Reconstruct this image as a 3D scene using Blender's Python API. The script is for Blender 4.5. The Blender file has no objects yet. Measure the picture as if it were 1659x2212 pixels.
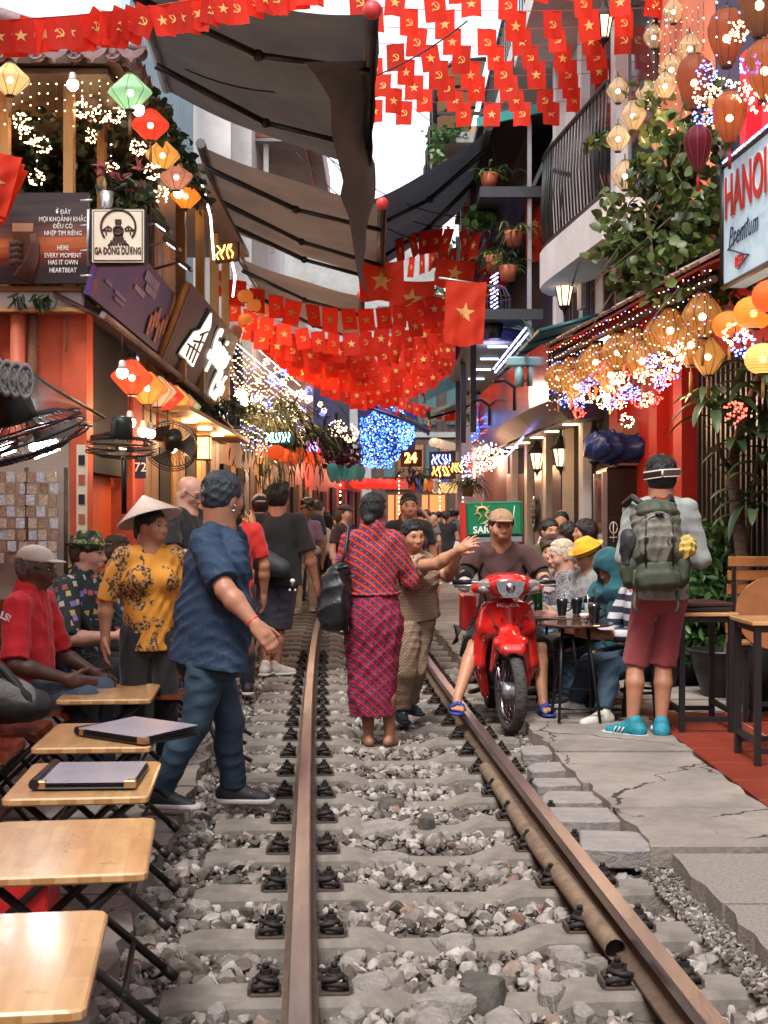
import bpy,bmesh,math,random
import numpy as np
from mathutils import Vector,Matrix
R=math.radians
SC=bpy.context.scene
COL=SC.collection
random.seed(7)
RNG=np.random.default_rng(7)
#  camera, sky, sun, exposure
EYE=1.5
F=2916.0
def P(x,y,Y):
 return Vector(((x-829.5)*Y/F,Y,EYE+(1119.0-y)*Y/F))
cam_d=bpy.data.cameras.new('camera')
cam=bpy.data.objects.new('camera',cam_d);COL.objects.link(cam)
cam.location=(0,0,EYE);cam.rotation_euler=(R(90),0,0)
cam_d.sensor_fit='VERTICAL';cam_d.sensor_height=36;cam_d.lens=F/2212*36
cam_d.shift_y=13/2212;cam_d.clip_start=.05;cam_d.clip_end=800
cam_d.dof.use_dof=True;cam_d.dof.focus_distance=8.6;cam_d.dof.aperture_fstop=9
SC.camera=cam
world=bpy.data.worlds.new('World');SC.world=world;world.use_nodes=True
wn=world.node_tree
bg=wn.nodes['Background']
sky=wn.nodes.new('ShaderNodeTexSky');sky.sky_type='NISHITA';sky.sun_disc=False
SUN_EL,SUN_ROT=R(58),R(200)
sky.sun_elevation=SUN_EL;sky.sun_rotation=SUN_ROT
sky.air_density=1.0;sky.dust_density=1.6;sky.ozone_density=.6
hs=wn.nodes.new('ShaderNodeHueSaturation');hs.inputs['Saturation'].default_value=.22
wn.links.new(sky.outputs[0],hs.inputs['Color']);wn.links.new(hs.outputs[0],bg.inputs['Color'])
bg.inputs['Strength'].default_value=.15
sl=bpy.data.lights.new('sun','SUN');sl.energy=1.5;sl.angle=R(18);sl.color=(1,.96,.9)
sun=bpy.data.objects.new('sun',sl);COL.objects.link(sun)
sun.rotation_euler=(R(90)-SUN_EL,0,R(180)-SUN_ROT)
SC.view_settings.view_transform='Standard';SC.view_settings.look='None'
SC.view_settings.gamma=1;SC.view_settings.use_curve_mapping=False
SC.view_settings.exposure=1.5
cy=SC.cycles
cy.use_denoising=True;cy.sample_clamp_indirect=4;cy.max_bounces=6
cy.transparent_max_bounces=10;cy.caustics_reflective=False;cy.caustics_refractive=False
#  materials
MATS={}
def nd(nt,typ,ins=None,**props):
 n=nt.nodes.new(typ)
 for k,v in props.items():setattr(n,k,v)
 for k,v in (ins or {}).items():
  s=n.inputs[k]
  if isinstance(v,bpy.types.NodeSocket):nt.links.new(v,s)
  else:s.default_value=v
 return n
def mth(nt,op,a,b=0.0,c=None):
 ins={0:a,1:b}
 if c is not None:ins[2]=c
 return nd(nt,'ShaderNodeMath',ins,operation=op).outputs[0]
def mixc(nt,fac,a,b,mode='MIX'):
 n=nt.nodes.new('ShaderNodeMix');n.data_type='RGBA';n.blend_type=mode
 for s,v in ((n.inputs[0],fac),(n.inputs[6],a),(n.inputs[7],b)):
  if isinstance(v,bpy.types.NodeSocket):nt.links.new(v,s)
  else:s.default_value=v if not isinstance(v,tuple) else (*v[:3],1)
 return n.outputs[2]
def ramp(nt,fac,stops,interp='LINEAR'):
 n=nt.nodes.new('ShaderNodeValToRGB');nt.links.new(fac,n.inputs[0])
 e=n.color_ramp;e.interpolation=interp
 while len(e.elements)<len(stops):e.elements.new(.5)
 for el,(p,c) in zip(e.elements,stops):el.position=p;el.color=(*c[:3],1)
 return n.outputs[0]
def base_mat(name):
 m=bpy.data.materials.new(name);m.use_nodes=True
 nt=m.node_tree
 return m,nt,nt.nodes['Principled BSDF'],nd(nt,'ShaderNodeTexCoord').outputs['Object']
def M(name,col,rough=.6,metal=0,var=.12,vs=6,bump=0,bs=40,em=None,es=0,rnd=0,coat=0,trl=0,
  alpha=1,spec=.4,stretch=None,col2=None,dirt=0,sheen=0):
 if name in MATS:return MATS[name]
 m,nt,b,co=base_mat(name)
 if stretch:co=nd(nt,'ShaderNodeMapping',{0:co,3:stretch}).outputs[0]
 c=tuple(col)
 if var or col2:
  nz=nd(nt,'ShaderNodeTexNoise',{'Vector':co,'Scale':vs,'Detail':6,'Roughness':.65}).outputs[0]
  f=mth(nt,'MULTIPLY_ADD',nz,2.4,-.7)
  nt.nodes[-1].use_clamp=True
  lo=tuple(x*(1-var) for x in c);hi=col2 or tuple(min(1,x*(1+var)) for x in c)
  cs=mixc(nt,f,lo,hi)
 else:
  rgb=nt.nodes.new('ShaderNodeRGB');rgb.outputs[0].default_value=(*c,1);cs=rgb.outputs[0]
 if dirt:
  n2=nd(nt,'ShaderNodeTexNoise',{'Vector':co,'Scale':vs*.37+.4,'Detail':8,'Roughness':.7}).outputs[0]
  f2=mth(nt,'MULTIPLY_ADD',n2,5,-2.4);nt.nodes[-1].use_clamp=True
  cs=mixc(nt,mth(nt,'MULTIPLY',f2,dirt),cs,tuple(x*.42+.008 for x in c))
 if rnd:
  oi=nd(nt,'ShaderNodeObjectInfo').outputs['Random']
  v=mth(nt,'MULTIPLY_ADD',oi,2*rnd,1-rnd)
  cs=nd(nt,'ShaderNodeHueSaturation',{'Value':v,'Color':cs}).outputs[0]
 nt.links.new(cs,b.inputs['Base Color'])
 b.inputs['Roughness'].default_value=rough;b.inputs['Metallic'].default_value=metal
 b.inputs['Specular IOR Level'].default_value=spec
 if coat:b.inputs['Coat Weight'].default_value=coat;b.inputs['Coat Roughness'].default_value=.12
 if sheen:b.inputs['Sheen Weight'].default_value=sheen
 if bump:
  n3=nd(nt,'ShaderNodeTexNoise',{'Vector':co,'Scale':bs,'Detail':5,'Roughness':.6}).outputs[0]
  bn=nd(nt,'ShaderNodeBump',{'Height':n3,'Strength':bump,'Distance':.02}).outputs[0]
  nt.links.new(bn,b.inputs['Normal'])
 if es:
  b.inputs['Emission Color'].default_value=(*(em or c),1);b.inputs['Emission Strength'].default_value=es
 out=nt.nodes['Material Output'];sh=b.outputs[0]
 if trl:
  t=nt.nodes.new('ShaderNodeBsdfTranslucent');nt.links.new(cs,t.inputs[0])
  mx=nt.nodes.new('ShaderNodeMixShader');mx.inputs[0].default_value=trl
  nt.links.new(sh,mx.inputs[1]);nt.links.new(t.outputs[0],mx.inputs[2]);sh=mx.outputs[0]
 if alpha<1:
  t=nt.nodes.new('ShaderNodeBsdfTransparent')
  mx=nt.nodes.new('ShaderNodeMixShader');mx.inputs[0].default_value=alpha
  nt.links.new(t.outputs[0],mx.inputs[1]);nt.links.new(sh,mx.inputs[2]);sh=mx.outputs[0]
 nt.links.new(sh,out.inputs[0])
 MATS[name]=m
 return m
def glow(name,col,s,sample=False):
 if name in MATS:return MATS[name]
 m,nt,b,co=base_mat(name)
 b.inputs['Base Color'].default_value=(*[x*.8 for x in col],1)
 b.inputs['Emission Color'].default_value=(*col,1);b.inputs['Emission Strength'].default_value=s
 if not sample:m.cycles.emission_sampling='NONE'
 MATS[name]=m
 return m
#  mesh building
def rotm(rx=0,ry=0,rz=0):
 return Matrix.Rotation(rz,3,'Z') @ Matrix.Rotation(ry,3,'Y') @ Matrix.Rotation(rx,3,'X')
class MB:
 def __init__(s):s.v=[];s.f=[];s.m=[];s.sm=[]
 def add(s,vs,fs,mi=0,smooth=False):
  o=len(s.v);s.v+=[tuple(v) for v in vs]
  for f in fs:s.f.append([i+o for i in f]);s.m.append(mi);s.sm.append(smooth)
  return s
 def box(s,c,d,rot=None,mi=0,bev=0):
  x,y,z=d[0]/2,d[1]/2,d[2]/2
  if bev:
   b=min(bev,x*.9,y*.9,z*.9);vs=[]
   for sz in (-1,1):
    for (px,py,pz) in ((x-b,y-b,z),(x,y,z-b)) if sz==1 else ((x,y,z-b),(x-b,y-b,z)):
     for sx,sy in ((-1,-1),(1,-1),(1,1),(-1,1)):vs.append(Vector((sx*px,sy*py,sz*pz)))
   rings=[vs[4:8],vs[0:4],vs[12:16],vs[8:12]]
   vs=[v for r in rings for v in r]
   fs=[[3,2,1,0],[12,13,14,15]]
   for k in range(3):
    for j in range(4):
     a=k*4;fs.append([a+j,a+(j+1)%4,a+4+(j+1)%4,a+4+j])
  else:
   vs=[Vector((a,b,cc)) for cc in (-z,z) for a,b in ((-x,-y),(x,-y),(x,y),(-x,y))]
   fs=[[3,2,1,0],[4,5,6,7],[0,1,5,4],[1,2,6,5],[2,3,7,6],[3,0,4,7]]
  if rot is not None:vs=[rot @ v for v in vs]
  c=Vector(c)
  return s.add([v+c for v in vs],fs,mi)
 def tube(s,pts,r,n=8,mi=0,cap=True,smooth=True):
  pts=[Vector(p) for p in pts];k=len(pts)
  rs=r if isinstance(r,(list,tuple)) else [r]*k
  vs=[];prev=None
  for i,p in enumerate(pts):
   t=(pts[min(i+1,k-1)]-pts[max(i-1,0)])
   t=t.normalized() if t.length>1e-9 else Vector((0,0,1))
   if prev is None:
    a=Vector((0,0,1)) if abs(t.z)<.9 else Vector((1,0,0))
    u=t.cross(a).normalized()
   else:
    u=(prev-t*prev.dot(t));u=u.normalized() if u.length>1e-6 else t.orthogonal().normalized()
   prev=u;w=t.cross(u)
   for j in range(n):
    g=2*math.pi*j/n
    vs.append(p+(u*math.cos(g)+w*math.sin(g))*rs[i])
  fs=[[i*n+j,i*n+(j+1)%n,(i+1)*n+(j+1)%n,(i+1)*n+j] for i in range(k-1) for j in range(n)]
  s.add(vs,fs,mi,smooth)
  if cap:
   o=len(s.v)-len(vs)
   s.f.append([o+j for j in range(n)][::-1]);s.f.append([o+(k-1)*n+j for j in range(n)])
   s.m+=[mi,mi];s.sm+=[False,False]
  return s
 def lathe(s,prof,n=16,c=(0,0,0),rot=None,mi=0,smooth=True,cap=False):
  c=Vector(c);vs=[]
  for r,z in prof:
   for j in range(n):
    a=2*math.pi*j/n;v=Vector((r*math.cos(a),r*math.sin(a),z))
    vs.append((rot @ v if rot is not None else v)+c)
  k=len(prof)
  fs=[[i*n+j,i*n+(j+1)%n,(i+1)*n+(j+1)%n,(i+1)*n+j] for i in range(k-1) for j in range(n)]
  if cap:fs+=[[j for j in range(n)][::-1],[(k-1)*n+j for j in range(n)]]
  return s.add(vs,fs,mi,smooth)
 def prism(s,poly,h,mat=None,mi=0,bev=0):
  n=len(poly);mat=mat or Matrix.Identity(4)
  vs=[mat @ Vector((x,y,0)) for x,y in poly]+[mat @ Vector((x,y,h)) for x,y in poly]
  fs=[list(range(n))[::-1],[n+i for i in range(n)]]+[[i,(i+1)%n,n+(i+1)%n,n+i] for i in range(n)]
  return s.add(vs,fs,mi)
 def quad(s,a,b,c,d,mi=0):return s.add([a,b,c,d],[[0,1,2,3]],mi)
 def slab(s,a,b,c,d,t,mi=0):
  a,b,c,d=map(Vector,(a,b,c,d));n=(b-a).cross(d-a).normalized()*t
  return s.add([a,b,c,d,a-n,b-n,c-n,d-n],
      [[0,1,2,3],[7,6,5,4],[0,4,5,1],[1,5,6,2],[2,6,7,3],[3,7,4,0]],mi)
 def ball(s,c,r,n=8,mi=0):
  r=(r,r,r) if not isinstance(r,(tuple,list)) else r;c=Vector(c);k=max(3,n // 2);vs=[];
  for i in range(1,k):
   t=math.pi*i/k
   for j in range(n):
    a=2*math.pi*j/n
    vs.append(c+Vector((r[0]*math.sin(t)*math.cos(a),r[1]*math.sin(t)*math.sin(a),r[2]*math.cos(t))))
  vs+=[c+Vector((0,0,r[2])),c-Vector((0,0,r[2]))];L=len(vs)
  fs=[[i*n+(j+1)%n,i*n+j,(i+1)*n+j,(i+1)*n+(j+1)%n] for i in range(k-2) for j in range(n)]
  fs+=[[L-2,j,(j+1)%n] for j in range(n)]+[[L-1,(k-2)*n+(j+1)%n,(k-2)*n+j] for j in range(n)]
  return s.add(vs,fs,mi,True)
 def mesh(s,name,mats):
  me=bpy.data.meshes.new(name);me.from_pydata(s.v,[],s.f)
  for m in (mats if isinstance(mats,(list,tuple)) else [mats]):me.materials.append(m)
  if any(s.m):me.polygons.foreach_set('material_index',s.m)
  me.polygons.foreach_set('use_smooth',s.sm)
  me.update();return me
 def build(s,name,mats,parent=None,loc=None):
  return link(name,s.mesh(name,mats),parent,loc)
def link(name,me,parent=None,loc=None):
 o=bpy.data.objects.new(name,me);COL.objects.link(o)
 if parent is not None:o.parent=parent
 if loc is not None:o.location=loc
 return o
def tag(o,label=None,cat=None,group=None,kind=None):
 if label:o['label']=label
 if cat:o['category']=cat
 if group:o['group']=group
 if kind:o['kind']=kind
 return o
def thing(name,label,cat,loc=(0,0,0),rz=0,group=None):
 o=bpy.data.objects.new(name,None);COL.objects.link(o);o.location=loc;o.rotation_euler=(0,0,rz)
 o.empty_display_size=.1
 return tag(o,label,cat,group)
def dup(o,loc=None,rz=None,label=None,parent=None,top=True,scale=None):
 c=o.copy();COL.objects.link(c)
 if parent is not None:c.parent=parent
 if top:
  if loc is not None:c.location=loc
  if rz is not None:c.rotation_euler=(0,0,rz)
  if label:c['label']=label
  if scale:c.scale=(scale,)*3 if not isinstance(scale,(tuple,list)) else scale
 for ch in [x for x in o.children]:dup(ch,parent=c,top=False)
 return c
def np_obj(name,V,Fq,mats,parent=None,smooth=True,mi=None,loc=None):
 me=bpy.data.meshes.new(name);V=np.asarray(V,np.float32);Fq=np.asarray(Fq,np.int32);k=Fq.shape[1]
 me.vertices.add(len(V));me.vertices.foreach_set('co',V.ravel())
 me.loops.add(Fq.size);me.loops.foreach_set('vertex_index',Fq.ravel())
 me.polygons.add(len(Fq));me.polygons.foreach_set('loop_start',np.arange(0,Fq.size,k,dtype=np.int32))
 me.polygons.foreach_set('use_smooth',np.full(len(Fq),smooth))
 for m in (mats if isinstance(mats,(list,tuple)) else [mats]):me.materials.append(m)
 if mi is not None:me.polygons.foreach_set('material_index',np.asarray(mi,np.int32))
 me.update(calc_edges=True)
 return link(name,me,parent,loc)
def text_mesh(txt,size,depth,bold=0,shear=0,align='CENTER',res=3,space=1):
 cu=bpy.data.curves.new('t','FONT');cu.body=txt;cu.size=size;cu.extrude=depth/2;cu.offset=bold*size
 cu.shear=shear;cu.align_x=align;cu.align_y='CENTER';cu.resolution_u=res;cu.space_character=space
 o=bpy.data.objects.new('t',cu);COL.objects.link(o)
 dg=bpy.context.evaluated_depsgraph_get()
 me=bpy.data.meshes.new_from_object(o.evaluated_get(dg));bpy.data.objects.remove(o)
 return me
def text(name,txt,size,mat,parent,o,xdir,up,depth=.004,off=0,wscale=1,**kw):
 me=text_mesh(txt.replace('Đ','D'),size,depth,**kw)
 if 'Đ' in txt:
  ext=lambda q:(lambda c:(min(c),max(c)))([v.co.x for v in q.vertices]);lo,hi=ext(me);k2=dict(kw,align='LEFT');wd=lambda q:(lambda e:e[1]-e[0])(ext(text_mesh(q,size,depth,**k2)));dw=wd('D');bm=bmesh.new();bm.from_mesh(me)
  yc=.5*(min(v.co.y for v in me.vertices)+max(v.co.y for v in me.vertices)) if txt.isascii() else sorted(v.co.y for v in text_mesh('H',size,depth,**k2).vertices)[0]+size*.36
  for i,ch in enumerate(txt):
   if ch=='Đ':
    x0=lo+wd(txt[:i+1].replace('Đ','D'))-dw;r=bmesh.ops.create_cube(bm,size=1);bmesh.ops.scale(bm,verts=r['verts'],vec=(size*.36,size*.1,depth*1.1));bmesh.ops.translate(bm,verts=r['verts'],vec=(x0+size*.06,yc,0))
  bm.to_mesh(me);bm.free()
 x=Vector(xdir).normalized();u=Vector(up);u=(u-x*u.dot(x)).normalized();n=x.cross(u)
 A=Matrix(((x.x*wscale,u.x,n.x,o[0]+n.x*off),(x.y*wscale,u.y,n.y,o[1]+n.y*off),(x.z*wscale,u.z,n.z,o[2]+n.z*off),(0,0,0,1)))
 me.transform(A);me.materials.clear();me.materials.append(mat)
 return link(name,me,parent)
def frame4(o,x,y):
 x=Vector(x).normalized();y=Vector(y);y=(y-x*y.dot(x)).normalized();z=x.cross(y)
 return Matrix(((x.x,y.x,z.x,o[0]),(x.y,y.y,z.y,o[1]),(x.z,y.z,z.z,o[2]),(0,0,0,1)))
ORD='first second third fourth fifth sixth seventh eighth ninth tenth eleventh twelfth thirteenth fourteenth fifteenth sixteenth seventeenth eighteenth nineteenth twentieth'.split()
ORD+=['twenty '+x for x in ORD[:9]]+['thirtieth']+['thirty '+x for x in ORD[:9]]+['fortieth']+['forty '+x for x in ORD[:9]]+['fiftieth']
#  sculpting: smooth union of shapes > one continuous surface
class Sculpt:
 def __init__(s):s.p=[]
 def cap(s,a,b,ra,rb=None,k=.02,clip=None,op='u'):
  s.p.append(('c',np.array(a,float),np.array(b,float),ra,ra if rb is None else rb,k,clip,op));return s
 def ell(s,c,r,rot=None,k=.02,clip=None,op='u'):
  s.p.append(('e',np.array(c,float),np.array(r,float),None if rot is None else np.array(rot,float),0,k,clip,op));return s
 def field(s,xs,ys,zs,infl=0):
  Fd=np.full((len(xs),len(ys),len(zs)),.5,np.float32)
  for kind,a,b,ra,rb,k,clip,op in s.p:
   if kind=='c':lo=np.minimum(a-ra,b-rb);hi=np.maximum(a+ra,b+rb)
   else:
    m=b.max();lo=a-m;hi=a+m
   g=max(k,.01)+abs(infl)+.02;sl=[]
   for q,l,h in zip((xs,ys,zs),lo-g,hi+g):
    i0=np.searchsorted(q,l);i1=np.searchsorted(q,h);sl.append((max(0,i0-1),min(len(q),i1+1)))
   if any(j-i<2 for i,j in sl):continue
   X=xs[sl[0][0]:sl[0][1],None,None];Y=ys[None,sl[1][0]:sl[1][1],None];Z=zs[None,None,sl[2][0]:sl[2][1]]
   if kind=='c':
    ab=b-a;L2=max(ab @ ab,1e-9)
    t=np.clip(((X-a[0])*ab[0]+(Y-a[1])*ab[1]+(Z-a[2])*ab[2])/L2,0,1)
    d=np.sqrt((X-a[0]-t*ab[0])**2+(Y-a[1]-t*ab[1])**2+(Z-a[2]-t*ab[2])**2)-(ra+(rb-ra)*t)
   else:
    x,y,z=X-a[0],Y-a[1],Z-a[2]
    if ra is not None:x,y,z=(ra[0,0]*x+ra[1,0]*y+ra[2,0]*z,ra[0,1]*x+ra[1,1]*y+ra[2,1]*z,ra[0,2]*x+ra[1,2]*y+ra[2,2]*z)
    q=np.sqrt((x/b[0])**2+(y/b[1])**2+(z/b[2])**2);q2=np.sqrt((x/b[0]**2)**2+(y/b[1]**2)**2+(z/b[2]**2)**2)+1e-6
    d=q*(q-1)/q2
   d=d-infl
   for o,n in (clip or ()):
    o=np.array(o);n=np.array(n,float);n=n/np.linalg.norm(n)
    d=np.maximum(d,(X-o[0])*n[0]+(Y-o[1])*n[1]+(Z-o[2])*n[2])
   A=Fd[sl[0][0]:sl[0][1],sl[1][0]:sl[1][1],sl[2][0]:sl[2][1]]
   if op=='u':
    h=np.maximum(k-np.abs(A-d),0)/k;A[...]=np.minimum(A,d)-h*h*k*.25
   else:
    d=-d;h=np.maximum(k-np.abs(A-d),0)/k;A[...]=np.maximum(A,d)+h*h*k*.25
  return Fd
 def bounds(s,g):
  lo=np.full(3,1e9);hi=-lo
  for kind,a,b,ra,rb,k,clip,op in s.p:
   if op != 'u':continue
   if kind=='c':l,h=np.minimum(a-ra,b-rb),np.maximum(a+ra,b+rb)
   else:l,h=a-b.max(),a+b.max()
   lo=np.minimum(lo,l);hi=np.maximum(hi,h)
  return lo-g,hi+g
 def build(s,name,mat,parent,vox=.008,folds=0,fseed=1,cuts=(),ff=1,infl=0,fdir=None):
  lo,hi=s.bounds(.03+infl)
  xs,ys,zs=(np.arange(l,h+vox,vox) for l,h in zip(lo,hi))
  Fd=s.field(xs,ys,zs,infl)
  X,Y,Z=xs[:,None,None],ys[None,:,None],zs[None,None,:]
  if folds:
   rg=np.random.default_rng(fseed);acc=0
   for w in range(6):
    kk=rg.normal(size=3)*np.array((1,1,.75)) ;kk=kk/np.linalg.norm(kk)*(2*math.pi/rg.uniform(.05,.2))*ff
    if fdir is not None:kk=kk*np.array(fdir)
    k2=rg.normal(size=3)*9
    ph=X*kk[0]+Y*kk[1]+Z*kk[2]+rg.uniform(0,6)+1.5*np.sin(X*k2[0]+Y*k2[1]+Z*k2[2])
    mod=.5+.5*np.sin(X*k2[1]*.8+Y*k2[2]*.8+Z*k2[0]*.8+w)
    acc=acc+(np.abs(np.sin(ph*.5))-1)*mod
   Fd=Fd+(folds*acc*.6).astype(np.float32)
  for o,n in cuts:
   n=np.array(n,float);n /= np.linalg.norm(n)
   Fd=np.maximum(Fd,((X-o[0])*n[0]+(Y-o[1])*n[1]+(Z-o[2])*n[2]).astype(np.float32))
  V,Q=surface_nets(Fd,xs,ys,zs)
  return np_obj(name,V,Q,mat,parent)
def surface_nets(Fd,xs,ys,zs):
 Fd[0]=Fd[-1]=.1;Fd[:,0]=Fd[:,-1]=.1;Fd[:,:,0]=Fd[:,:,-1]=.1
 ins=Fd<0;nx,ny,nz=Fd.shape
 cnt=np.zeros((nx-1,ny-1,nz-1),np.int8);offs=[(i,j,k) for i in (0,1) for j in (0,1) for k in (0,1)]
 for i,j,k in offs:cnt+=ins[i:nx-1+i,j:ny-1+j,k:nz-1+k]
 act=(cnt>0) & (cnt<8);I,J,K=np.nonzero(act)
 idx=np.full(act.shape,-1,np.int32);idx[I,J,K]=np.arange(len(I))
 vals=[Fd[I+i,J+j,K+k] for i,j,k in offs]
 pos=[np.stack((xs[I+i],ys[J+j],zs[K+k]),1) for i,j,k in offs]
 acc=np.zeros((len(I),3));num=np.zeros(len(I))
 for a in range(8):
  for b in range(a+1,8):
   if sum(x != y for x,y in zip(offs[a],offs[b])) != 1:continue
   cr=(vals[a]<0) != (vals[b]<0)
   if not cr.any():continue
   t=vals[a][cr]/(vals[a][cr]-vals[b][cr])
   acc[cr]+=pos[a][cr]+t[:,None]*(pos[b][cr]-pos[a][cr]);num[cr]+=1
 V=acc/np.maximum(num,1)[:,None];Q=[]
 for ax in range(3):
  A=ins[:-1] if ax==0 else ins[:,:-1] if ax==1 else ins[:,:,:-1]
  B=ins[1:] if ax==0 else ins[:,1:] if ax==1 else ins[:,:,1:]
  ch=A != B;e=np.nonzero(ch);i,j,k=e;s=A[e]
  u,w=[(1,2),(2,0),(0,1)][ax];o=[i,j,k]
  ok=(o[u]>0) & (o[w]>0)
  def cell(du,dw):
   q=[x.copy() for x in o];q[u]=q[u]-du;q[w]=q[w]-dw
   return q
  lim=act.shape
  for d in (0,1,2):ok &= o[d]<lim[d] if d==ax else (o[d] <= lim[d]-1)
  o=[x[ok] for x in o];s=s[ok]
  c=[idx[tuple(cell(du,dw))] for du,dw in ((1,1),(0,1),(0,0),(1,0))]
  q=np.stack(c,1);q[~s]=q[~s][:,::-1];Q.append(q)
 Q=np.concatenate(Q);Q=Q[(Q >= 0).all(1)]
 return V,Q
#  setting: ground, track bed, pavements
GREY=M('concrete',(.185,.162,.14),.88,var=.35,vs=6,bump=.2,bs=60,dirt=.65)
PAVE=M('old_pavement',(.22,.19,.165),.85,var=.3,vs=2.6,bump=.5,bs=45,dirt=.55)
def crack(m,sc=1.1):
 nt=m.node_tree;b=nt.nodes['Principled BSDF'];src=b.inputs['Base Color'].links[0].from_socket;co=nd(nt,'ShaderNodeTexCoord').outputs['Object']
 nz=nd(nt,'ShaderNodeTexNoise',{'Vector':co,'Scale':3,'Detail':5}).outputs['Color'];v=nd(nt,'ShaderNodeVectorMath',{0:co,1:nd(nt,'ShaderNodeVectorMath',{0:nz,3:.45},operation='SCALE').outputs[0]},operation='ADD').outputs[0]
 d=nd(nt,'ShaderNodeTexVoronoi',{'Vector':v,'Scale':sc},feature='DISTANCE_TO_EDGE').outputs['Distance'];w=nd(nt,'ShaderNodeTexNoise',{'Vector':co,'Scale':1.3}).outputs[0]
 k=mth(nt,'LESS_THAN',d,mth(nt,'MAXIMUM',mth(nt,'MULTIPLY_ADD',w,.06,-.022),.0));nt.links.new(mixc(nt,k,src,(.03,.026,.022)),b.inputs['Base Color'])
 bn=nd(nt,'ShaderNodeBump',{'Height':mth(nt,'SUBTRACT',1.0,k),'Strength':1.0,'Distance':.03}).outputs[0];old=b.inputs['Normal'].links[0].from_node;nt.links.new(bn,old.inputs['Normal'])
crack(PAVE)
STEEL=M('rail_steel',(.27,.23,.215),.28,metal=.75,var=.3,vs=9,stretch=(1,.15,1),bump=.1)
RUST=M('rusty_rail_side',(.11,.072,.05),.8,metal=.2,var=.35,vs=14,bump=.3,bs=60)
PLATE=M('rusty_plate',(.06,.044,.034),.8,var=.4,vs=20,bump=.3,bs=60)
IRON=M('black_iron',(.03,.025,.023),.6,metal=.4,var=.4,vs=20,bump=.3,bs=90)
BLACK=M('black_paint',(.012,.012,.013),.4,var=.2)
cen_y=np.array([2,3.6,5,7,9.7,13,19,22,30,40,55.]);cen_x=np.array([.42,.335,.28,.155,.0,-.15,-.33,-.38,-.3,.5,2.6])
_pf=np.polyfit(cen_y,cen_x,5)
def cx(y):return float(np.polyval(_pf,y))
def cdir(y):
 d=Vector((cx(y+.1)-cx(y-.1),.2,0));return d.normalized()
def gravel_mat(name,a,b,c):
 m,nt,bs,co=base_mat(name)
 g=nd(nt,'ShaderNodeNewGeometry').outputs['Random Per Island']
 k=ramp(nt,g,[(0,tuple(x*.55 for x in a)),(.18,a),(.45,b),(.74,c),(.9,(.44,.41,.39)),(.97,(.22,.13,.085)),(1,(.08,.075,.07))])
 nz=nd(nt,'ShaderNodeTexNoise',{'Vector':co,'Scale':26,'Detail':6}).outputs[0]
 k=mixc(nt,.55,k,ramp(nt,nz,[(.3,(.2,.19,.18)),(.7,(.95,.93,.9))]),'MULTIPLY')
 nt.links.new(k,bs.inputs['Base Color']);bs.inputs['Roughness'].default_value=.85
 bn=nd(nt,'ShaderNodeBump',{'Height':nd(nt,'ShaderNodeTexNoise',{'Vector':co,'Scale':60,'Detail':4}).outputs[0],'Strength':.4,'Distance':.01}).outputs[0]
 nt.links.new(bn,bs.inputs['Normal'])
 return m
STONE=gravel_mat('ballast_stone',(.15,.125,.108),(.255,.225,.20),(.385,.35,.325))
PEB=gravel_mat('pebble',(.12,.105,.09),(.19,.17,.15),(.30,.275,.255))
gm,gnt,gb,gco=base_mat('gap_shade_ground')
v1=nd(gnt,'ShaderNodeTexVoronoi',{'Vector':gco,'Scale':38})
gk=mixc(gnt,.5,ramp(gnt,v1.outputs['Color'],[(0,(.05,.043,.036)),(1,(.20,.175,.155))]),(.07,.058,.048))  # bed colour kept dark, shade painted into the gaps between stones
gnt.links.new(gk,gb.inputs['Base Color']);gb.inputs['Roughness'].default_value=.95
gnt.links.new(nd(gnt,'ShaderNodeBump',{'Height':v1.outputs['Distance'],'Strength':.8,'Distance':.03}).outputs[0],gb.inputs['Normal'])
g=MB();g.quad((-300,-50,-.16),(300,-50,-.16),(300,700,-.16),(-300,700,-.16))
tag(g.build('ground',M('earth',(.12,.10,.08),.95)),kind='structure')
b=MB();ys=np.arange(-1,62,.5)
for y in ys:
 a0,a1=cx(max(y,1.5)),cx(max(y+.5,1.5));b.quad((a0-1.5,y,-.075),(a0+1.7,y,-.075),(a1+1.7,y+.5,-.075),(a1-1.5,y+.5,-.075))
tag(b.build('ballast_bed',gm),kind='structure')
GAU=.562
SLEEP_Y=[3.11+.6*i for i in range(40)]
def sleeper_mesh():
 m=MB();st=[(-1,0),(-.93,0),(-.32,0),(-.2,-.045),(.2,-.045),(.32,0),(.93,0),(1,0)]
 vs=[]
 for x,z in st:
  i=.02 if abs(x)==1 else 0
  vs+=[(x,-.115,-.2),(x,-.095,z-.02-i),(x,-.082,z-i),(x,.082,z-i),(x,.095,z-.02-i),(x,.115,-.2)]
 fs=[[k*6+j,(k+1)*6+j,(k+1)*6+j+1,k*6+j+1] for k in range(7) for j in range(5)]
 m.add(vs,[f[::-1] for f in fs]+[[0,1,2,3,4,5],[47,46,45,44,43,42]])
 return m.mesh('concrete_sleeper',GREY)
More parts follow.
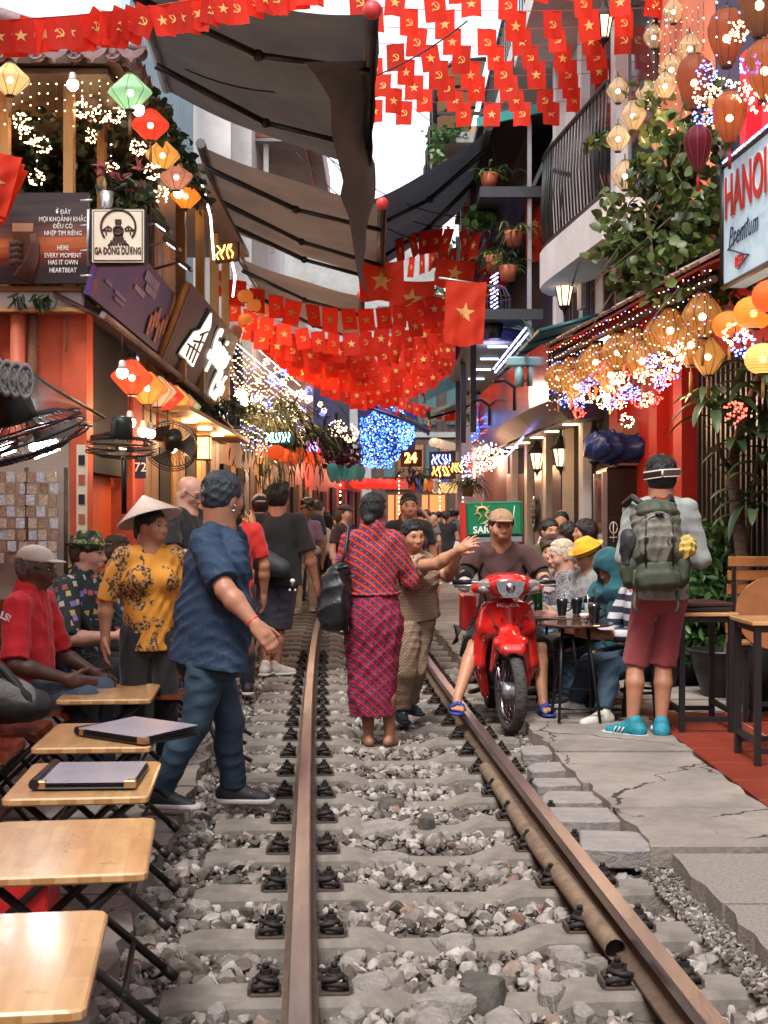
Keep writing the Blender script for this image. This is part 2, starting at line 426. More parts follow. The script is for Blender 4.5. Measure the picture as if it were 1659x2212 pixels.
def clip_meshes():
 p=MB();p.box((0,0,.008),(.13,.15,.016),bev=.004);p.box((.07,0,.02),(.014,.12,.04))
 s=MB()
 for k in (-1,1):
  s.tube([(-.045,k*.02,.03),(-.03,k*.055,.05),(.015,k*.07,.055),(.05,k*.055,.04),(.045,k*.02,.03)],.015,6)
 s.tube([(-.055,-.06,.07),(0,-.072,.08),(.035,0,.072),(0,.072,.08),(-.055,.06,.07)],.014,6)
 t=MB();t.lathe([(.038,.078),(.038,.086)],10,cap=True);t.lathe([(.028,.086),(.028,.112)],6,cap=True,smooth=False);t.lathe([(.015,.112),(.015,.134),(.012,.137)],8,cap=True)
 return p.mesh('rail_clip',PLATE),s.mesh('spring',IRON),t.mesh('bolt',IRON)
SM,(CM,CS,CB)=sleeper_mesh(),clip_meshes()
SLAB_Z={}
for i,y in enumerate(SLEEP_Y):
 d=cdir(y);rz=math.atan2(-d.x,d.y)
 o=link('concrete_sleeper',SM,loc=(cx(y),y,random.uniform(-.006,.006)));o.rotation_euler=(0,0,rz+random.uniform(-.01,.01))
 tag(o,(ORD[i]+' grey concrete sleeper from the bottom edge of the picture' if i<14 else 'far grey concrete sleeper glimpsed between the walking people'),'sleeper','concrete sleepers of the track')
 for rx in (-GAU,GAU):
  for sd in (-1,1):
   c=link('rail_clip',CM,o,(rx+sd*.108,0,-.002));c.scale=(.74,.7,.68)
   c.rotation_euler=(0,0,0 if sd>0 else math.pi)
   if y<15:
    link('spring',CS,c);link('bolt',CB,c)
def rail(off,label):
 t=thing('rail',label,'rail',(0,0,0))
 head=[(-.034,.102),(-.034,.13),(-.028,.14),(.028,.14),(.034,.13),(.034,.102)]
 web=[(-.055,.012),(-.055,.022),(-.012,.038),(-.009,.1),(.009,.1),(.012,.038),(.055,.022),(.055,.012)]
 for nm,pr,mt in (('rail_head',head,STEEL),('rail_web',web,RUST)):
  m=MB();vs=[];yy=[1.5]+list(np.arange(2,45,.4));n=len(pr)
  for y in yy:
   d=cdir(y);sx=Vector((d.y,-d.x,0));c=Vector((cx(y),y,0))+sx*off
   vs+=[c+sx*px+Vector((0,0,pz)) for px,pz in pr]
  fs=[[k*n+j,(k+1)*n+j,(k+1)*n+(j+1)%n,k*n+(j+1)%n] for k in range(len(yy)-1) for j in range(n)]
  m.add(vs,[f[::-1] for f in fs]+[[j for j in range(n)],[(len(yy)-1)*n+j for j in range(n)][::-1]]);m.build(nm,mt,t)
 return t
rail(-GAU,'worn steel rail on the side of the wooden tables');rail(GAU,'brown steel rail beside the rusty pipe and motorbike')
t=thing('pipe','rusty open ended pipe lying inside the rail by the motorbike side','pipe')
m=MB();pts=[P(x,y,F*(EYE-.045)/(y-1119)) for x,y in ((1330,2052),(1290,2000),(1235,1925),(1180,1855),(1130,1785),(1075,1700),(1048,1660))]
m.tube(pts,.036,12,cap=False);m.build('pipe_wall',M('rusty_pipe',(.17,.115,.075),.75,var=.4,vs=18,bump=.4,bs=70),t)
d=(pts[1]-pts[0]).normalized();m=MB();m.lathe([(.034,0),(.001,.0)],12,pts[0]+d*.04,frame4((0,0,0),d.orthogonal(),d.cross(d.orthogonal())).to_3x3());m.build('bore',BLACK,t)
def rock_protos(n,npts,seed):
 out=[];rg=random.Random(seed)
 for _ in range(n):
  bm=bmesh.new()
  for k in range(npts):
   v=Vector((rg.gauss(0,1),rg.gauss(0,1),rg.gauss(0,1))).normalized()*rg.uniform(.75,1.05)
   bm.verts.new((v.x,v.y*rg.uniform(.75,1),v.z*.72))
  r=bmesh.ops.convex_hull(bm,input=bm.verts)
  bmesh.ops.delete(bm,geom=[e for e in r['geom_interior'] if isinstance(e,bmesh.types.BMVert)],context='VERTS')
  bmesh.ops.triangulate(bm,faces=bm.faces);bm.verts.index_update()
  out.append((np.array([v.co for v in bm.verts]),np.array([[v.index for v in f.verts] for f in bm.faces])));bm.free()
 return out
PRO=rock_protos(14,22,3);PRO2=rock_protos(8,9,5)
def clear_of_sleepers(x,y,r):
 dx=x-np.polyval(_pf,y)
 i=np.clip(np.round((y-SLEEP_Y[0])/.6),0,len(SLEEP_Y)-1);dy=np.abs(y-(SLEEP_Y[0]+.6*i))
 onsl=(dy<.09+r*.8) & (np.abs(dx)<1.0+r)
 onrail=(np.abs(np.abs(dx)-GAU)<.06+r*.9)
 return ~(onsl | onrail)
def scatter(name,protos,n,xr,yr,rr,z0,mat,reject=True,yexp=1.0,power=1.6):
 y=yr[0]+(yr[1]-yr[0])*RNG.random(n)**yexp;x=np.polyval(_pf,y)+RNG.uniform(xr[0],xr[1],n)
 r=rr[0]+(rr[1]-rr[0])*RNG.random(n)**power
 if reject:ok=clear_of_sleepers(x,y,r);x,y,r=x[ok],y[ok],r[ok]
 Vs,Fs=[],[];o=0
 for k in range(len(x)):
  v,f=protos[RNG.integers(len(protos))]
  q=RNG.normal(size=4);q /= np.linalg.norm(q);a,b,c,d=q
  if RNG.random()<.6:b *= .3;c *= .3;nn=math.sqrt(a*a+b*b+c*c+d*d);a,b,c,d=a/nn,b/nn,c/nn,d/nn
  Rm=np.array([[1-2*(c*c+d*d),2*(b*c-a*d),2*(b*d+a*c)],[2*(b*c+a*d),1-2*(b*b+d*d),2*(c*d-a*b)],[2*(b*d-a*c),2*(c*d+a*b),1-2*(b*b+c*c)]])
  Vs.append((v*r[k]) @ Rm.T+(x[k],y[k],z0+r[k]*.35+RNG.uniform(-.004,.012)));Fs.append(f+o);o+=len(v)
 return tag(np_obj(name,np.concatenate(Vs),np.concatenate(Fs),mat,smooth=False),kind='stuff')
scatter('ballast',PRO,12000,(-1.25,1.15),(3.2,15),(.018,.047),-.062,STONE,yexp=1.25)
scatter('coarse_ballast',PRO,420,(-1.2,1.1),(3.2,13),(.04,.075),-.08,STONE,yexp=1.2,power=2.6)
scatter('ballast_grit',PRO2,26000,(-1.25,1.45),(3.2,17),(.006,.019),-.058,PEB,yexp=1.3)
scatter('far_ballast',PRO2,5000,(-1.2,1.3),(14,30),(.02,.045),-.06,STONE)
m=MB()
for k in range(24):
 y0,y1=3.2+k*.4,3.6+k*.4;a0,a1=cx(y0),cx(y1);m.quad((a0+.74,y0,-.07),(a0+1.12,y0,.045),(a1+1.12,y1,.045),(a1+.74,y1,-.07))
tag(m.build('gravel_shoulder',gm),kind='structure')
scatter('trackside_grit',PRO2,9000,(.86,1.08),(3.6,10),(.006,.02),-.0,PEB,reject=False)
def big_stone(x,y,w,dpt,h,z,kind,rz=0,seed=0):
 rg=random.Random(seed);bm=bmesh.new();n=11
 for k in range(n):
  a=2*math.pi*k/n+rg.uniform(-.28,.28);rr=rg.uniform(.6,1.1)
  for s_,zz in ((1,rg.uniform(-.5,-.2)),(rg.uniform(.7,.97),rg.uniform(.2,.5))):
   bm.verts.new((w/2*rr*s_*math.cos(a),dpt/2*rr*s_*math.sin(a),zz*h))
 r=bmesh.ops.convex_hull(bm,input=bm.verts)
 bmesh.ops.delete(bm,geom=[e for e in r['geom_interior'] if isinstance(e,bmesh.types.BMVert)],context='VERTS')
 bmesh.ops.dissolve_limit(bm,angle_limit=.12,verts=bm.verts,edges=bm.edges)
 bmesh.ops.bevel(bm,geom=list(bm.edges),offset=min(.006,h*.15),segments=1,affect='EDGES')
 me=bpy.data.meshes.new('rock');bm.to_mesh(me);bm.free();me.materials.append(kind)
 o=link('rock',me,loc=(x,y,z+h*.3));o.rotation_euler=(rg.uniform(-.06,.06),rg.uniform(-.06,.06),rz);return o
LS=M('pale_limestone',(.225,.205,.19),.85,var=.4,vs=12,bump=.9,bs=30,dirt=.6);DS=M('dark_stone',(.075,.068,.06),.85,var=.35,vs=12,bump=.6,bs=35);SS=M('stone_slab',(.235,.21,.20),.82,var=.25,vs=7,bump=.6,bs=40,dirt=.5)
rocks=[
 (825,1768,150,.2,.05,LS,'broad flat pale stone between the sleepers in the middle of the track'),(835,1830,120,.2,.06,LS,'wedge shaped pale slab with a broken corner between the sleepers'),
 (920,1757,42,.14,.09,DS,'round dark cobble on the pale ballast'),(845,1715,62,.13,.06,DS,'reddish dark flat stone behind the broad pale one'),
 (1040,2115,130,.2,.1,DS,'large brown rounded boulder between the rails'),(960,2135,175,.2,.08,LS,'long pale flat stone in front of the brown boulder'),
 (800,2105,115,.2,.09,LS,'tan angular stone beside the bolted rail'),(1090,2185,150,.24,.08,LS,'wide light grey stone near the bottom between the rails'),
 (930,2190,100,.18,.1,LS,'blocky grey stone with a flat top near the bottom'),(985,2010,105,.15,.06,LS,'pale oblong stone between two sleepers'),
 (1230,2045,110,.22,.07,LS,'slanting grey slab by the open end of the rusty pipe'),(500,1878,60,.12,.05,DS,'dark flat stone between sleepers by the folding tables'),
 (680,1580,45,.14,.08,LS,'square pale stone beside the rail near the sandals'),(1260,2160,60,.12,.07,LS,'grey stone next to the last rail clip'),
 (760,2165,70,.14,.08,LS,'rough stone half under the steel rail'),(1190,2120,75,.16,.07,LS,'brown grey stone leaning by the rail foot'),
 (560,1912,48,.1,.06,LS,'white stone on the ballast left of the rail'),(445,2100,52,.12,.06,LS,'grey stone in front of a sleeper end by the tables'),
 (470,2160,60,.12,.07,LS,'pale stone at the near sleeper end by the tables'),(1075,1845,40,.1,.06,LS,'small brown stone resting on a sleeper hump')]
for i,(x,y,w,dp,h,mt,lb) in enumerate(rocks):
 Y=F*(EYE-.02)/(y-1119);p=P(x,y,Y);o=big_stone(p.x,p.y,w*Y/F,dp*1.3,h,-.05,mt,0,i);tag(o,lb,'rock','large loose stones on the ballast')
slabs=[(1190,1628,128,.2,'farthest of the flat stepping slabs, by the motorbike wheel'),(1210,1667,130,.2,'second stepping slab from the motorbike beside the rail'),(1215,1702,130,.17,'narrow stepping slab in the middle of the slab row'),
   (1248,1738,150,.2,'light stepping slab lapped by its nearer neighbour'),(1255,1778,165,.26,'largest lozenge shaped stepping slab beside the rail'),(1330,1838,158,.26,'nearest stepping slab, thick with a ragged front edge')]
for i,(x,y,w,dp,lb) in enumerate(slabs):
 Y=F*(EYE-.04)/(y-1119);p=P(x,y,Y);wd=w*Y/F/2;rg=random.Random(i+40)
 bm=bmesh.new();poly=[(-wd,-dp*.5),(-wd*.3,-dp*.54),(wd*.5,-dp*.5),(wd,-dp*.44),(wd*.97,dp*.2),(wd*.8,dp*.5),(-wd*.8,dp*.52),(-wd*1.03,dp*.1)]
 vs=[bm.verts.new((a+rg.uniform(-.02,.02),b_*1.15+rg.uniform(-.015,.015),0)) for a,b_ in poly];f=bm.faces.new(vs)
 e=bmesh.ops.extrude_face_region(bm,geom=[f]);bmesh.ops.translate(bm,verts=[v for v in e['geom'] if isinstance(v,bmesh.types.BMVert)],vec=(0,0,.085))
 bmesh.ops.recalc_face_normals(bm,faces=bm.faces);bmesh.ops.bevel(bm,geom=list(bm.edges),offset=.008,segments=1,affect='EDGES')
 me=bpy.data.meshes.new('stone_slab');bm.to_mesh(me);bm.free();me.materials.append(SS)
 o=link('stone_slab',me,loc=(p.x,p.y,-.015+.004*i));o.rotation_euler=(rg.uniform(-.02,.03),rg.uniform(-.03,.03),rg.uniform(-.06,.1));tag(o,lb,'stone slab','stepping slabs along the rail')
def strip(name,left,right,ys,z,mat,jit=0,thick=.16,gaps=None):
 """pavement between two edge functions, split in slabs that are parts of it"""
 root=bpy.data.objects.new(name,None);COL.objects.link(root);root['kind']='structure'
 for i in range(len(ys)-1):
  y0,y1=ys[i]+.008,ys[i+1]-.008;rg=random.Random(i*7+len(name))
  n=6;lo=[(left(y0+(y1-y0)*k/n)+rg.uniform(-jit,jit),y0+(y1-y0)*k/n) for k in range(n+1)]
  ro=[(right(y0+(y1-y0)*k/n)+rg.uniform(-jit,jit),y0+(y1-y0)*k/n) for k in range(n+1)]
  m=MB();m.prism(lo[::-1]+ro,thick,Matrix.Translation((0,0,z-thick+rg.uniform(-.006,.006))))
  m.build('paving_slab',mat,root)
 return root
strip('left_pavement',lambda y:cx(y)-4.2,lambda y:cx(y)-1.19,[0,3.3,4.4,5.3,6.0,6.65,7.2,8.0,8.9,9.8,11,12.4,14,16,18.5,22,27,34,44],.02,PAVE,.03)
for y in ():
 pass
strip('right_pavement',lambda y:(cx(y)+.93 if y>5.7 else cx(y)+1.02),lambda y:1.85 if y<9.7 else 3.6,[5.72,6.5,7.15,8.1,8.7,9.3,9.7,10.4,11.2,12,13,14.2,15.6,17.2,19,21,24,28,34,44],.10,PAVE,.022,.2)
strip('near_right_pavement',lambda y:cx(y)+.98,lambda y:1.85,[1,4.25,4.95,5.7],.08,M('pebbly_concrete',(.215,.19,.17),.9,var=.3,vs=60,bump=.7,bs=90),.02,.2)
TILE=M('red_tile',(.20,.032,.018),.35,var=.25,vs=5,rnd=.14,dirt=.3,bump=.08)
root=bpy.data.objects.new('tiled_floor',None);COL.objects.link(root);root['kind']='structure'
m=MB();m.box((3.35,6.6,.02),(2.98,6.2,.16));m.build('grout',M('pale_grout',(.42,.30,.24),.9),root)
tm=MB();tm.box((0,0,0),(.586,.486,.02),bev=.002);tm=tm.mesh('floor_tile',TILE)
for i in range(5):
 for j in range(12):link('floor_tile',tm,root,(2.15+.6*i,3.98+.5*j-.05,.096))
#  buildings along the street
ORANGE=M('orange_plaster',(.50,.085,.035),.75,var=.2,vs=3,dirt=.3,bump=.12)
REDW=M('red_paint',(.42,.022,.012),.55,var=.2,vs=3,dirt=.2)
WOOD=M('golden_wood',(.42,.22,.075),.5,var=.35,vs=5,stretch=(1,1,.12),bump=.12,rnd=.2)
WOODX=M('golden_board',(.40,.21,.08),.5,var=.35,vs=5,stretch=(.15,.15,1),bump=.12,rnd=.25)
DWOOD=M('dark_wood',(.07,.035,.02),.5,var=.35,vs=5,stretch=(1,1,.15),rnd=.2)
WHITEW=M('white_render',(.62,.58,.57),.8,var=.1,vs=2,dirt=.35)
CONC=M('weathered_concrete',(.27,.265,.26),.9,var=.2,vs=1.2,dirt=.5)
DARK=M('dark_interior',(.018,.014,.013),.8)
GLASS=M('dark_glass',(.02,.024,.028),.08,spec=.8,var=0)
BROWN=M('brown_corrugated',(.10,.05,.038),.5,var=.2)
TILEV=M('mauve_roof_tile',(.20,.125,.125),.6,var=.3,vs=14,bump=.2,rnd=.12)
SHING=M('wood_shingle',(.23,.15,.12),.8,var=.35,vs=20,rnd=.25)
METAL=M('galvanised_metal',(.45,.46,.48),.35,metal=.8,var=.15)
CHROME=M('polished_steel',(.34,.31,.37),.14,metal=1,var=.05)
TEAL=M('teal_sheet',(.012,.16,.17),.35,var=.2)
NAVY=M('navy_wall',(.02,.02,.08),.6)
WARM=glow('warm_lamp',(1,.78,.45),4,True)
BULB=glow('lamp_bulb',(1,.86,.62),14)
FAIRY_W=glow('warm_fairy_light',(1,.66,.34),4.5);FAIRY_B=glow('blue_fairy_light',(.10,.14,1),6);FAIRY_R=glow('red_fairy_light',(1,.05,.03),4)
COOL=glow('cool_tube',(.85,.92,1),7,True)
def box_thing(name,label,cat,x0,x1,y0,y1,z0,z1,mat,group=None):
 m=MB();m.box(((x0+x1)/2,(y0+y1)/2,(z0+z1)/2),(abs(x1-x0),abs(y1-y0),z1-z0));return tag(m.build(name,mat),label,cat,group)
def part(name,c,d,mat,parent,rot=None,bev=0):
 m=MB();m.box(c,d,rot,bev=bev);return m.build(name,mat,parent)
class Wall:
 def __init__(s,t,a,b,z0,z1,mat,th=.15,name='wall'):
  s.t=t;s.a=Vector((*a,0));s.b=Vector((*b,0));s.u=(s.b-s.a).normalized();s.n=Vector((-s.u.y,s.u.x,0))
  if s.n.x*s.a.x>.01:s.n=-s.n
  s.L=(s.b-s.a).length
  s.z0=z0;s.rot=Matrix((s.u,s.n,Vector((0,0,1)))).transposed()
  if mat:s.box(name,s.L/2,(z0+z1)/2,s.L,z1-z0,mat,th,-th/2)
 def pt(s,u,z,o=0):return s.a+s.u*u+s.n*o+Vector((0,0,z))
 def box(s,name,u,z,w,h,mat,d=.05,o=.0,parent=None,bev=0):
  m=MB();m.box(s.pt(u,z,o),(w,d,h),s.rot,bev=bev);return m.build(name,mat,parent or s.t)
 def window(s,u,z,w,h,frame=DWOOD,glass=GLASS,bars=1):
  f=MB()
  for du in (-w/2,w/2):f.box(s.pt(u+du,z,.03),(.07,.08,h+.07),s.rot)
  for dz in (-h/2,h/2):f.box(s.pt(u,z+dz,.03),(w-.07,.075,.07),s.rot)
  for k in range(bars):f.box(s.pt(u-w/2+w*(k+1)/(bars+1),z,.025),(.05,.06,h-.07),s.rot)
  o=f.build('window',frame,s.t);s.box('pane',u,z,w-.05,h-.05,glass,.012,.012,o);return o
XL_y=np.array([8,11.2,15,20,25,30,36,45]);XL_x=np.array([-2.42,-2.5,-2.62,-2.62,-2.45,-2.15,-1.65,-.75])
XR_y=np.array([6,10.2,13,16,22,30,38,50]);XR_x=np.array([3.45,3.05,2.72,2.38,2.17,2.15,2.7,4.0])
def XL(y):return float(np.interp(y,XL_y,XL_x))
def XR(y):return float(np.interp(y,XR_y,XR_x))
t=thing('corner_building','orange plastered corner house on the left under the beer poster','building')
w=Wall(t,(-6,11.2),(-2.47,11.2),0,3.2,None)
part('wall',(-4.3,11.3,1.6),(3.66,.2,3.2),ORANGE,t)
part('corner_pier',(-2.56,11.29,1.6),(.2,.24,3.2),ORANGE,t)
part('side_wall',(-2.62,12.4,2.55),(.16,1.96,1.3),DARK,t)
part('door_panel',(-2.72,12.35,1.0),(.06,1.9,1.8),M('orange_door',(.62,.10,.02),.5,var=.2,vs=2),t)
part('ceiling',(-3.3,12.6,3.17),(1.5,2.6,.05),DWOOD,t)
part('back_wall',(-3.2,13.5,1.55),(1.4,.15,3.1),ORANGE,t)
part('red_pier',(-2.63,13.85,1.55),(.24,.6,3.1),REDW,t)
m=MB();m.tube([(-3.02,11.14,.1),(-3.02,11.14,3.2)],.065,12);m.build('drain_pipe',M('orange_pipe',(.50,.12,.06),.5),t)
m=MB();m.tube([(-3.25,11.13,.1),(-3.25,11.13,3.2)],.07,12);m.build('drain_pipe',M('grey_pipe',(.22,.25,.27),.5),t)
m=MB();m.tube([(-2.92,11.17,1.7),(-2.91,11.16,2.5),(-2.9,11.17,3.2)],[.03,.05,.04],8);m.build('mortar_seam',M('rough_mortar',(.20,.09,.05),.95,bump=1,bs=30),t)
m=MB();m.tube([P(145,680,11.1),P(145,745,11.1),P(143,760,11.08)],.008,6);m.build('hook',RUST,t)
m=MB();m.box(P(303,1010,13.55)+Vector((0,0,0)),(.12,.02,.22));n=m.build('house_number',M('blue_enamel',(.02,.03,.10),.3),t)
text('digits','72',.13,M('white_letter',(.75,.75,.72),.5),n,P(303,1010,13.535),(1,0,0),(0,0,1))
t=thing('terrace','timber framed upper terrace with leafy back wall and hanging lights','terrace')
part('white_fascia',(-4.4,11.12,3.29),(3.84,.1,.13),WHITEW,t)
for z in (3.205,3.375):part('fascia_board',(-4.4,11.1,z),(3.86,.16,.035),WOODX,t)
part('floor',(-4.3,13.2,3.38),(3.4,3.8,.06),DWOOD,t)
for x,xx in ((150,.13),(220,.11),(8,.16)):
 p=P(x,300,11.35 if x != 220 else 12.2);part('post',(p.x,p.y,4.35),(xx*.62,.1,1.9),WOOD,t)
part('post',(-2.6,15,4.2),(.12,.12,2.4),WOOD,t)
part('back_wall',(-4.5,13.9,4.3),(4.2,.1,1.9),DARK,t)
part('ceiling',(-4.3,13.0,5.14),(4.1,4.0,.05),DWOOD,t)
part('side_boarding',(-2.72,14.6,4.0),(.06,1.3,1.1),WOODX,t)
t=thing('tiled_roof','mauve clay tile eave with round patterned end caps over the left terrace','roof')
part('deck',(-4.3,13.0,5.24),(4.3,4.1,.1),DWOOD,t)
bar=MB()
for k in range(9):
 a=math.pi*k/8
cap=MB();cap.lathe([(.001,0),(.03,.012),(.034,0),(.055,.0),(.058,.016),(.075,.016),(.077,-.05)],14,rot=rotm(rx=R(90)));
for k in range(6):cap.box((.043*math.cos(k*math.pi/3),-.012,.043*math.sin(k*math.pi/3)),(.014,.012,.014))
cap=cap.mesh('end_cap',TILEV)
tb=MB();tb.tube([(0,-.02,0),(0,1.2,.4)],.072,12,cap=False);tb=tb.mesh('barrel_tile',TILEV)
pn=MB();pp=[(-.12,.04),(-.09,-.01),(-.06,-.035),(-.02,-.05),(0,-.085),(.02,-.05),(.06,-.035),(.09,-.01),(.12,.04)]
pn.prism(pp+[(.12,.055),(.0,.0),(-.12,.055)],.02,frame4((0,0,0),(1,0,0),(0,0,1)));pn=pn.mesh('drip_tile',TILEV)
x0=P(10,185,10.9).x
for k in range(10):
 x=x0-.35+k*.262*1.2*.98
 if x>-2.0:continue
 p=(x,10.86,5.25);link('barrel_tile',tb,t,p);link('end_cap',cap,t,(p[0],p[1]-.02,p[2]));link('drip_tile',pn,t,(p[0]+.155,p[1]-.03,p[2]-.02))
for k in range(17):
 y=11.05+k*.25;z=5.24-.012*k
 o=link('end_cap',cap,t,(-2.03,y,z));o.rotation_euler=(0,0,R(90))
 o=link('drip_tile',pn,t,(-2.02,y+.125,z));o.rotation_euler=(0,0,R(90))
 o=link('barrel_tile',tb,t,(-2.04,y,z));o.rotation_euler=(0,0,R(90))
t=thing('corrugated_eave','brown ribbed shade roof running under the banners on the left','roof')
m=MB();pts=[(11.0,3.12),(13,3.09),(16.6,3.03),(20.4,2.84)]
for (ya,za),(yb,zb) in zip(pts,pts[1:]):
 n=int((yb-ya)/.11)
 for k in range(n):
  y=ya+(yb-ya)*k/n;z=za+(zb-za)*k/n
  m.slab((-2.27,y,z),(-2.27,y+.06,z),(-2.7,y+.06,z+.22),(-2.7,y,z+.22),.012)
  m.slab((-2.27,y+.06,z+.02),(-2.27,y+.11,z+.02),(-2.7,y+.11,z+.24),(-2.7,y+.06,z+.24),.012)
m.build('ribbed_sheet',BROWN,t)
m=MB();m.slab((-2.26,11.0,3.17),(-2.26,16.6,3.08),(-2.3,16.6,3.1),(-2.3,11.0,3.19),.05);m.build('edge_strip',M('pale_edge',(.3,.24,.22),.7),t)
t=thing('wooden_cafe','timber clad cafe front with open shutters behind the small lanterns','building')
w=Wall(t,(XL(14.2),14.2),(XL(21),21),0,3.0,DWOOD)
for k in range(13):
 u=.25+k*.5
 if k in (2,3,6,7,10):continue
 w.box('board',u,1.5,.44,2.9,WOOD,.04,.04)
for k in (2.5,6.5,10):w.box('door',.25+k*.5,1.2,.8 if k<10 else .42,2.2,DARK,.05,.03)
w.box('beam',3.4,2.75,6.8,.2,WOODX,.12,.1)
for k in range(3):
 m=MB();p=w.pt(1.6+k*1.3,2.62,.32);m.lathe([(.09,0),(.09,.02)],12,p,cap=True);m.build('downlight',WARM,t)
part('canopy',(-2.42,17.6,2.68),(.7,6.4,.05),WOODX,t)
for k in range(7):part('upper_board',(-2.64,14.9+k*.42,3.9),(.06,.38,1.9),WOOD,t)
for y in (15.3,16.9,18.3,19.6):part('post',(-2.3,y,4.2),(.11,.11,2.3),WOOD,t)
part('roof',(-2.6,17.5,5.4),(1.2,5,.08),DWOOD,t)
for a,bb in ((P(432,380,15.4),P(462,560,16.6)),(P(500,560,17),P(503,640,18))):
 lb_t='upper' if a.y<16 else 'lower'
 m=MB();m.tube([a,(a+bb)/2+Vector((.04,0,.03)),bb],.013,6);tag(m.build('led_tube',glow('led_strip',(.95,.95,1),3)),lb_t+' white curved tube light on the timber frame','tube light','tube lights on the timber frame')
t=thing('wall_lamp','yellow box lamp on the timber cafe wall behind the bald man','lamp')
p=P(441,968,17.5);m=MB();m.box(p,(.16,.16,.27));m.build('lamp_shade',glow('amber_panel',(1,.5,.12),2.2),t)
m=MB();
for dx in (-.08,.08):
 for dy in (-.08,.08):m.box(p+Vector((dx,dy,0)),(.015,.015,.3))
m.box(p+Vector((0,0,.15)),(.2,.2,.02));m.box(p-Vector((0,0,.15)),(.2,.2,.02));m.build('frame',DWOOD,t)
LT=M('shop_timber',(.20,.09,.04),.6,var=.3,rnd=.3);LM=M('shop_ochre',(.30,.15,.06),.7,var=.2)
PAINTF=None
def far_shop(name,label,y0,y1,side,z1,mat,door=LM,up=None,zup=6):
 t=thing(name,label,'building');X=XL if side<0 else XR
 a,b_=((X(y0),y0),(X(y1),y1));w=Wall(t,a,b_,0,z1,mat)
 if up:w.box('upper_wall',w.L/2,(z1+zup)/2,w.L,zup-z1,up,.15,-.5)
 return t,w
t,w=far_shop('shopfront','dark shop with brown doors under orange paper lanterns',21.02,25,-1,3.1,LT)
for k,mt in enumerate((DARK,M('brown_door',(.26,.11,.04),.6),DARK,M('grey_door',(.12,.14,.14),.4),LT)):w.box('door',.45+k*.78,1.2,.62,2.3,mt,.06,.04)
t,w=far_shop('shopfront','shop front with a dark wall painting of yellow flowers',25.02,30,-1,3.0,LM)
fm,fnt,fb,fco=base_mat('flower_painting');vv=nd(fnt,'ShaderNodeTexVoronoi',{'Vector':fco,'Scale':4.5});k=ramp(fnt,vv.outputs['Distance'],[(0,(.5,.3,.02)),(.28,(.42,.24,.04)),(.36,(.03,.03,.02)),(1,(.02,.03,.02))]);fnt.links.new(k,fb.inputs['Base Color'])
w.box('painting',2.0,1.5,2.2,2.1,fm,.05,.05);
for k in (.5,3.6,4.6):w.box('door',k,1.2,.6,2.2,DARK if k>1 else WOOD,.06,.04)
t,w=far_shop('shopfront','red fronted shop with small framed pictures behind the capped woman',30.02,37,-1,3.2,REDW)
for k in range(4):w.box('doorway',.8+k*1.7,1.1,.8,2.2,DARK,.06,.04)
for k in range(6):w.box('picture',1.65+(k // 3)*1.7,1.1+(k%3)*.5,.5,.36,LM,.03,.04)
t,w=far_shop('shopfront','dark navy house front carrying the big blue light net',37.02,46,-1,3.4,REDW,up=NAVY,zup=6.4)
for k in range(4):w.box('doorway',1+k*2.1,1.2,1.0,2.3,DARK,.06,.04)
t=thing('red_house','red painted house front behind the backpacker with a folding metal gate','building')
w=Wall(t,(XR(14.6),14.6),(XR(12.3),12.3),0,3.6,REDW);w.box('pier',.2,1.8,.3,3.6,REDW,.12,.06);w.box('pier',1.55,1.8,.25,3.6,REDW,.12,.06)
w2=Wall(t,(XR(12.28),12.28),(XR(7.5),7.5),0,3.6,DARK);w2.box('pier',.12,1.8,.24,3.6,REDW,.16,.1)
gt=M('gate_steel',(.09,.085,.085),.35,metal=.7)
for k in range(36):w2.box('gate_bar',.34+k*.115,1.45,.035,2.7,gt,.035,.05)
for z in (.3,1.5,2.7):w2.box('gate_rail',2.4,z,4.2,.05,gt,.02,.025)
w2.box('lintel',2.4,3.1,4.6,.5,REDW,.1,.05)
w3=Wall(t,(XR(11.7),11.7),(XR(7.5),7.5),3.62,9,M('navy_slats',(.03,.035,.09),.5),name='upper_wall')
w4=Wall(t,(XR(13.55),13.55),(XR(11.72),11.72),3.62,9,M('salmon_wall',(.58,.17,.10),.75,var=.15,vs=3),name='upper_wall')
t=thing('shingle_eave','red tiled eave with ragged shingle edge above the lantern row on the right','roof')
def ev(y):return 2.2-.115*(y-10.2)
m=MB();m.slab((ev(9.6),9.6,3.28),(ev(14.25),14.25,3.26),(XR(14.25),14.25,3.62),(XR(9.6),9.6,3.66),.02);m.build('deck',M('red_underside',(.30,.035,.02),.7),t)
sh=MB();sh.slab((0,-.03,-.01),(0,.085,-.01),(.34,.085,.15),(.34,-.03,.15),.022);sh=sh.mesh('shingle',SHING)
for k in range(43):
 y=9.6+k*.11
 for r_ in range(2):
  o=link('shingle',sh,t,(ev(y)-.03+r_*.26,y,3.315+r_*.115));o.rotation_euler=(random.uniform(-.1,.25),random.uniform(-.05,.05),R(6.5)+random.uniform(-.05,.05))
for k in range(12):
 y=9.7+k*.4;m=MB();m.slab((ev(y)+.04,y,3.25),(ev(y)+.04,y+.06,3.25),(XR(y),y+.06,3.58),(XR(y),y,3.58),.05);m.build('rafter',M('red_rafter',(.26,.03,.02),.6),t)
m=MB();m.tube([(ev(9.6)+.08,9.6,3.2),(ev(14.2)+.08,14.2,3.19)],.03,8);m.build('gutter_beam',DWOOD,t)
t=thing('lamp_shop','shop front with brown doors, pale piers and three iron wall lanterns','building')
w=Wall(t,(XR(23.5),23.5),(XR(16),16),0,2.75,DARK);w_=Wall(t,(XR(16),16),(XR(14.62),14.62),0,2.75,DARK)
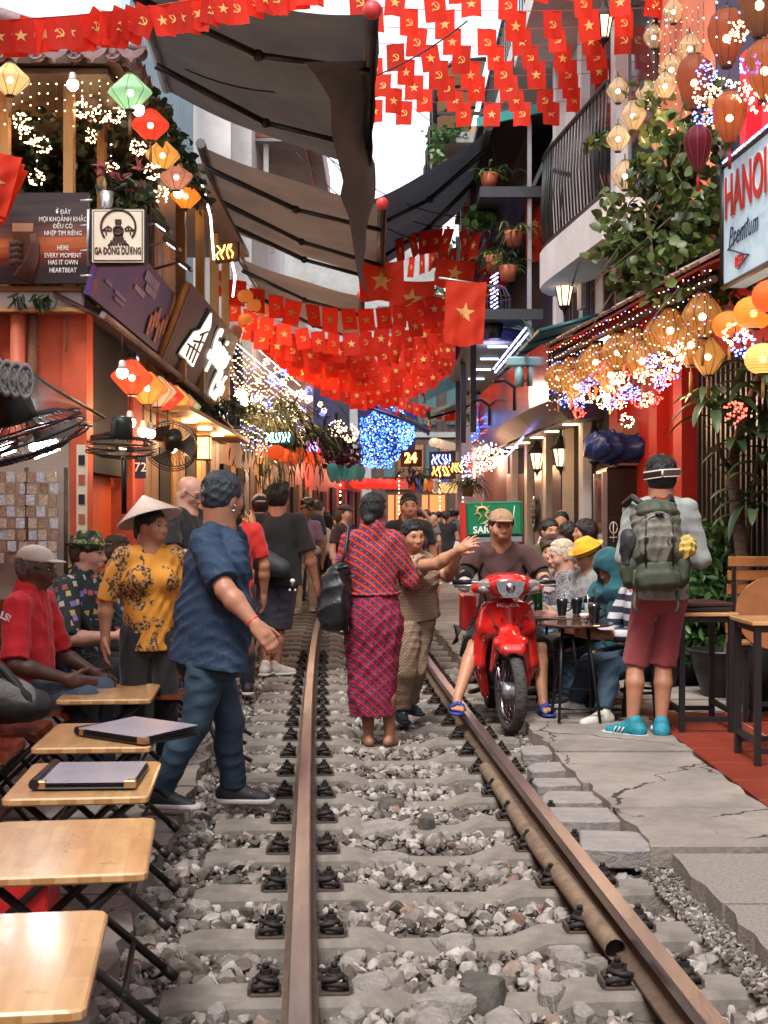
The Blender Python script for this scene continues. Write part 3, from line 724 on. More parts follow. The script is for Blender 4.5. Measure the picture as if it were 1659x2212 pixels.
for u in (1.2,3.0,4.9,6.6):w.box('pier',u,1.35,.3,2.7,M('cream_pier',(.50,.43,.36),.6),.1,.05)
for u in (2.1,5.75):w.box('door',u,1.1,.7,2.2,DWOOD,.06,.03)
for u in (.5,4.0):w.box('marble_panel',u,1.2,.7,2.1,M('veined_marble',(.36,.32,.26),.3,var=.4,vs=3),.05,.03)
w_.box('pier',.2,1.35,.2,2.7,WHITEW,.1,.05)
m=MB();p=w.pt(4.0,1.55,.09);q=Matrix((w.u,Vector((0,0,1)),w.n)).transposed();m.lathe([(.26,0),(.26,.03),(.2,.035),(0.001,.035)],24,p,q);ck=m.build('clock',M('black_clock',(.01,.01,.01),.25),t)
wl=M('white_mark',(.7,.7,.68),.5);m=MB()
for k in range(12):m.box(p+q @ Vector((.17*math.cos(k*math.pi/6),.17*math.sin(k*math.pi/6),.04)),(.014,.05,.005),q @ rotm(rz=k*math.pi/6+R(90)))
m.box(p+q @ Vector((.03,.05,.042)),(.01,.14,.004),q @ rotm(rz=-.5));m.box(p+q @ Vector((-.04,0,.042)),(.01,.1,.004),q @ rotm(rz=1.4));m.build('clock_marks',wl,ck)
t=thing('shop_fascia','polished steel fascia with a sloping brown underside and red letter over the lamp shop','sign')
def fx(y):return XR(y)-.62
m=MB();A,B=15.2,24
for zz0,zz1,ox0,ox1,nm,mt in ((2.82,3.5,0,0,'fascia_panel',CHROME),(2.62,2.82,.22,0,'bevel',M('brown_soffit',(.05,.035,.035),.4,metal=.3))):
 n=8 if nm=='fascia_panel' else 4
 for k in range(n):
  y0,y1=A+(B-A)*k/n,A+(B-A)*(k+1)/n-.012;m=MB()
  m.slab((fx(y0)+ox1,y0,zz1),(fx(y0)+ox0,y0,zz0),(fx(y1)+ox0,y1,zz0),(fx(y1)+ox1,y1,zz1),-.03);m.build(nm,mt,t)
m=MB();m.slab((fx(A)+.22,A,2.62),(XR(A),A,2.64),(XR(B),B,2.64),(fx(B)+.22,B,2.62),.02);m.build('soffit',M('soffit',(.07,.05,.045),.5),t)
m=MB();m.slab((fx(A),A,3.5),(fx(A)+.22,A,2.62),(XR(A),A,2.62),(XR(A),A,3.5),.02);m.build('end_panel',M('purple_steel',(.05,.03,.05),.25,metal=.6),t)
for k in range(6):
 y=15.9+k*1.3;m=MB();m.lathe([(.09,0),(.09,.02)],12,(fx(y)+.42,y,2.595),cap=True);m.build('downlight',WARM,t)
text('letter','H',.5,REDW,t,(fx(22.3)-.05,22.3,3.15),(.0,-1,0),(0,0,1),depth=.05,bold=.03)
t=thing('teal_canopy','teal sheet canopy on curved iron brackets edged with blue lights','canopy')
c_=[P(1080,905,22.5),P(1075,880,22.5),P(1228,770,16.5),P(1170,775,17)]
m=MB();m.slab((1.7,20.3,3.66),(1.68,14.7,3.56),(2.4,14.7,3.75),(2.15,20.3,3.8),.03);m.build('sheet',TEAL,t)
for k in range(6):
 f=k/5;a=Vector((1.7,20.3,3.66)).lerp(Vector((1.68,14.7,3.56)),f);bb=Vector((2.15,20.3,3.8)).lerp(Vector((2.4,14.7,3.75)),f)
 m=MB();m.tube([a-Vector((0,0,.03)),bb-Vector((0,0,.03))],.025,6);m.build('rib',M('dark_teal',(.008,.07,.08),.4),t)
for y in (17.6,20.5):
 m=MB();m.tube([(XR(y)-.62,y,2.9),(XR(y)-.62,y,3.2),(XR(y)-.75,y,3.3),(XR(y)-.9,y,3.28)],.025,8);m.build('bracket',BLACK,t)
m=MB();p=Vector((1.66,16.6,3.42));m.box(p,(.3,.14,.12),bev=.02);m.tube([p+Vector((0,0,-.05)),p+Vector((0,-.02,-.3))],.055,10);m.build('lamp_head',M('pale_teal',(.25,.45,.45),.4),t)
t=thing('white_house','white plastered house with a curved balcony, dark windows and black railing','building')
w=Wall(t,(XR(18),18),(XR(13.57)+.0,13.57),3.66,10.5,WHITEW);w.window(1.0,4.25,.5,1.2,M('mauve_wood',(.10,.065,.075),.5));w.window(3.6,4.25,1.5,1.25,M('mauve_wood',(.10,.065,.075),.5),bars=2)
m=MB();arc=[(-.2,-.6),(.2,-.6),(.2,.1)]+[(.2*math.cos(a),.1+.35*math.sin(a)) for a in np.linspace(0,math.pi,9)[1:-1]]+[(-.2,.1)]
m.prism(arc,.05,frame4(w.pt(1.95,4.2,.0),w.u,(0,0,1)));fr=m.build('window',M('mauve_wood',(.10,.065,.075),.5),t)
m=MB();m.prism([(x*.8,y*.85) for x,y in arc],.02,frame4(w.pt(1.95,4.2,.045),w.u,(0,0,1)));m.build('pane',GLASS,fr)
def bal(z,y0,y1,d,zt):
 out=[];n=14
 for k in range(n+1):
  f=k/n;y=y1+(y0-y1)*f;dd=d*min(1,(max(1e-6,math.sin(min(1,(1-f)*4)*math.pi/2)))**.6)*(1 if f>0 else 1)
  out.append((XR(y)-dd+.02,y))
 m=MB();poly=out+[(XR(y0)-.01,y0),(XR(y1)-.01,y1)]
 m.prism(poly[::-1],zt,Matrix.Translation((0,0,z)));m.build('balcony',WHITEW,t)
 for k,(x,y) in enumerate(out):
  if k<n:
   nx,ny=out[k+1]
   for j in range(2):
    q=j/2;xx,yy=x+(nx-x)*q,y+(ny-y)*q;mm=MB();mm.tube([(xx+.05,yy,z+zt),(xx+.02,yy,z+zt+.55),(xx+.05,yy,z+zt+1.15)],.012,5);mm.build('baluster',BLACK,t)
 for dz in (.06,1.15):
  mm=MB();mm.tube([(x+.05,y,z+zt+dz) for x,y in out],.03,6);mm.build('handrail',BLACK,t)
bal(4.29,17.2,13.5,.50,.42)
w.box('balcony_door',2.6,6.0,1.1,2.2,GLASS,.03,.02);w.box('balcony_door',4.3,6.0,1.0,2.2,GLASS,.03,.02)
for u in (.4,1.85,3.5):w.box('pilaster',u,7,.22,6,WHITEW,.12,.06)
part('upper_balcony',(2.15,15.6,7.55),(.9,4,.35),WHITEW,t)
for k in range(13):part('baluster',(1.75,13.8+k*.3,8.3),(.02,.02,1.1),BLACK,t)
part('handrail',(1.75,15.6,8.86),(.05,4,.05),BLACK,t)
for k in range(2):w.box('upper_window',2.2+2*k,9,1.0,1.6,GLASS,.03,.02)
t=thing('iron_terrace','dark steel terrace building with teal roof edge and hanging plants','building')
w=Wall(t,(XR(30)+.3,30),(XR(18.02)+.15,18.02),2.8,6.9,M('dark_slate',(.035,.04,.045),.7))
part('roof',(1.85,21.5,6.95),(1.1,6.8,.08),M('dark_slate',(.035,.04,.045),.7),t)
m=MB();m.slab((1.24,18.05,6.84),(2.6,18.05,7.16),(2.6,18.05,7.02),(1.24,18.05,6.72),.05);m.build('roof_edge',M('teal_edge',(.02,.22,.2),.4),t)
for y,x in ((18.3,1.97),(20.6,1.36),(23.5,1.38),(26.5,1.45)):
 part('post',(x,y,4.9),(.09,.09,4.2) if y != 18.3 else (.055,.055,4.2),BLACK if y != 18.3 else METAL,t)
for z in (4.25,5.9):part('floor_beam',(1.72,22.4,z),(.85,8.4,.14),M('dark_slate',(.035,.04,.045),.7),t)
for z in (4.8,5.0,5.25):part('rail_bar',(1.36,22.4,z),(.03,8.4,.03),BLACK,t)
for k in range(4):part('fluted_panel',(2.0,19.5+2.2*k,6.25),(.05,2,1.2),M('brown_glass',(.06,.045,.03),.2),t)
for k in range(5):
 m=MB();m.box((1.75,19.2+k*1.6,4.14),(.3,.03,.03));m.build('strip_light',glow('dim_strip',(.6,.75,1),1.5),t)
t=thing('domed_balcony','high balcony under a curved brown plastic hood with potted plants','balcony')
Yb=26;pl=[P(940,285,Yb),P(938,190,Yb),P(955,150,Yb),P(985,133,Yb),P(1050,128,Yb)]
m=MB();n=len(pl);vs=[p for p in pl]+[p+Vector((0,6,0)) for p in pl];m.add(vs,[[i,i+1,n+i+1,n+i] for i in range(n-1)]);m.build('hood',M('brown_plastic',(.16,.09,.05),.25,trl=.4),t)
for yy in (0,1.5,3,4.5,6):m=MB();m.tube([p+Vector((0,yy,0)) for p in pl],.05,6);m.build('hoop',BLACK,t)
a=P(940,285,Yb);b2=P(1060,285,Yb)
part('slab',((a.x+b2.x)/2+.3,Yb+3,a.z-.1),(b2.x-a.x+.6,6,.2),CONC,t);part('back_wall',((a.x+b2.x)/2+.3,Yb+5.5,a.z+.8),(1.6,.1,1.8),M('ochre_wall',(.30,.17,.10),.8),t)
for z in (.35,.8):part('rail_bar',((a.x+b2.x)/2+.3,Yb-.02,a.z+z),(1.6,.05,.06),BLACK,t)
part('support_wall',((a.x+b2.x)/2+.75,Yb+3,(a.z-.2)/2+2.1),(1.0,6,a.z-4.4),M('dark_slate',(.035,.04,.045),.7),t)
t=thing('upper_white_house','white upper floors with dark windows behind the overhead flags on the right','building')
w=Wall(t,(2.75,27),(2.6,18.1),7.2,12,WHITEW)
for k in range(3):w.window(1.5+2.9*k,9.2,1.3,1.6,M('mauve_wood',(.10,.065,.075),.5))
part('slab',(2.2,22,7.9),(.9,8,.25),WHITEW,t)
for k in range(24):part('baluster',(1.8,18.3+k*.33,8.5),(.025,.025,1),BLACK,t)
part('handrail',(1.8,22,9.02),(.05,8,.05),BLACK,t)
t=thing('blue_clad_house','tall house clad in pale blue corrugated sheet above the awnings','building')
m=MB()
for k in range(40):m.box((-3.62+.0,19+k*.16,7.5),(.1,.09,6));m.box((-3.66,19.08+k*.16,7.5),(.1,.08,6))
m.build('cladding',M('pale_blue_sheet',(.30,.42,.48),.5,dirt=.3),t)
t=thing('white_block','white apartment block with a red metal balcony above the awnings','building')
part('wall',(-4.0,31,8),(2.8,9,7),WHITEW,t);part('stained_wall',(-3.7,25.7,8),(1.6,.3,6.5),WHITEW,t)
a=P(585,300,27);part('balcony',(-1.95,30,9.45),(1.3,5.5,.55),M('red_sheet',(.32,.06,.05),.5),t);part('soffit',(-1.95,30,9.15),(1.3,5.5,.08),CONC,t)
for y in (27.5,29):part('post',(-2.4,y,8.2),(.1,.1,2.0),WHITEW,t)
part('awning_panel',(-1.6,29,9.3),(.05,3.5,.7),M('red_sheet',(.32,.06,.05),.5),t)
t=thing('grey_block','pale concrete block closing the view beyond the flags','building')
part('wall',(-2.3,62,7),(9,6,14),CONC,t)
for k in range(3):part('window',(-1.5+k*1.6,58.97,10.2),(.8,.05,1.1),GLASS,t)
t=thing('far_balcony_house','dark house with a balcony and shutters behind the far lit shops','building')
part('wall',(3.0,53,4.6),(7,.4,5.6),M('dark_brown_wall',(.05,.03,.025),.7,var=.3),t);part('balcony',(2.6,52.3,4.7),(5,1,.2),CONC,t);part('rail',(2.6,51.85,5.5),(5,.05,.06),BLACK,t)
for k in range(20):part('baluster',(.25+k*.25,51.85,5.1),(.04,.04,.75),BLACK,t)
for k in range(5):part('shutter',(.6+k*1.1,52.75,5.9),(.7,.08,1.5),M('teal_shutter',(.03,.08,.09),.6),t)
t=thing('white_annex','white house side with two small vents behind the dark posts','building')
part('wall',(-2.9,36,4.6),(1.9,5,3.6),WHITEW,t);part('vent',(-2.3,33.48,4.0),(.6,.04,.3),DARK,t);part('tiled_ledge',(-2.3,33.3,4.95),(1.6,.5,.1),M('grey_tile',(.2,.2,.2),.7),t)
t=thing('far_right_house','white house side wall with climbing plants at the bend','building')
part('wall',(2.9,33,4.2),(1.1,3,4.6),WHITEW,t);part('wall_back',(3.4,40,4),(2,10,8),CONC,t)
t,w=far_shop('shopfront','dark shop under the pink and gold light ball',23.6,29,1,2.9,DWOOD)
for k in range(3):w.box('door',1+1.6*k,1.2,.8,2.2,DARK,.05,-.2)
t=thing('shop_row','far lit shop row facing up the street at the bend','building')
part('wall',(3.2,50,2.2),(7,.3,4.4),M('dark_brown_wall',(.05,.03,.025),.7,var=.3),t)
for k in range(12):part('shutter',(.2+k*.52,49.83,3.6),(.42,.05,1.2),LT if k%3 else M('teal_shutter',(.03,.08,.09),.6),t)
for k in range(5):part('window',(.6+k*1.25,49.8,1.4),(.9,.06,1.9),glow('lit_window',(.8,.25,.07),.14),t)
for k in range(10):part('mullion',(.4+k*.625,49.76,1.4),(.06,.05,1.95),DWOOD,t)
for k in range(5):part('fascia',(.6+k*1.25,49.8,2.75),(1.1,.08,.4),M('fascia_colour_%d'%(k%3),((.3,.03,.03),(.03,.05,.25),(.3,.15,.03))[k%3],.5),t)
for nm,lb,x0,x1,y0,y1,z1,mt in (('house','house front beside the camera on the left, past the picture edge',-6,-2.8,-12,8.4,7,ORANGE),('house','house front beside the camera on the right, past the picture edge',3.55,7,-12,7.4,8,WHITEW),('house','house closing the lane behind the camera',-6,7,-16,-13,8,CONC)):
 box_thing(nm,lb,'building',x0,x1,y0,y1,-.1,z1,mt)
def lamp(nm,p,w,c=(1,.62,.3),r=.12):
 l=bpy.data.lights.new(nm,'POINT');l.energy=w*.38;l.color=c;l.shadow_soft_size=r;o=bpy.data.objects.new(nm,l);COL.objects.link(o);o.location=p
for p,w in (((-2.15,11.6,2.35),26),((-2.1,13.4,2.2),26),((-2.9,12.4,2.6),30),((-2.15,16,2.45),35),((-2.15,18.6,2.45),35),((-3.4,12.0,4.7),14),((-2.6,12.4,4.6),12),((-2.9,16.5,4.7),60)):lamp('bulb_light',p,w)
for p,w in (((2.2,10.4,2.55),22),((2.0,12.4,2.5),24),((1.75,13.6,2.5),14),((2.1,16.2,2.2),9),((2.05,18.5,2.2),10),((2.0,21,2.2),12),((2.2,8.9,2.7),6),((2.5,11.8,4.9),30)):lamp('lantern_light',p,w)
for p,w,c in (((-1.9,22,2.7),60,(1,.6,.3)),((-1.7,26,2.7),70,(1,.6,.3)),((-1.9,22,4.2),60,(1,.75,.45)),((-1.6,27,4.1),80,(1,.75,.45)),((-1.2,33,2.8),90,(1,.4,.2)),((-.6,40,2.9),120,(1,.25,.12)),((-.3,39,4.4),25,(.25,.4,1)),((1.8,26,2.6),60,(1,.6,.4)),((2.2,36,2.9),110,(1,.6,.3)),((1.7,21,4.0),30,(.6,.7,1)),((1.5,47,3),120,(1,.6,.3))):lamp('shop_light',p,w,c,.3)
#  awnings, signs, flags, lanterns, lights, fans
FABRIC=M('grey_awning_cloth',(.075,.066,.064),.8,var=.2,vs=3,trl=.22,bump=.1,bs=8)
FABRIC2=M('brown_awning_cloth',(.13,.088,.068),.7,var=.2,vs=2,trl=.35,bump=.1,bs=8)
FABRIC3=M('slate_awning_cloth',(.05,.055,.065),.8,var=.2,vs=3,trl=.2)
REDCAP=M('red_plastic',(.45,.03,.03),.4)
def awning(label,ni,no,fi,fo,mat,arms,sag=.12,val=.25):
 """near-inner, near-outer, far-inner, far-outer corners"""
 t=thing('awning',label,'awning');ni,no,fi,fo=map(Vector,(ni,no,fi,fo));n,k=14,16;vs=[]
 for i in range(n+1):
  for j in range(k+1):
   u,v=i/n,j/k;p=ni.lerp(no,u).lerp(fi.lerp(fo,u),v)
   p.z -= sag*math.sin(math.pi*u)*(.6+.4*math.cos(v*14))*.6+.012*math.sin(v*37+u*9);vs.append(p)
 m=MB();m.add(vs,[[i*(k+1)+j,i*(k+1)+j+1,(i+1)*(k+1)+j+1,(i+1)*(k+1)+j] for i in range(n) for j in range(k)],0,True);m.build('canopy',mat,t)
 d=(fo-no).normalized();m=MB();m.tube([no-d*.05,fo+d*.05],.055,10);m.build('front_bar',M('bar_grey',(.10,.09,.085),.4,metal=.4),t)
 for q in (no-d*.07,fo+d*.07):m=MB();m.ball(q,(.075,.05,.075),12);m.build('end_cap',REDCAP,t)
 m=MB();m.tube([ni+Vector((0,0,.03)),fi+Vector((0,0,.03))],.06,8);m.build('roller',M('bar_grey',(.10,.09,.085),.4),t)
 n2=20;vs=[]
 for i in range(n2+1):
  p=no.lerp(fo,i/n2);vs+=[p+Vector((.04,0,-.02)),p+Vector((.05+.01*math.sin(i),0,-val*(.8+.2*math.sin(i*2.1))))]
 m=MB();m.add(vs,[[2*i,2*i+1,2*i+3,2*i+2] for i in range(n2)],0,True);m.build('valance',mat,t)
 for a0,a1 in arms:
  A=ni.lerp(fi,a0)-Vector((0,0,.12));B=no.lerp(fo,a1)-Vector((0,0,.07));mid=(A+B)/2+(fi-ni)*(a1-a0)*.0-Vector((0,0,.06));mid=mid+d*(.3 if a1>a0 else-.3)
  m=MB();m.tube([A,mid],.035,6);am=m.build('arm',BLACK,t)
  m=MB();m.tube([mid,B],.03,6);m.build('forearm',BLACK,am);m=MB();m.ball(mid,.055,8);m.build('elbow',BLACK,am)
 return t
t1=awning('largest grey awning at the top with a torn drooping end',(-1.95,10.3,5.72),(-.09,10.3,5.35),(-2.35,14.6,6.12),(-.2,14.6,5.3),FABRIC,((.1,.25),(.62,.78)),sag=.2)
vs=[];n,k=16,10
for i in range(n+1):
 v=i/n
 for j in range(k+1):
  u=j/k;y=11.3+3.3*u;drop=.25+1.15*u**1.5+.08*math.sin(j*5.1)
  vs.append(Vector((-.13+.05*math.sin(u*7+v*6)-.42*v*(1-u)-.06*v+.03*math.sin(j*2.3+i)*v,y-.7*v*(1-u),5.33-drop*v)))
m=MB();m.add(vs,[[i*(k+1)+j,i*(k+1)+j+1,(i+1)*(k+1)+j+1,(i+1)*(k+1)+j] for i in range(n) for j in range(k)],0,True);m.build('torn_valance',FABRIC,t1)
awning('brown awning with three folding arms, second one down on the left',(-2.12,15.6,5.8),(-.02,15.6,5.12),(-2.36,20.4,5.85),(-.06,20.4,5.12),FABRIC2,((.1,.22),(.45,.7),(.75,.95)),sag=.1)
awning('lowest brown awning on the left above the dark red flags',(-2.37,22,5.75),(-.37,22,5.12),(-2.3,27.6,5.75),(-.44,27.6,5.12),FABRIC2,((.1,.3),(.6,.9)),sag=.1)
awning('dark slate awning reaching in from the right below the sky gap',(1.42,18.2,6.75),(-.2,18.2,5.78),(1.35,22,6.6),(.02,22,5.65),FABRIC3,((.15,.3),(.5,.8)),sag=.15)
awning('blue striped awning over the far end of the street',(-1.9,34,5.1),(.35,34,4.15),(-1.2,40,5.1),(1.3,40,4.1),M('blue_awning',(.02,.05,.22),.6,trl=.3),((.2,.4),),sag=.1,val=.2)
awning('teal awning sloping in from the right at the far bend',(2.6,31,4.55),(1.0,31,4.0),(2.7,36,4.6),(1.2,36,4.0),M('slate_teal',(.03,.09,.11),.6,trl=.3),((.2,.4),),sag=.1)
awning('small teal awning high on the far right wall',(2.3,40,5.9),(1.1,40,5.3),(2.6,44,5.9),(1.3,44,5.3),M('slate_teal',(.03,.09,.11),.6),(),sag=.05,val=.1)
WIRE=M('black_cable',(.01,.01,.01),.6)
def cable(a,b,sag,r=.008):
 a,b=Vector(a),Vector(b);m=MB();m.tube([a.lerp(b,i/16)-Vector((0,0,sag*4*(i/16)*(1-i/16))) for i in range(17)],r,5);return m.build('cable',WIRE)
for a,b,s,lb in ((P(400,150,12.6),P(1010,45,13),.42,'black cable crossing the top in front of the big awning'),(P(610,250,19),P(1000,470,19.5),.3,'cable falling from left to right in the sky gap'),
     (P(680,300,22),P(985,490,20),.4,'second cable falling across the sky gap'),(P(640,330,20),P(905,520,20),.2,'thin cable ending at the brown awning'),(P(870,210,24),P(1010,300,20),.1,'thin wire reaching the high domed balcony')):
 tag(cable(a,b,s),lb,'cable','overhead cables')
t=thing('poster','dark beer advertising board with a glass and white bilingual slogan','advert')
pm,pnt,pb,pco=base_mat('poster_print')
sx=nd(pnt,'ShaderNodeSeparateXYZ',{0:pco});z=mth(pnt,'ADD',sx.outputs[2],mth(pnt,'MULTIPLY',sx.outputs[0],-.06))
w1=nd(pnt,'ShaderNodeTexNoise',{'Vector':nd(pnt,'ShaderNodeCombineXYZ',{0:mth(pnt,'MULTIPLY',sx.outputs[0],.5),2:mth(pnt,'MULTIPLY',z,9)}).outputs[0],'Scale':1.6,'Detail':2}).outputs[0]
band=ramp(pnt,mth(pnt,'MULTIPLY_ADD',z,1.25,.5),[(0,(.018,.018,.02)),(.2,(.03,.025,.025)),(.3,(.26,.035,.015)),(.42,(.55,.15,.05)),(.55,(.16,.07,.06)),(.7,(.06,.052,.055)),(1,(.045,.045,.05))])
pk=mixc(pnt,.55,band,ramp(pnt,w1,[(.35,(.1,.06,.06)),(.6,(1,.9,.8))]),'MULTIPLY');pnt.links.new(pk,pb.inputs['Base Color']);pb.inputs['Roughness'].default_value=.35
YB=10.95;a,c=P(-110,418,YB),P(193,613,YB)
m=MB();m.box((0,0,0),(c.x-a.x,.06,a.z-c.z));o=m.build('board',pm,t);o.location=((a.x+c.x)/2,YB,(a.z+c.z)/2)
WL=M('white_letter',(.75,.75,.72),.5)
for i,(tx,y) in enumerate((('Ở ĐÂY',458),('MỌI KHOẢNH KHẮC',474),('ĐỀU CÓ',489),('NHỊP TIM RIÊNG',504),('HERE',536),('EVERY MOMENT',552),('HAS IT OWN',567),('HEARTBEAT',584))):
 text('lettering',tx,.054,WL,t,P(136,y,YB-.034),(1,0,0),(0,0,1),wscale=.76,bold=0,res=2)
gl=M('printed_beer',(.11,.045,.02),.4,var=.3);gf=M('printed_foam',(.42,.22,.12),.5);gh=M('printed_hand',(.10,.035,.02),.6,var=.4)
pp=lambda x,y,d=.034:P(x,y,YB-d)
m=MB();m.slab(pp(27,500),pp(31,572),pp(67,572),pp(71,500),.004);m.build('beer_print',gl,t)
m=MB();m.slab(pp(26,482),pp(27,500),pp(71,500),pp(72,482),.004);m.build('foam_print',gf,t)
m=MB()
for k in range(4):m.tube([pp(20,528+k*13,.035),pp(36,524+k*13,.038),pp(50,530+k*13,.036)],.028,6)
m.tube([pp(70,505,.036),pp(76,530,.037),pp(70,560,.036),pp(50,605,.035)],[.025,.04,.06,.09],8);o=m.build('hand_print',gh,t)
for v in o.data.vertices:v.co.y=YB-.0345+(v.co.y-YB)*.02
t=thing('sign_box','square cream sign box with a steam engine emblem and dark frame','sign')
Y=10.75;a,c=P(199,453,Y),P(319,575,Y);ctr=(a+c)/2;W=c.x-a.x;H=a.z-c.z
m=MB();m.box(ctr,(W,.14,H),bev=.035);m.build('case',BLACK,t)
m=MB();m.box(ctr+Vector((0,-.072,0)),(W*.93,.006,H*.93),bev=.0);m.build('rim',M('cream_rim',(.62,.56,.46),.5),t)
m=MB();m.box(ctr+Vector((0,-.076,0)),(W*.88,.006,H*.88));m.build('border',M('dark_brown_ink',(.045,.018,.014),.5),t)
m=MB();m.box(ctr+Vector((0,-.08,0)),(W*.85,.006,H*.85));m.build('face',M('cream_panel',(.72,.64,.50),.5,var=.08,dirt=.15),t)
INK=M('dark_brown_ink',(.045,.018,.014),.5);e=ctr+Vector((0,-.085,.03));S=W/120
def ip(x,y):return Vector((ctr.x+(x-259)*S,e.y,ctr.z+(514-y)*S))
m=MB();ring=[ip(260+37*math.cos(q),495-37*math.sin(q)) for q in np.linspace(-.65,math.pi+.65,36)];m.tube(ring,.009,6)
for x0,y0,x1,y1 in ((248,524,272,518),(243,528,277,524),(255,503,265,481),(253,482,267,479),(250,517,270,503)):m.box(ip((x0+x1)/2,(y0+y1)/2),(abs(x1-x0)*S,.006,abs(y1-y0)*S))
m.tube([ip(260+9*math.cos(q),503-9*math.sin(q)) for q in np.linspace(0,6.28,20)],.012,6);m.ball(ip(260,503),(.025,.004,.025),10);m.ball(ip(260,486),(.028,.004,.028),10)
for s_ in (-1,1):
 for (xa,ya),(xb,yb) in (((14,503),(36,503)),((14,500),(22,493)),((22,493),(30,500)),((22,493),(22,503)),((28,497),(28,503)),((26,505),(26,512)),((30,500),(36,503))):m.tube([ip(260+s_*xa,ya),ip(260+s_*xb,yb)],.006,5)
 for k in range(4):m.tube([ip(260+s_*(2+k*4),527),ip(260+s_*(4+k*6),535)],.007,5)
m.build('emblem',INK,t)
text('lettering','GA ĐÔNG DƯƠNG',.075,INK,t,ip(259,547),(1,0,0),(0,0,1),depth=.006,wscale=.56,bold=.03)
m=MB()
for k in range(4):m.tube([(-2.42,Y+.02,ctr.z-.3+k*.2),(ctr.x-W/2,Y,ctr.z-.3+k*.2)],.012,5)
m.tube([ctr+Vector((-W/2-.03,0,H/2)),ctr+Vector((-W/2-.03,0,-H/2))],.015,6);m.build('bracket',METAL,t)
t=thing('banner','purple printed cafe banner leaning out over the corrugated eave','advert')
bm_,bnt,bb_,bco=base_mat('banner_print')
v1=nd(bnt,'ShaderNodeTexNoise',{'Vector':bco,'Scale':3.2,'Detail':4}).outputs[0]
pk=ramp(bnt,v1,[(.3,(.05,.028,.13)),(.55,(.075,.04,.18)),(.66,(.14,.03,.12)),(.72,(.40,.09,.04)),(.78,(.5,.22,.1))]);bnt.links.new(pk,bb_.inputs['Base Color']);bb_.inputs['Roughness'].default_value=.45
q=[Vector(v) for v in ((-2.38,10.9,3.3),(-2.38,14.2,3.24),(-2.2,14.2,3.86),(-2.2,10.9,3.92))]
m=MB();m.slab(q[0],q[1],q[2],q[3],.05);m.build('panel',bm_,t)
ux=(q[1]-q[0]).normalized();uu=(q[3]-q[0]).normalized();nn=ux.cross(uu)
def bp(a,b):return q[0]+(q[1]-q[0])*a+(q[3]-q[0])*b+nn*(.012 if nn.x>0 else-.012)
sgn=1 if nn.x>0 else-1
for a,b,L_,h_ in ((.62,.82,.7,.09),(.64,.68,.55,.07),(.5,.55,.5,.05),(.3,.28,.5,.03),(.3,.2,.4,.03),(.14,.3,.25,.03)):
 m=MB();A=frame4(bp(a,b),ux*sgn,uu)
 for k in range(7):m.prism([(L_*(k/7-.5),-h_/2),(L_*((k+.72)/7-.5),-h_/2),(L_*((k+.72)/7-.5),h_/2),(L_*(k/7-.5),h_/2)],.004,A)
 tag(m.build('print_line',M('lilac_letter',(.40,.34,.48),.5),t),kind='stuff')
pl=M('printed_drink',(.55,.16,.06),.4,var=.5,vs=14)
for k in range(6):
 c_=bp(.74+.045*k,.25+.1*(k%3));m=MB();A=frame4(c_,ux*sgn,uu);m.prism([(-.05,-.1),(.05,-.1),(.06,.1),(-.06,.1)],.008,A);m.build('drink_print',pl,t)
t=thing('cafe_sign','brown slatted sign panel with white lit house emblem and letters','sign')
q=[Vector(v) for v in ((-2.39,14.3,3.2),(-2.39,19,3.02),(-2.1,19,4.03),(-2.08,14.3,4.0))]
ux=(q[1]-q[0]).normalized();uu=(q[3]-q[0]);uu=(uu-ux*uu.dot(ux)).normalized();nn=ux.cross(uu)
if nn.x<0:nn=-nn;
for k in range(42):
 f0,f1=k/42,(k+.8)/42
 m=MB();a,b,c,d=q[0].lerp(q[1],f0),q[0].lerp(q[1],f1),q[3].lerp(q[2],f1),q[3].lerp(q[2],f0);m.slab(a,b,c,d,-.05 if (b-a).cross(d-a).x>0 else .05);m.build('slat',BROWN,t)
m=MB();m.slab(*[x-nn*.03 for x in q],.01);m.build('backing',M('dark_brown_ink',(.045,.018,.014),.5),t)
m=MB();m.tube([q[0]-nn*.0,q[3]],.04,4);m.build('edge_board',WOOD,t)
LIT=glow('lit_sign_face',(1,.9,.75),.55,True);
def sp(a,b,o=.07):return q[0].lerp(q[1],a).lerp(q[3].lerp(q[2],a),b)+nn*o
A=lambda a,b,o:frame4(sp(a,b,o),ux,uu)
hp=[(-.75,-.28),(.5,-.28),(.5,-.2),(.62,.4),(.3,.55),(.05,.22),(-.35,.12),(-.7,-.2)]
m=MB();m.prism([(x*.84,y*.86) for x,y in hp],.05,A(.25,.44,.03));m.build('emblem_back',BLACK,t)
m=MB();m.prism([(x*.78,y*.78) for x,y in hp],.02,A(.25,.44,.085));em=m.build('emblem',LIT,t)
for (x0,y0),(x1,y1) in (((-.6,-.1),(.45,-.05)),((-.3,.0),(.5,.12)),((.0,.15),(.5,.3)),((-.1,-.26),(-.1,.0)),((.2,-.26),(.2,.2)),((-.4,-.26),(-.4,-.1))):
 m=MB();a=A(.25,.44,.112);m.tube([a @ Vector((x0*.78,y0*.78,0)),a @ Vector((x1*.78,y1*.78,0))],.014,4);m.build('emblem_line',BROWN,em)
for nm,dz,mt,bo in (('letter_back',.05,BLACK,.03),('letters',.1,LIT,.0)):
 text(nm,'Spring',.62,mt,t,sp(.66,.62,dz),ux,uu,depth=.03,bold=bo,shear=.3,wscale=1.0);text(nm,'Cafe',.55,mt,t,sp(.8,.24,dz),ux,uu,depth=.03,bold=bo,shear=.3,wscale=1.0)
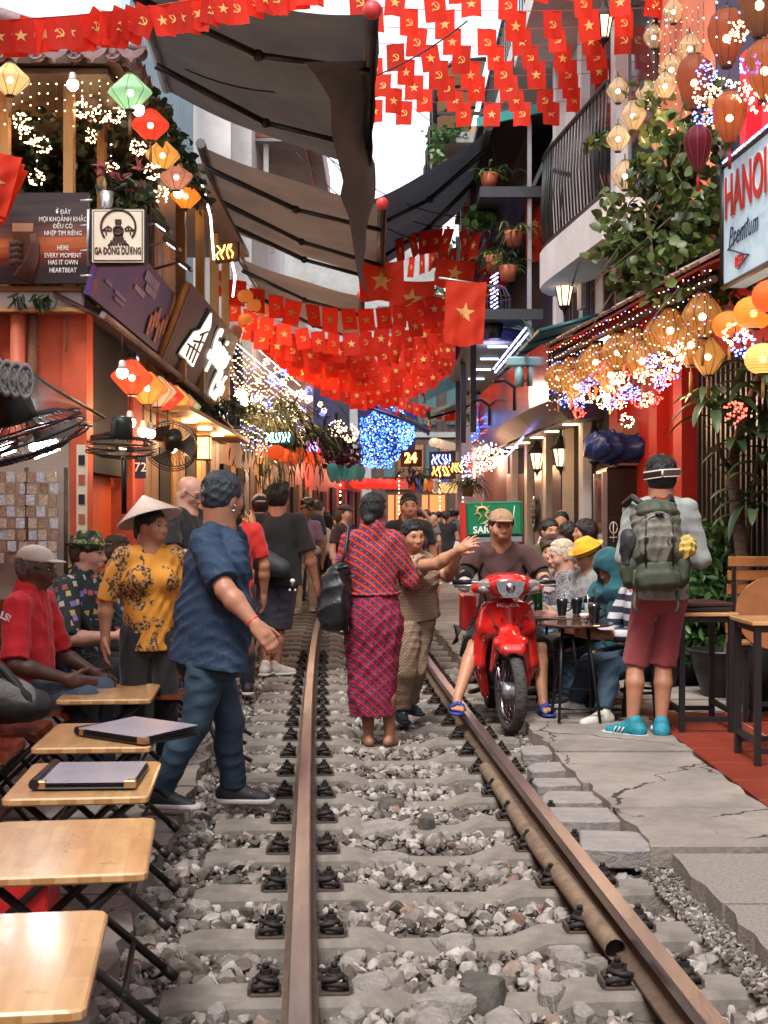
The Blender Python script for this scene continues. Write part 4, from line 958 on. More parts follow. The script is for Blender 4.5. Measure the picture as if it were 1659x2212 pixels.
for k,(x,y,Y) in enumerate(((350,487,12.2),(372,527,13.4),(398,572,14.6))):
 t=thing('sign_lamp',('flood lamp nearest the square sign box','middle flood lamp over the purple banner','flood lamp above the slatted cafe sign')[k],'lamp',group='flood lamps over the signs')
 p=P(x,y,Y);m=MB();m.tube([p+Vector((-.35,.1,-.03)),p+Vector((-.05,0,.03))],.014,6);m.build('arm',M('grey_arm',(.12,.12,.125),.5),t)
 rt=rotm(ry=R(35));m=MB();m.box(p,(.2,.16,.04),rt,bev=.01);m.build('head',BLACK,t);m=MB();m.box(p-rt @ Vector((0,0,.024)),(.09,.08,.008),rt);m.build('lens',glow('flood_lens',(.9,.95,1),1.2),t)
t=thing('beer_sign','pale blue light box with red HANOI lettering at the right edge','sign')
q=[Vector(v) for v in ((2.385,9.5,3.12),(2.53,7.3,3.12),(2.53,7.3,3.97),(2.385,9.5,3.97))]
sm,snt,sb,sco=base_mat('beer_sign_print');v1=nd(snt,'ShaderNodeTexNoise',{'Vector':sco,'Scale':2.2,'Detail':4,'Distortion':2.5}).outputs[0]
pk=ramp(snt,v1,[(.35,(.30,.48,.58)),(.5,(.46,.60,.68)),(.6,(.36,.53,.62))]);snt.links.new(pk,sb.inputs['Base Color']);snt.links.new(pk,sb.inputs['Emission Color']);sb.inputs['Emission Strength'].default_value=.1
m=MB();m.slab(*q,.16);m.build('panel',sm,t)
ux=(q[1]-q[0]).normalized();uu=Vector((0,0,1));nn=ux.cross(uu)
def hp_(a,b,o=.01):return q[0]+(q[1]-q[0])*a+(q[3]-q[0])*b+nn*o
m=MB()
for a,b in ((0,1),(1,2),(2,3),(3,0)):m.tube([q[a],q[b]],.022,4)
m.build('frame',BLACK,t)
RL=M('red_letter',(.55,.02,.015),.4)
text('lettering_back','HANOI',.40,M('white_letter',(.75,.75,.72),.5),t,hp_(.025,.69,.004),ux,uu,bold=.05,wscale=.66,align='LEFT')
text('lettering','HANOI',.40,RL,t,hp_(.03,.69,.012),ux,uu,bold=.022,wscale=.66,align='LEFT')
text('script','Premium',.2,M('navy_ink',(.02,.03,.09),.5),t,hp_(.07,.36,.01),ux,uu,shear=.35,wscale=.72,align='LEFT',space=1.15)
text('small_lettering','BEER',.1,RL,t,hp_(.13,.14,.01),ux,uu,bold=.03,wscale=.9,align='LEFT')
m=MB();m.tube([hp_(.06+.2*(math.sin(k*.5)*.5+.5),.08+.34*k/16+.02*math.sin(k),.01) for k in range(17)],.006,5);m.build('flourish',M('navy_ink',(.02,.03,.09),.5),t)
t=thing('red_letter_sign','huge red block letters standing behind the beer sign','sign')
m=MB();m.slab((2.98,10.9,3.9),(3.2,7.6,3.9),(3.2,7.6,6),(2.98,10.9,6),.06);m.build('backing',M('navy_slats',(.03,.035,.09),.5),t)
text('letter','H',1.15,glow('red_lit_letter',(.75,.02,.03),.5,True),t,(2.86,10.15,4.62),(.06,-1,0),(0,0,1),depth=.16,bold=.02,wscale=.9)
text('letter','A',1.15,glow('red_lit_letter',(.75,.02,.03),.5,True),t,(2.93,9.2,4.62),(.06,-1,0),(0,0,1),depth=.16,bold=.02,wscale=.9)
#  flags
def flagmat(name,tr,c=(.74,.032,.012)):return M(name,c,.75,var=.14,vs=6,trl=tr,rnd=.24)
FLAG=flagmat('red_flag_cloth',.58);YEL=M('yellow_print',(.80,.52,.16),.7,var=.05,trl=.35)
def cloth(w,h,seed,n=6,k=8,amp=.012):
 rg=random.Random(seed);a,b,c=rg.uniform(0,6),rg.uniform(5,12),rg.uniform(-.05,.05)
 f=lambda u,v:amp*v*math.sin(u*b+a)+amp*1.6*v*v*math.sin(a*2+u*3)+c*v*w
 return f
def flag_meshes(w,h,seed,amp=.012,off=.003):
 f=cloth(w,h,seed,amp=amp);n,k=6,7
 vs=[Vector(((i/n-.5)*w*(1-.03*(j/k)*math.sin(seed)),f(i/n,j/k),-h*j/k)) for i in range(n+1) for j in range(k+1)]
 m=MB();m.add(vs,[[i*(k+1)+j,i*(k+1)+j+1,(i+1)*(k+1)+j+1,(i+1)*(k+1)+j] for i in range(n) for j in range(k)],0,True)
 me=m.mesh('flag',FLAG)
 def emb(poly,nm):
  mm=MB()
  for s_ in (-1,1):
   for pg in poly:mm.add([Vector((x*w,f(x+.5,.5-y*w/h)+s_*off,-h/2+y*w)) for x,y in pg],[list(range(len(pg)))],0)
  return mm.mesh(nm,YEL)
 st=[(.27*(1 if i%2==0 else .4)*math.sin(i*math.pi/5),.27*(1 if i%2==0 else .4)*math.cos(i*math.pi/5)) for i in range(10)]
 tris=[[(0,0),st[i],st[(i+1)%10]] for i in range(10)]
 ar=[(.06+.19*math.cos(q),.0+.19*math.sin(q)) for q in np.linspace(1.9,-2.3,12)];ai=[(.035+.15*math.cos(q),.02+.155*math.sin(q)) for q in np.linspace(1.9,-2.3,12)]
 sick=[[(x-.04,y) for x,y in (ar[i],ar[i+1],ai[i+1],ai[i])] for i in range(11)]+[[(-.16,-.2),(-.12,-.22),(-.04,-.12),(-.08,-.1)]]
 ham=[[(-.16,.1),(-.06,.2),(-.0,.16),(-.12,.04)],[(-.08,.11),(-.05,.14),(.18,-.13),(.14,-.17)]]
 return me,emb(tris,'star'),emb(sick+ham,'hammer_and_sickle')
FM=[flag_meshes(.2,.29,s,amp=.008) for s in range(8)]
def flag(p,kind,lb,grp,rz=0,ry=0,scale=1,rx=0):
 me,st,hs_=FM[random.randrange(8)];o=link('flag',me,loc=p);o.rotation_euler=(rx,ry,rz);o.scale=(scale,)*3
 tag(o,lb,'flag',grp)
 if kind=='s':link('star',st,o)
 elif kind=='h':link('hammer_and_sickle',hs_,o)
 return o
BFLAG=M('big_flag_cloth',(.72,.045,.012),.7,var=.06,vs=3,trl=.5)
STRING=M('flag_string',(.35,.06,.04),.7)
def fstring(a,b,sag,n,lb,grp,off=0,skip=lambda i:False,scale=1,lean=.06,kinds='sh'):
 a,b=Vector(a),Vector(b);f=lambda t:a.lerp(b,t)-Vector((0,0,sag*4*t*(1-t)))
 m=MB();m.tube([f(i/24) for i in range(25)],.004,4);tag(m.build('flag_string',STRING),'thin cord holding '+lb[0],'cord')
 dr=b-a;rz=math.atan2(dr.y,dr.x)
 for i in range(n):
  if skip(i):continue
  t=(i+.5)/n;p=f(t);ch=kinds[(i+off)%len(kinds)]
  flag(p,ch,('yellow star' if ch=='s' else 'hammer and sickle')+' flag, '+ORD[i]+' from the left '+lb[1],grp,rz+random.uniform(-.3,.3),random.gauss(0,lean),scale*random.uniform(.93,1.08),random.uniform(-.22,.16))
for k in range(9):
 Y=12.5+k*.5;y0=(1119-(6.62-EYE)*F/Y)
 x1,x2=-.55+.13*(k%3),3.05+.13*(k%3)
 place=('nearest','second','third','fourth','fifth','sixth','seventh','eighth','farthest')[k]
 fstring((x1,Y,6.62),(x2,Y+.1,6.68),.06,10,(f'the {place} row of flags across the bright sky',f'in the {place} row across the sky'),'flags strung across the sky',k%2,skip=lambda i:(i*7+k*3)%11==5,lean=.05)
in_bunch='in the bunch over the mauve tiles'
a,b=P(-20,44,9.0),P(690,-62,10.0)
fstring(a,b,.07,30,('the bunched flags over the mauve roof tiles',in_bunch),'flags bunched above the tiled roof',0,lean=.2,scale=.8)
for k,(y,zl,zr,sg,n) in enumerate(((19.5,5.15,5.6,.7,17),(21,5.0,6.0,.95,17),(22.5,4.9,5.7,.85,17),(24,5.1,6.2,1.2,17),(25.5,4.9,5.6,.9,17),(27.2,4.95,6.4,1.1,18),(29,5.1,6.3,1.25,17),(31.5,5.0,6.2,1.0,16),(34.5,4.9,6.2,.75,15))):
 nm=('nearest','second','third','fourth','fifth','sixth','seventh','eighth','farthest')[k]
 fstring((XL(y)+.1,y,zl),(XR(y)-.3,y+2,zr),sg,n,(f'the {nm} low row of flags over the lane',f'in the {nm} low row over the lane'),'flags sagging over the lane',k%2,lean=.1,scale=1.22 if k<7 else 1.1,skip=lambda i:k>5 and i<3)
fstring(P(1000,430,22),P(1055,495,19),.1,3,('three flags by the hanging plants','beside the hanging plants of the iron terrace'),'flags by the iron terrace',0,scale=1.25)
fstring(P(860,855,34),P(1010,880,33),.15,9,('the small row of flags at the far bend','in the small row at the far bend'),'flags at the far bend',0)
def far_flags():
 rg=random.Random(4);fm,em=MB(),MB();st=[(.055*(1 if i%2==0 else .4)*math.sin(i*math.pi/5),.055*(1 if i%2==0 else .4)*math.cos(i*math.pi/5)) for i in range(10)]
 for r in range(9):
  y=23+r*1.7;x0,x1=XL(y)+.2,XR(y)-.2;zl,zr,sg=rg.uniform(4.9,5.3),rg.uniform(5.6,6.6),rg.uniform(.5,1.3)
  for i in range(15):
   t=(i+rg.uniform(.2,.8))/15;c=Vector((x0+(x1-x0)*t,y+rg.uniform(-.2,.2),zl+(zr-zl)*t-sg*4*t*(1-t)));q=rotm(rg.gauss(0,.15),rg.gauss(0,.12),rg.gauss(0,.4));s=rg.uniform(1.05,1.3)
   vs=[c+q @ (Vector(((u-.5)*.2,.012*math.sin(u*6+i)*(v+.2)*2,-.28*v))*s) for u in (0,.33,.66,1) for v in (0,.5,1)]
   fm.add(vs,[[a*3+b,a*3+b+1,a*3+b+4,a*3+b+3] for a in range(3) for b in (0,1)],0,True)
   for sd in (-.022,.022):em.add([c+q @ (Vector((px,sd,-.14+pz))*s) for px,pz in st],[list(range(10))])
 o=bpy.data.objects.new('bunting',None);COL.objects.link(o);tag(o,kind='stuff');tag(fm.build('flags',FLAG,o),kind='stuff');tag(em.build('stars',YEL,o),kind='stuff')
def big_flag(p,w,h,lb,seed,rz=0,ry=0,pole=None):
 rg=random.Random(seed+5);A,Bq=rg.uniform(0,6),rg.uniform(9,13);r_=h/w
 f=lambda u,v:.035*(.35+v)*math.sin(u*Bq+A+1.2*v)+.06*v*math.sin(u*4+A)+.012*math.sin(v*16+u*9)
 n=24;m=MB();m.add([Vector(((i/n-.5)*(1-.06*(j/n)),f(i/n,j/n),-r_*j/n+.025*math.sin(i/n*7+A)*(j/n)-.03*math.sin(math.pi*i/n))) for i in range(n+1) for j in range(n+1)],[[i*(n+1)+j,i*(n+1)+j+1,(i+1)*(n+1)+j+1,(i+1)*(n+1)+j] for i in range(n) for j in range(n)],0,True);me=m.mesh('flag',BFLAG)
 S_=.25 if r_>.7 else .2;sp_=[(S_*(1 if i%2==0 else .4)*math.sin(i*math.pi/5+.1),S_*(1 if i%2==0 else .4)*math.cos(i*math.pi/5+.1)) for i in range(10)];mm=MB()
 for s_ in (-1,1):
  for i in range(10):
   a_,b_=Vector(sp_[i]),Vector(sp_[(i+1)%10]);q=[[(a_*(k/4)).lerp(b_*(k/4),j/max(1,k)) for j in range(k+1)] for k in range(5)]
   V_=lambda v:Vector((v.x,f(v.x+.5,.5-v.y/r_)+s_*.006,-r_/2+v.y))
   for k in range(4):
    for j in range(k+1):
     mm.add([V_(q[k][j]),V_(q[k+1][j]),V_(q[k+1][j+1])],[[0,1,2]])
     if j<k:mm.add([V_(q[k][j]),V_(q[k+1][j+1]),V_(q[k][j+1])],[[0,1,2]])
 st=mm.mesh('star',YEL);o=link('flag',me,loc=p);o.scale=(w,)*3;o.rotation_euler=(0,ry,rz);tag(o,lb,'flag');link('star',st,o)
 if pole:m=MB();m.tube(pole,.014,6);tag(m.build('flag_pole',METAL),'pole carrying the '+lb[:40].rsplit(' ',1)[0],'pole')
big_flag(P(1007,607,17),.52,.80,'large orange red star flag hanging from a pole on the right',3,ry=.04,pole=[P(948,600,17),P(1075,620,17.3)])
big_flag(P(822,565,19.2),.66,.55,'wide red star flag just right of the brown awning',1,ry=-.05)
big_flag(P(890,605,21),.72,.60,'dark red star flag behind the wide one in the middle',2,ry=.03)
big_flag(P(985,560,20),.6,.42,'red star flag partly hidden behind the big orange red flag',5,ry=.1)
for k,(a,b,n) in enumerate(((P(850,520,21),P(1045,505,19),7),(P(880,560,23),P(1040,545,21),7))):fstring(a,b,-.12,n,(f'the {("upper", "lower")[k]} loose row of flags by the slate awning',f'in the {("upper", "lower")[k]} row by the slate awning'),'flags by the slate awning',k,scale=1.25,lean=.12)
big_flag(P(1155,400,18.6),.26,1.05,'narrow red flag hanging by the white house railing',4)
far_flags()
for k in range(3):big_flag(P(8+k*8,330+k*12,10.6+k*.03),.3,.48,('red folded flag at the left edge above the beer poster','red folded flag second from the left edge','third red folded flag above the beer poster')[k],k,ry=.25+.08*k)
#  lanterns
RIB=M('lantern_rib',(.16,.07,.04),.6);DISC=M('lantern_disc',(.05,.03,.025),.6)
LB=glow('lantern_bulb',(1,.78,.46),8)
TAS={}
def shade_mat(name,c,es,alpha=.82):
 return M(name,c,.55,var=.12,vs=3,trl=.55,es=es,em=c,alpha=alpha,bump=.15,bs=25)
PROF={'diamond':[(.16,.62),(.2,.6),(.5,.3),(.72,.1),(.78,0),(.72,-.1),(.5,-.32),(.22,-.6),(.17,-.63)],
  'balloon':[(.2,.86),(.27,.82),(.48,.62),(.57,.35),(.55,.1),(.45,-.25),(.3,-.6),(.18,-.84),(.15,-.88)],
  'garlic':[(.16,.72),(.24,.66),(.5,.32),(.64,.05),(.6,-.1),(.42,-.38),(.24,-.62),(.16,-.7)],
  'round':[(.2,.52),(.36,.47),(.52,.35),(.62,.18),(.65,0),(.62,-.18),(.52,-.35),(.36,-.47),(.2,-.52)]}
LC={}
def lantern(p,size,kind,col,es,lb,grp=None,tassel=None,bulb=True,name='lantern',alpha=.82,nr=8,rz=None,tilt=0,shade=None):
 key=(kind,col,es,nr,tassel,bulb,alpha,size,shade)
 if key in LC:
  o=dup(LC[key],p,random.uniform(0,6) if rz is None else rz,lb)
  if grp:o['group']=grp
  o.rotation_euler[0]=tilt;return o
 t=thing('lantern',lb,'lantern',p,0,grp);pr=[(r*size,z*size) for r,z in PROF[kind]]
 es=es*(.5 if kind=='round' else 1);pf=[]
 for (r0,z0),(r1,z1) in zip(pr,pr[1:]):pf+=[(r0+(r1-r0)*q,z0+(z1-z0)*q) for q in (0,.5)]
 pf.append(pr[-1]);n=nr*4;m=MB();vs=[]
 for r,z in pf:
  for j in range(n):
   a=2*math.pi*j/n;d=1-.045*math.sin(math.pi*(j%4)/4) if kind != 'round' else 1
   vs.append((r*d*math.cos(a),r*d*math.sin(a),z))
 m.add(vs,[[(i)*n+(j+1)%n,i*n+j,(i+1)*n+j,(i+1)*n+(j+1)%n] for i in range(len(pf)-1) for j in range(n)],0,True)
 m.build('shade',shade_mat('shade_%s'%str(col),col,es*.55,alpha) if not shade else shade,t)
 for j in range(nr if kind != 'round' else 0):
  a=2*math.pi*j/nr;m=MB();m.tube([(r*1.01*math.cos(a),r*1.01*math.sin(a),z) for r,z in pr],size*.013,4);m.build('rib',RIB,t)
 if kind=='round':
  m=MB()
  for q in np.linspace(-.45,.45,10):
   r=np.interp(q,[z for _,z in PROF['round']][::-1],[r for r,_ in PROF['round']][::-1])*size
   m.tube([(r*math.cos(a),r*math.sin(a),q*size) for a in np.linspace(0,6.283,25)],size*.008,3,cap=False)
  tag(m.build('wire_hoop',M('lantern_hoop',tuple(x*.6 for x in col),.6),t),kind='stuff')
 for r,z in (pr[0],pr[-1]):m=MB();m.lathe([(.001,-.02*size),(r*1.08,-.03*size),(r*1.08,.05*size),(.001,.05*size)],12,(0,0,z));m.build('end_ring',DISC,t)
 m=MB();m.tube([(0,0,pr[0][1]),(0,0,pr[0][1]+size*.35)],.006,5);m.build('cord',WIRE,t)
 if bulb:m=MB();m.ball((0,0,-.02*size),size*.13,10);m.build('bulb',LB,t)
 if tassel:
  z=pr[-1][1];m=MB();m.tube([(0,0,z),(0,0,z-.25*size)],.005,4);m.ball((0,0,z-.22*size),size*.06,8)
  for j in range(7):
   a=j*.9;m.tube([(0,0,z-.25*size),(.03*size*math.cos(a),.03*size*math.sin(a),z-.34*size),(.035*size*math.cos(a),.035*size*math.sin(a),z-.85*size)],.007,4)
  m.build('tassel',M('tassel_%s'%str(tassel),tassel,.8),t)
 LC[key]=t;t.rotation_euler=(tilt,0,random.uniform(0,6) if rz is None else rz);return t
G1='silk lanterns under the tiled eave'
for x,y,Y,sz,c,es,lb in ((22,172,10.6,.2,(.62,.45,.22),.8,'cream silk lantern at the left edge under the tiled eave'),(281,200,10.7,.225,(.28,.52,.34),.55,'pale green silk lantern under the roof corner'),
  (325,270,11.3,.21,(.72,.06,.03),.8,'red silk lantern with leaves in front, below the green one'),(351,335,12.3,.21,(.70,.38,.10),.7,'yellow silk lantern below the red one'),
  (381,382,13.2,.215,(.55,.26,.20),.55,'dusty pink silk lantern below the yellow one'),(401,424,14.0,.21,(.78,.24,.03),.9,'orange silk lantern lowest under the roof edge')):
 lantern(P(x,y,Y),sz,'diamond',c,es,lb,G1,tassel=(.35,.22,.12) if y in (172,200,270,424) else None)
G2='silk lanterns under the corrugated eave'
for k,(x,y,Y,c,nm) in enumerate(((285,815,11.3,(.80,.10,.04),'front red orange'),(318,838,12.1,(.80,.28,.06),'orange'),(340,846,12.9,(.60,.42,.26),'cream'),(358,856,13.7,(.72,.05,.03),'deep red'),(376,862,14.5,(.72,.42,.10),'yellow'),(388,870,15.3,(.70,.28,.16),'salmon'),(402,878,16.1,(.40,.50,.22),'lime green'))):
 lantern(P(x,y,Y),.235,'diamond',c,.75,nm+' silk lantern in the row under the corrugated eave',G2,tassel=(.35,.05,.03) if k in (0,2) else None)
G3='brown balloon lanterns at the beer sign'
for x,y,Y,sz,c,es,lb in ((1570,82,9.6,.235,(.30,.075,.028),.2,'brown balloon lantern highest of those with a bulb near the red letters'),(1500,178,9.8,.225,(.28,.07,.03),.2,'brown balloon lantern left of the red letters'),(1576,254,8.9,.195,(.36,.085,.025),.25,'brown balloon lantern just above the beer sign'),
  (1508,320,9.2,.17,(.20,.015,.035),.1,'wine red unlit balloon lantern in front of the vine'),(1652,152,8.6,.22,(.34,.10,.03),.25,'brown lantern cut by the right edge beside the letters'),(1640,10,8.6,.24,(.18,.075,.035),.2,'brown lantern in the top right corner')):
 lantern(P(x,y,Y),sz,'balloon',c,es,lb,G3,tassel=(.3,.02,.02) if y in (254,320) else None,bulb=y != 320,alpha=.86,nr=10)
G4='frayed cream lanterns on the white house'
for k,(x,y,Y,lb) in enumerate(((1455,25,12.6,'highest, behind the flags'),(1490,105,12,'by the salmon wall, right of the flags'),(1450,150,12.4,'half behind the flags by the salmon wall'),(1437,185,12,'under the flag rows beside a black stay'),(1398,205,12.8,'between the flags and the vine'),(1368,250,12.2,'above the vine top'),(1335,300,12,'wound with loose twine left of the vine'),(1335,196,13.2,'wrapped in twine behind the lowest flags'),(1350,380,12.4,'half hidden in the vine'),(1412,80,13.2,'behind the flags near the iron lamp'),(1425,300,12.3,'deep in the vine leaves'))):
 lantern(P(x,y,Y),.165+.012*(k%3),'garlic',(.50,.40,.26),.18,'frayed cream lantern '+lb,G4,alpha=.6,nr=8)
G5='yellow silk lanterns under the shingle eave'
for k in range(13):
 y=9.9+.36*k;lb=('nearest','second','third','fourth','fifth','sixth','seventh','eighth','ninth','tenth','eleventh','twelfth','farthest')[k]
 lantern((ev(y)+.1+.04*(k%2),y,2.98-.16*(k%3==1)),.235,'garlic',(.40,.20,.06),.28,f'yellow silk lantern, {lb} from the beer sign under the shingle eave',G5,tassel=(.30,.17,.05),nr=10,alpha=.86)
lantern(P(1529,770,10.2),.205,'garlic',(.50,.28,.09),.35,'yellow silk lantern hanging lowest by the round paper ones',G5,tassel=(.30,.17,.05),nr=10,alpha=.86)
G6='round paper lanterns under the beer sign'
for x,y,Y,sz,c,lb in ((1575,702,9.3,.175,(.85,.22,.04),'orange paper lantern left of the bigger orange one'),(1628,676,8.6,.195,(.9,.32,.05),'bigger orange paper lantern under the beer sign'),(1668,640,8.3,.19,(.85,.16,.04),'red orange paper lantern cut by the right edge'),(1648,775,8.3,.175,(.85,.62,.22),'pale yellow paper lantern at the right edge below the orange ones')):
 lantern(P(x,y,Y),sz,'round',c,1.0,lb,G6,tassel=(.45,.26,.08),alpha=.95)
G7='orange round lanterns on the far left shop'
for k in range(6):lantern(P(596+k*17,977+(k%3)*6+k,21.5+k*1.1),.22,'round',(.80,.16,.04),.8,('nearest','second','third','fourth','fifth','farthest')[k]+' orange lantern in the row under the far left plants',G7,alpha=.95,bulb=False)
for k in range(5):lantern(P(938+k*9,956+k*2,40+k*.8),.26,'round',(.85,.75,.55),.9,('nearest','second','middle','fourth','farthest')[k]+' white paper lantern in the cluster at the far bend','white paper lanterns at the bend',bulb=False,alpha=.95)
for k in range(6):lantern(P(718+k*12,1020+(k%2)*3,30+k),.24,'balloon',(.04,.26,.26),.25,('first','second','third','fourth','fifth','sixth')[k]+' teal lantern from the left in the far teal row','teal lanterns over the far shop',bulb=False)
for k in range(11):lantern(P(768+k*9,1044+(k%2)*2,41+k*.5),.27,'diamond',(.85,.05,.03),1.1,ORD[k]+' red lantern from the left in the glowing row above the red shop','red lanterns of the far red shop',bulb=False)
for k,c in enumerate(((.5,.06,.03),(.05,.12,.3),(.6,.3,.05),(.7,.2,.04),(.5,.42,.3))):lantern(P(893+k*12,1048,42),.24,'balloon',c,.5,('red','blue','yellow','orange','cream')[k]+' lantern in the mixed row at the bend','mixed lanterns at the bend',bulb=False)
for k in range(6):lantern(P(940+k*11,1054,44),.26,'garlic',(.85,.65,.3),1.0,ORD[k]+' cream lantern from the left in the far right row at the bend','cream lanterns at the bend',bulb=False)
for k in range(5):lantern(P(530+(k%3)*18,640+30*(k // 2)+(k%2)*20,18.8+k*.7),.17,'round',(.85,.30,.06),.8,('upper left','upper','middle','lower','lowest')[k]+' orange lantern behind the timber posts on the upper left floor','orange lanterns on the upper left floor',bulb=False,alpha=.95)
#  bulbs and fairy lights
BB=None
def bulb(p,lb,r=.045,grp='bare bulbs'):
 global BB
 if BB is None:
  t=thing('light_bulb',lb,'light bulb',p,0,grp)
  m=MB();m.ball((0,0,0),(1,1,1.05),12);m.build('glass',BULB,t);m=MB();m.lathe([(.9,.55),(.62,1.2),(.55,1.9),(.3,2.1)],12,cap=True);m.build('base',M('white_plastic',(.6,.58,.55),.4),t)
  m=MB();m.tube([(0,0,2),(0,0,6)],.1,5);m.build('cord',WIRE,t);BB=t
 else:t=dup(BB,p,0,lb)
 t.scale=(r,)*3;t['group']=grp
 return t
for x,y,Y,lb in ((157,183,10.9,'bulb hanging between the cream and green lanterns'),(299,237,10.8,'bulb just below the green lantern'),(385,417,13.8,'bulb below the pink lantern'),(264,805,10.9,'bulb in front of the red orange lantern'),(281,913,11.3,'bulb under the front red orange lantern'),(309,932,12.1,'second bulb under the silk lantern row'),
  (325,936,12.6,'third bulb under the silk lantern row'),(362,946,13.5,'bulb by the back wall fan'),(373,968,14,'lowest bulb by the back wall fan')):bulb(P(x,y,Y),lb,.048)
def cluster_mesh(n,r,rb,mat,seed):
 rg=random.Random(seed);m=MB()
 for k in range(n):
  v=Vector((rg.gauss(0,1),rg.gauss(0,1),rg.gauss(0,1))).normalized();p=v*r*rg.uniform(.8,1.05)
  a,b=rb*1.0,rb
  q=[p+Vector(d)*rb for d in ((1,0,0),(-1,0,0),(0,1,0),(0,-1,0),(0,0,1),(0,0,-1))]
  m.add(q,[[0,2,4],[2,1,4],[1,3,4],[3,0,4],[2,0,5],[1,2,5],[3,1,5],[0,3,5]],0)
  if k%2==0:m.tube([(0,0,0),p],.0015,3,mi=1)
 m.tube([(0,0,0),(0,0,r*1.5)],.002,3,mi=1)
 return m.mesh('light_cluster',[mat,WIRE])
CLM={c:cluster_mesh(34,.07,.0085,{'w':FAIRY_W,'b':FAIRY_B,'r':FAIRY_R}[c],ord(c)) for c in 'wbr'}
CNT={}
CN={'w':'warm white','b':'blue','r':'red'}
def cluster(p,c,lb,grp,s=1):
 o=link('light_cluster',CLM[c],loc=p);o.scale=(s,)*3;o.rotation_euler=(random.random()*6,random.random()*6,random.random()*6);CNT[grp,c]=CNT.get((grp,c),0)+1;tag(o,f'{ORD[CNT[grp, c] - 1]} {CN[c]} ball from the left {lb}','light',grp);return o
for x,y in sorted(((90,88+45),(215,160),(178,237),(216,247),(252,250),(47,263),(60,292),(92,312),(200,292),(79,384),(298,318),(240,365),(330,370),(348,420),(88,172))):cluster(P(x,y,11.5+random.uniform(-.3,.8)),'w','before the leafy terrace wall','firework lights of the terrace',1.05)
ROW='firework lights under the shingle eave'
for x,y,c in sorted(((1225,838,'w'),(1240,845,'w'),(1222,868,'b'),(1237,866,'r'),(1252,870,'b'),(1252,890,'r'),(1262,835,'b'),(1270,860,'w'),(1285,818,'b'),(1277,842,'r'),(1297,808,'w'),(1300,868,'w'),(1315,790,'r'),(1310,845,'w'),(1318,872,'b'),(1330,836,'w'),(1335,818,'w'),(1340,855,'r'),(1350,850,'b'),(1358,798,'r'),(1360,845,'b'),(1372,852,'b'),(1340,870,'w'),(1380,865,'r'),(1385,810,'w'),(1400,815,'w'),(1396,862,'w'),(1405,780,'b'),(1415,858,'r'),(1420,790,'w'),(1430,828,'b'),(1438,815,'r'),(1440,765,'w'),(1450,805,'b'),(1455,785,'w'),(1470,760,'w'),(1355,908,'w'),(1345,825,'w'))):
 Y=9.6+(1490-x)*.016;cluster(P(x,y,Y),c,'in the shingle eave glow',ROW,.9)
for x,y,c,Y in sorted(((1525,160,'b',9.2),(1560,190,'w',9),(1600,195,'w',8.8),(1620,140,'b',8.7),(1520,250,'b',9.2),(1518,205,'w',9.3),(1598,65,'w',8.9),(1640,225,'w',8.6))):cluster(P(x,y,Y),c,'among the brown balloon lanterns','firework lights by the red letters',1.0)
for x,y,c,Y in ((1587,890,'r',9.4),(1605,745,'b',8.6),(1590,722,'w',8.7)):cluster(P(x,y,Y),c,'near the round paper lanterns','firework lights by the paper lanterns',1.15)
def strings(lb,lines,cols,rb=.008,step=.07,name='light_string',cord=True):
 """thin hanging light strings: bulbs in up to three colours joined as one object of its own per colour part"""
 t=thing(name,lb,'fairy lights');ms={c:MB() for c in set(cols)};w=MB();q=0
 for a,b in lines:
  a,b=Vector(a),Vector(b);n=max(2,int((b-a).length/step))
  if cord:w.tube([a,b],.0018,3,cap=False)
  for i in range(n+1):
   p=a.lerp(b,(i+random.uniform(-.2,.2))/n);c=cols[q%len(cols)];q+=1 if random.random()<.8 else 2
   r=rb*random.uniform(.7,1.1)
   ms[c].add([p+Vector(d)*r for d in ((1,0,0),(-1,0,0),(0,1,0),(0,-1,0),(0,0,1),(0,0,-1))],[[0,2,4],[2,1,4],[1,3,4],[3,0,4],[2,0,5],[1,2,5],[3,1,5],[0,3,5]])
 for c,m in ms.items():
  if m.v:tag(m.build('bulbs',{'w':FAIRY_W,'b':FAIRY_B,'r':FAIRY_R}[c],t),kind='stuff')
 if cord and w.v:tag(w.build('wires',WIRE,t),kind='stuff')
 return t
ls=[]
for k in range(44):
 y=9.4+k*.112;x=ev(y)-.02;L=.35+.2*random.random();ls.append(((x,y,3.24),(x,y,3.24-L-.1*(k>20))))
strings('dense curtain of warm, blue and red light strings under the shingle eave',ls,'wwbwr',.0062,.075)
ls=[]
for k in range(26):x=-4.0+k*.07;ls.append(((x,11.0,5.05),(x,11.0,5.05-random.uniform(.1,.35))))
for x,y0,y1 in ((216,160,240),(252,165,235),(178,215,230),(80,330,372),(240,315,360)):ls.append((P(x,y0,11.3),P(x,y1,11.3)))
strings('short warm light drops along the terrace eave in front of the leaves',ls,'w',.008,.09)
ls=[]
for k in range(46):
 y=19.4+k*.21;x=XL(y)+.42;ls.append(((x,y,4.02),(x,y,4.02-random.uniform(.4,.8))))
ls+=[((XL(19.4)+.45,19.4,4.05),(XL(29)+.45,29,4.05)),((XL(23)+.4,23,4.35),(XL(29)+.4,29,4.35))]
strings('warm light curtain on the railing of the far left upper floor',ls,'wwwwwwb',.011,.10)
ls=[]
for k in range(26):
 y=20+k*.2;x=XL(y)+.5;ls.append(((x,y,2.95),(x,y,2.95-random.uniform(.2,.45))))
strings('white and blue lights under the lower left eave',ls,'wwb',.010,.08)
for k in range(46):
 y=19.4+k*.22;cluster((XL(y)+.5+random.uniform(-.05,.1),y,random.uniform(3.2,3.5)),'wwwwb'[k%5],'under the far left light curtain','firework lights of the light curtain',1.0)
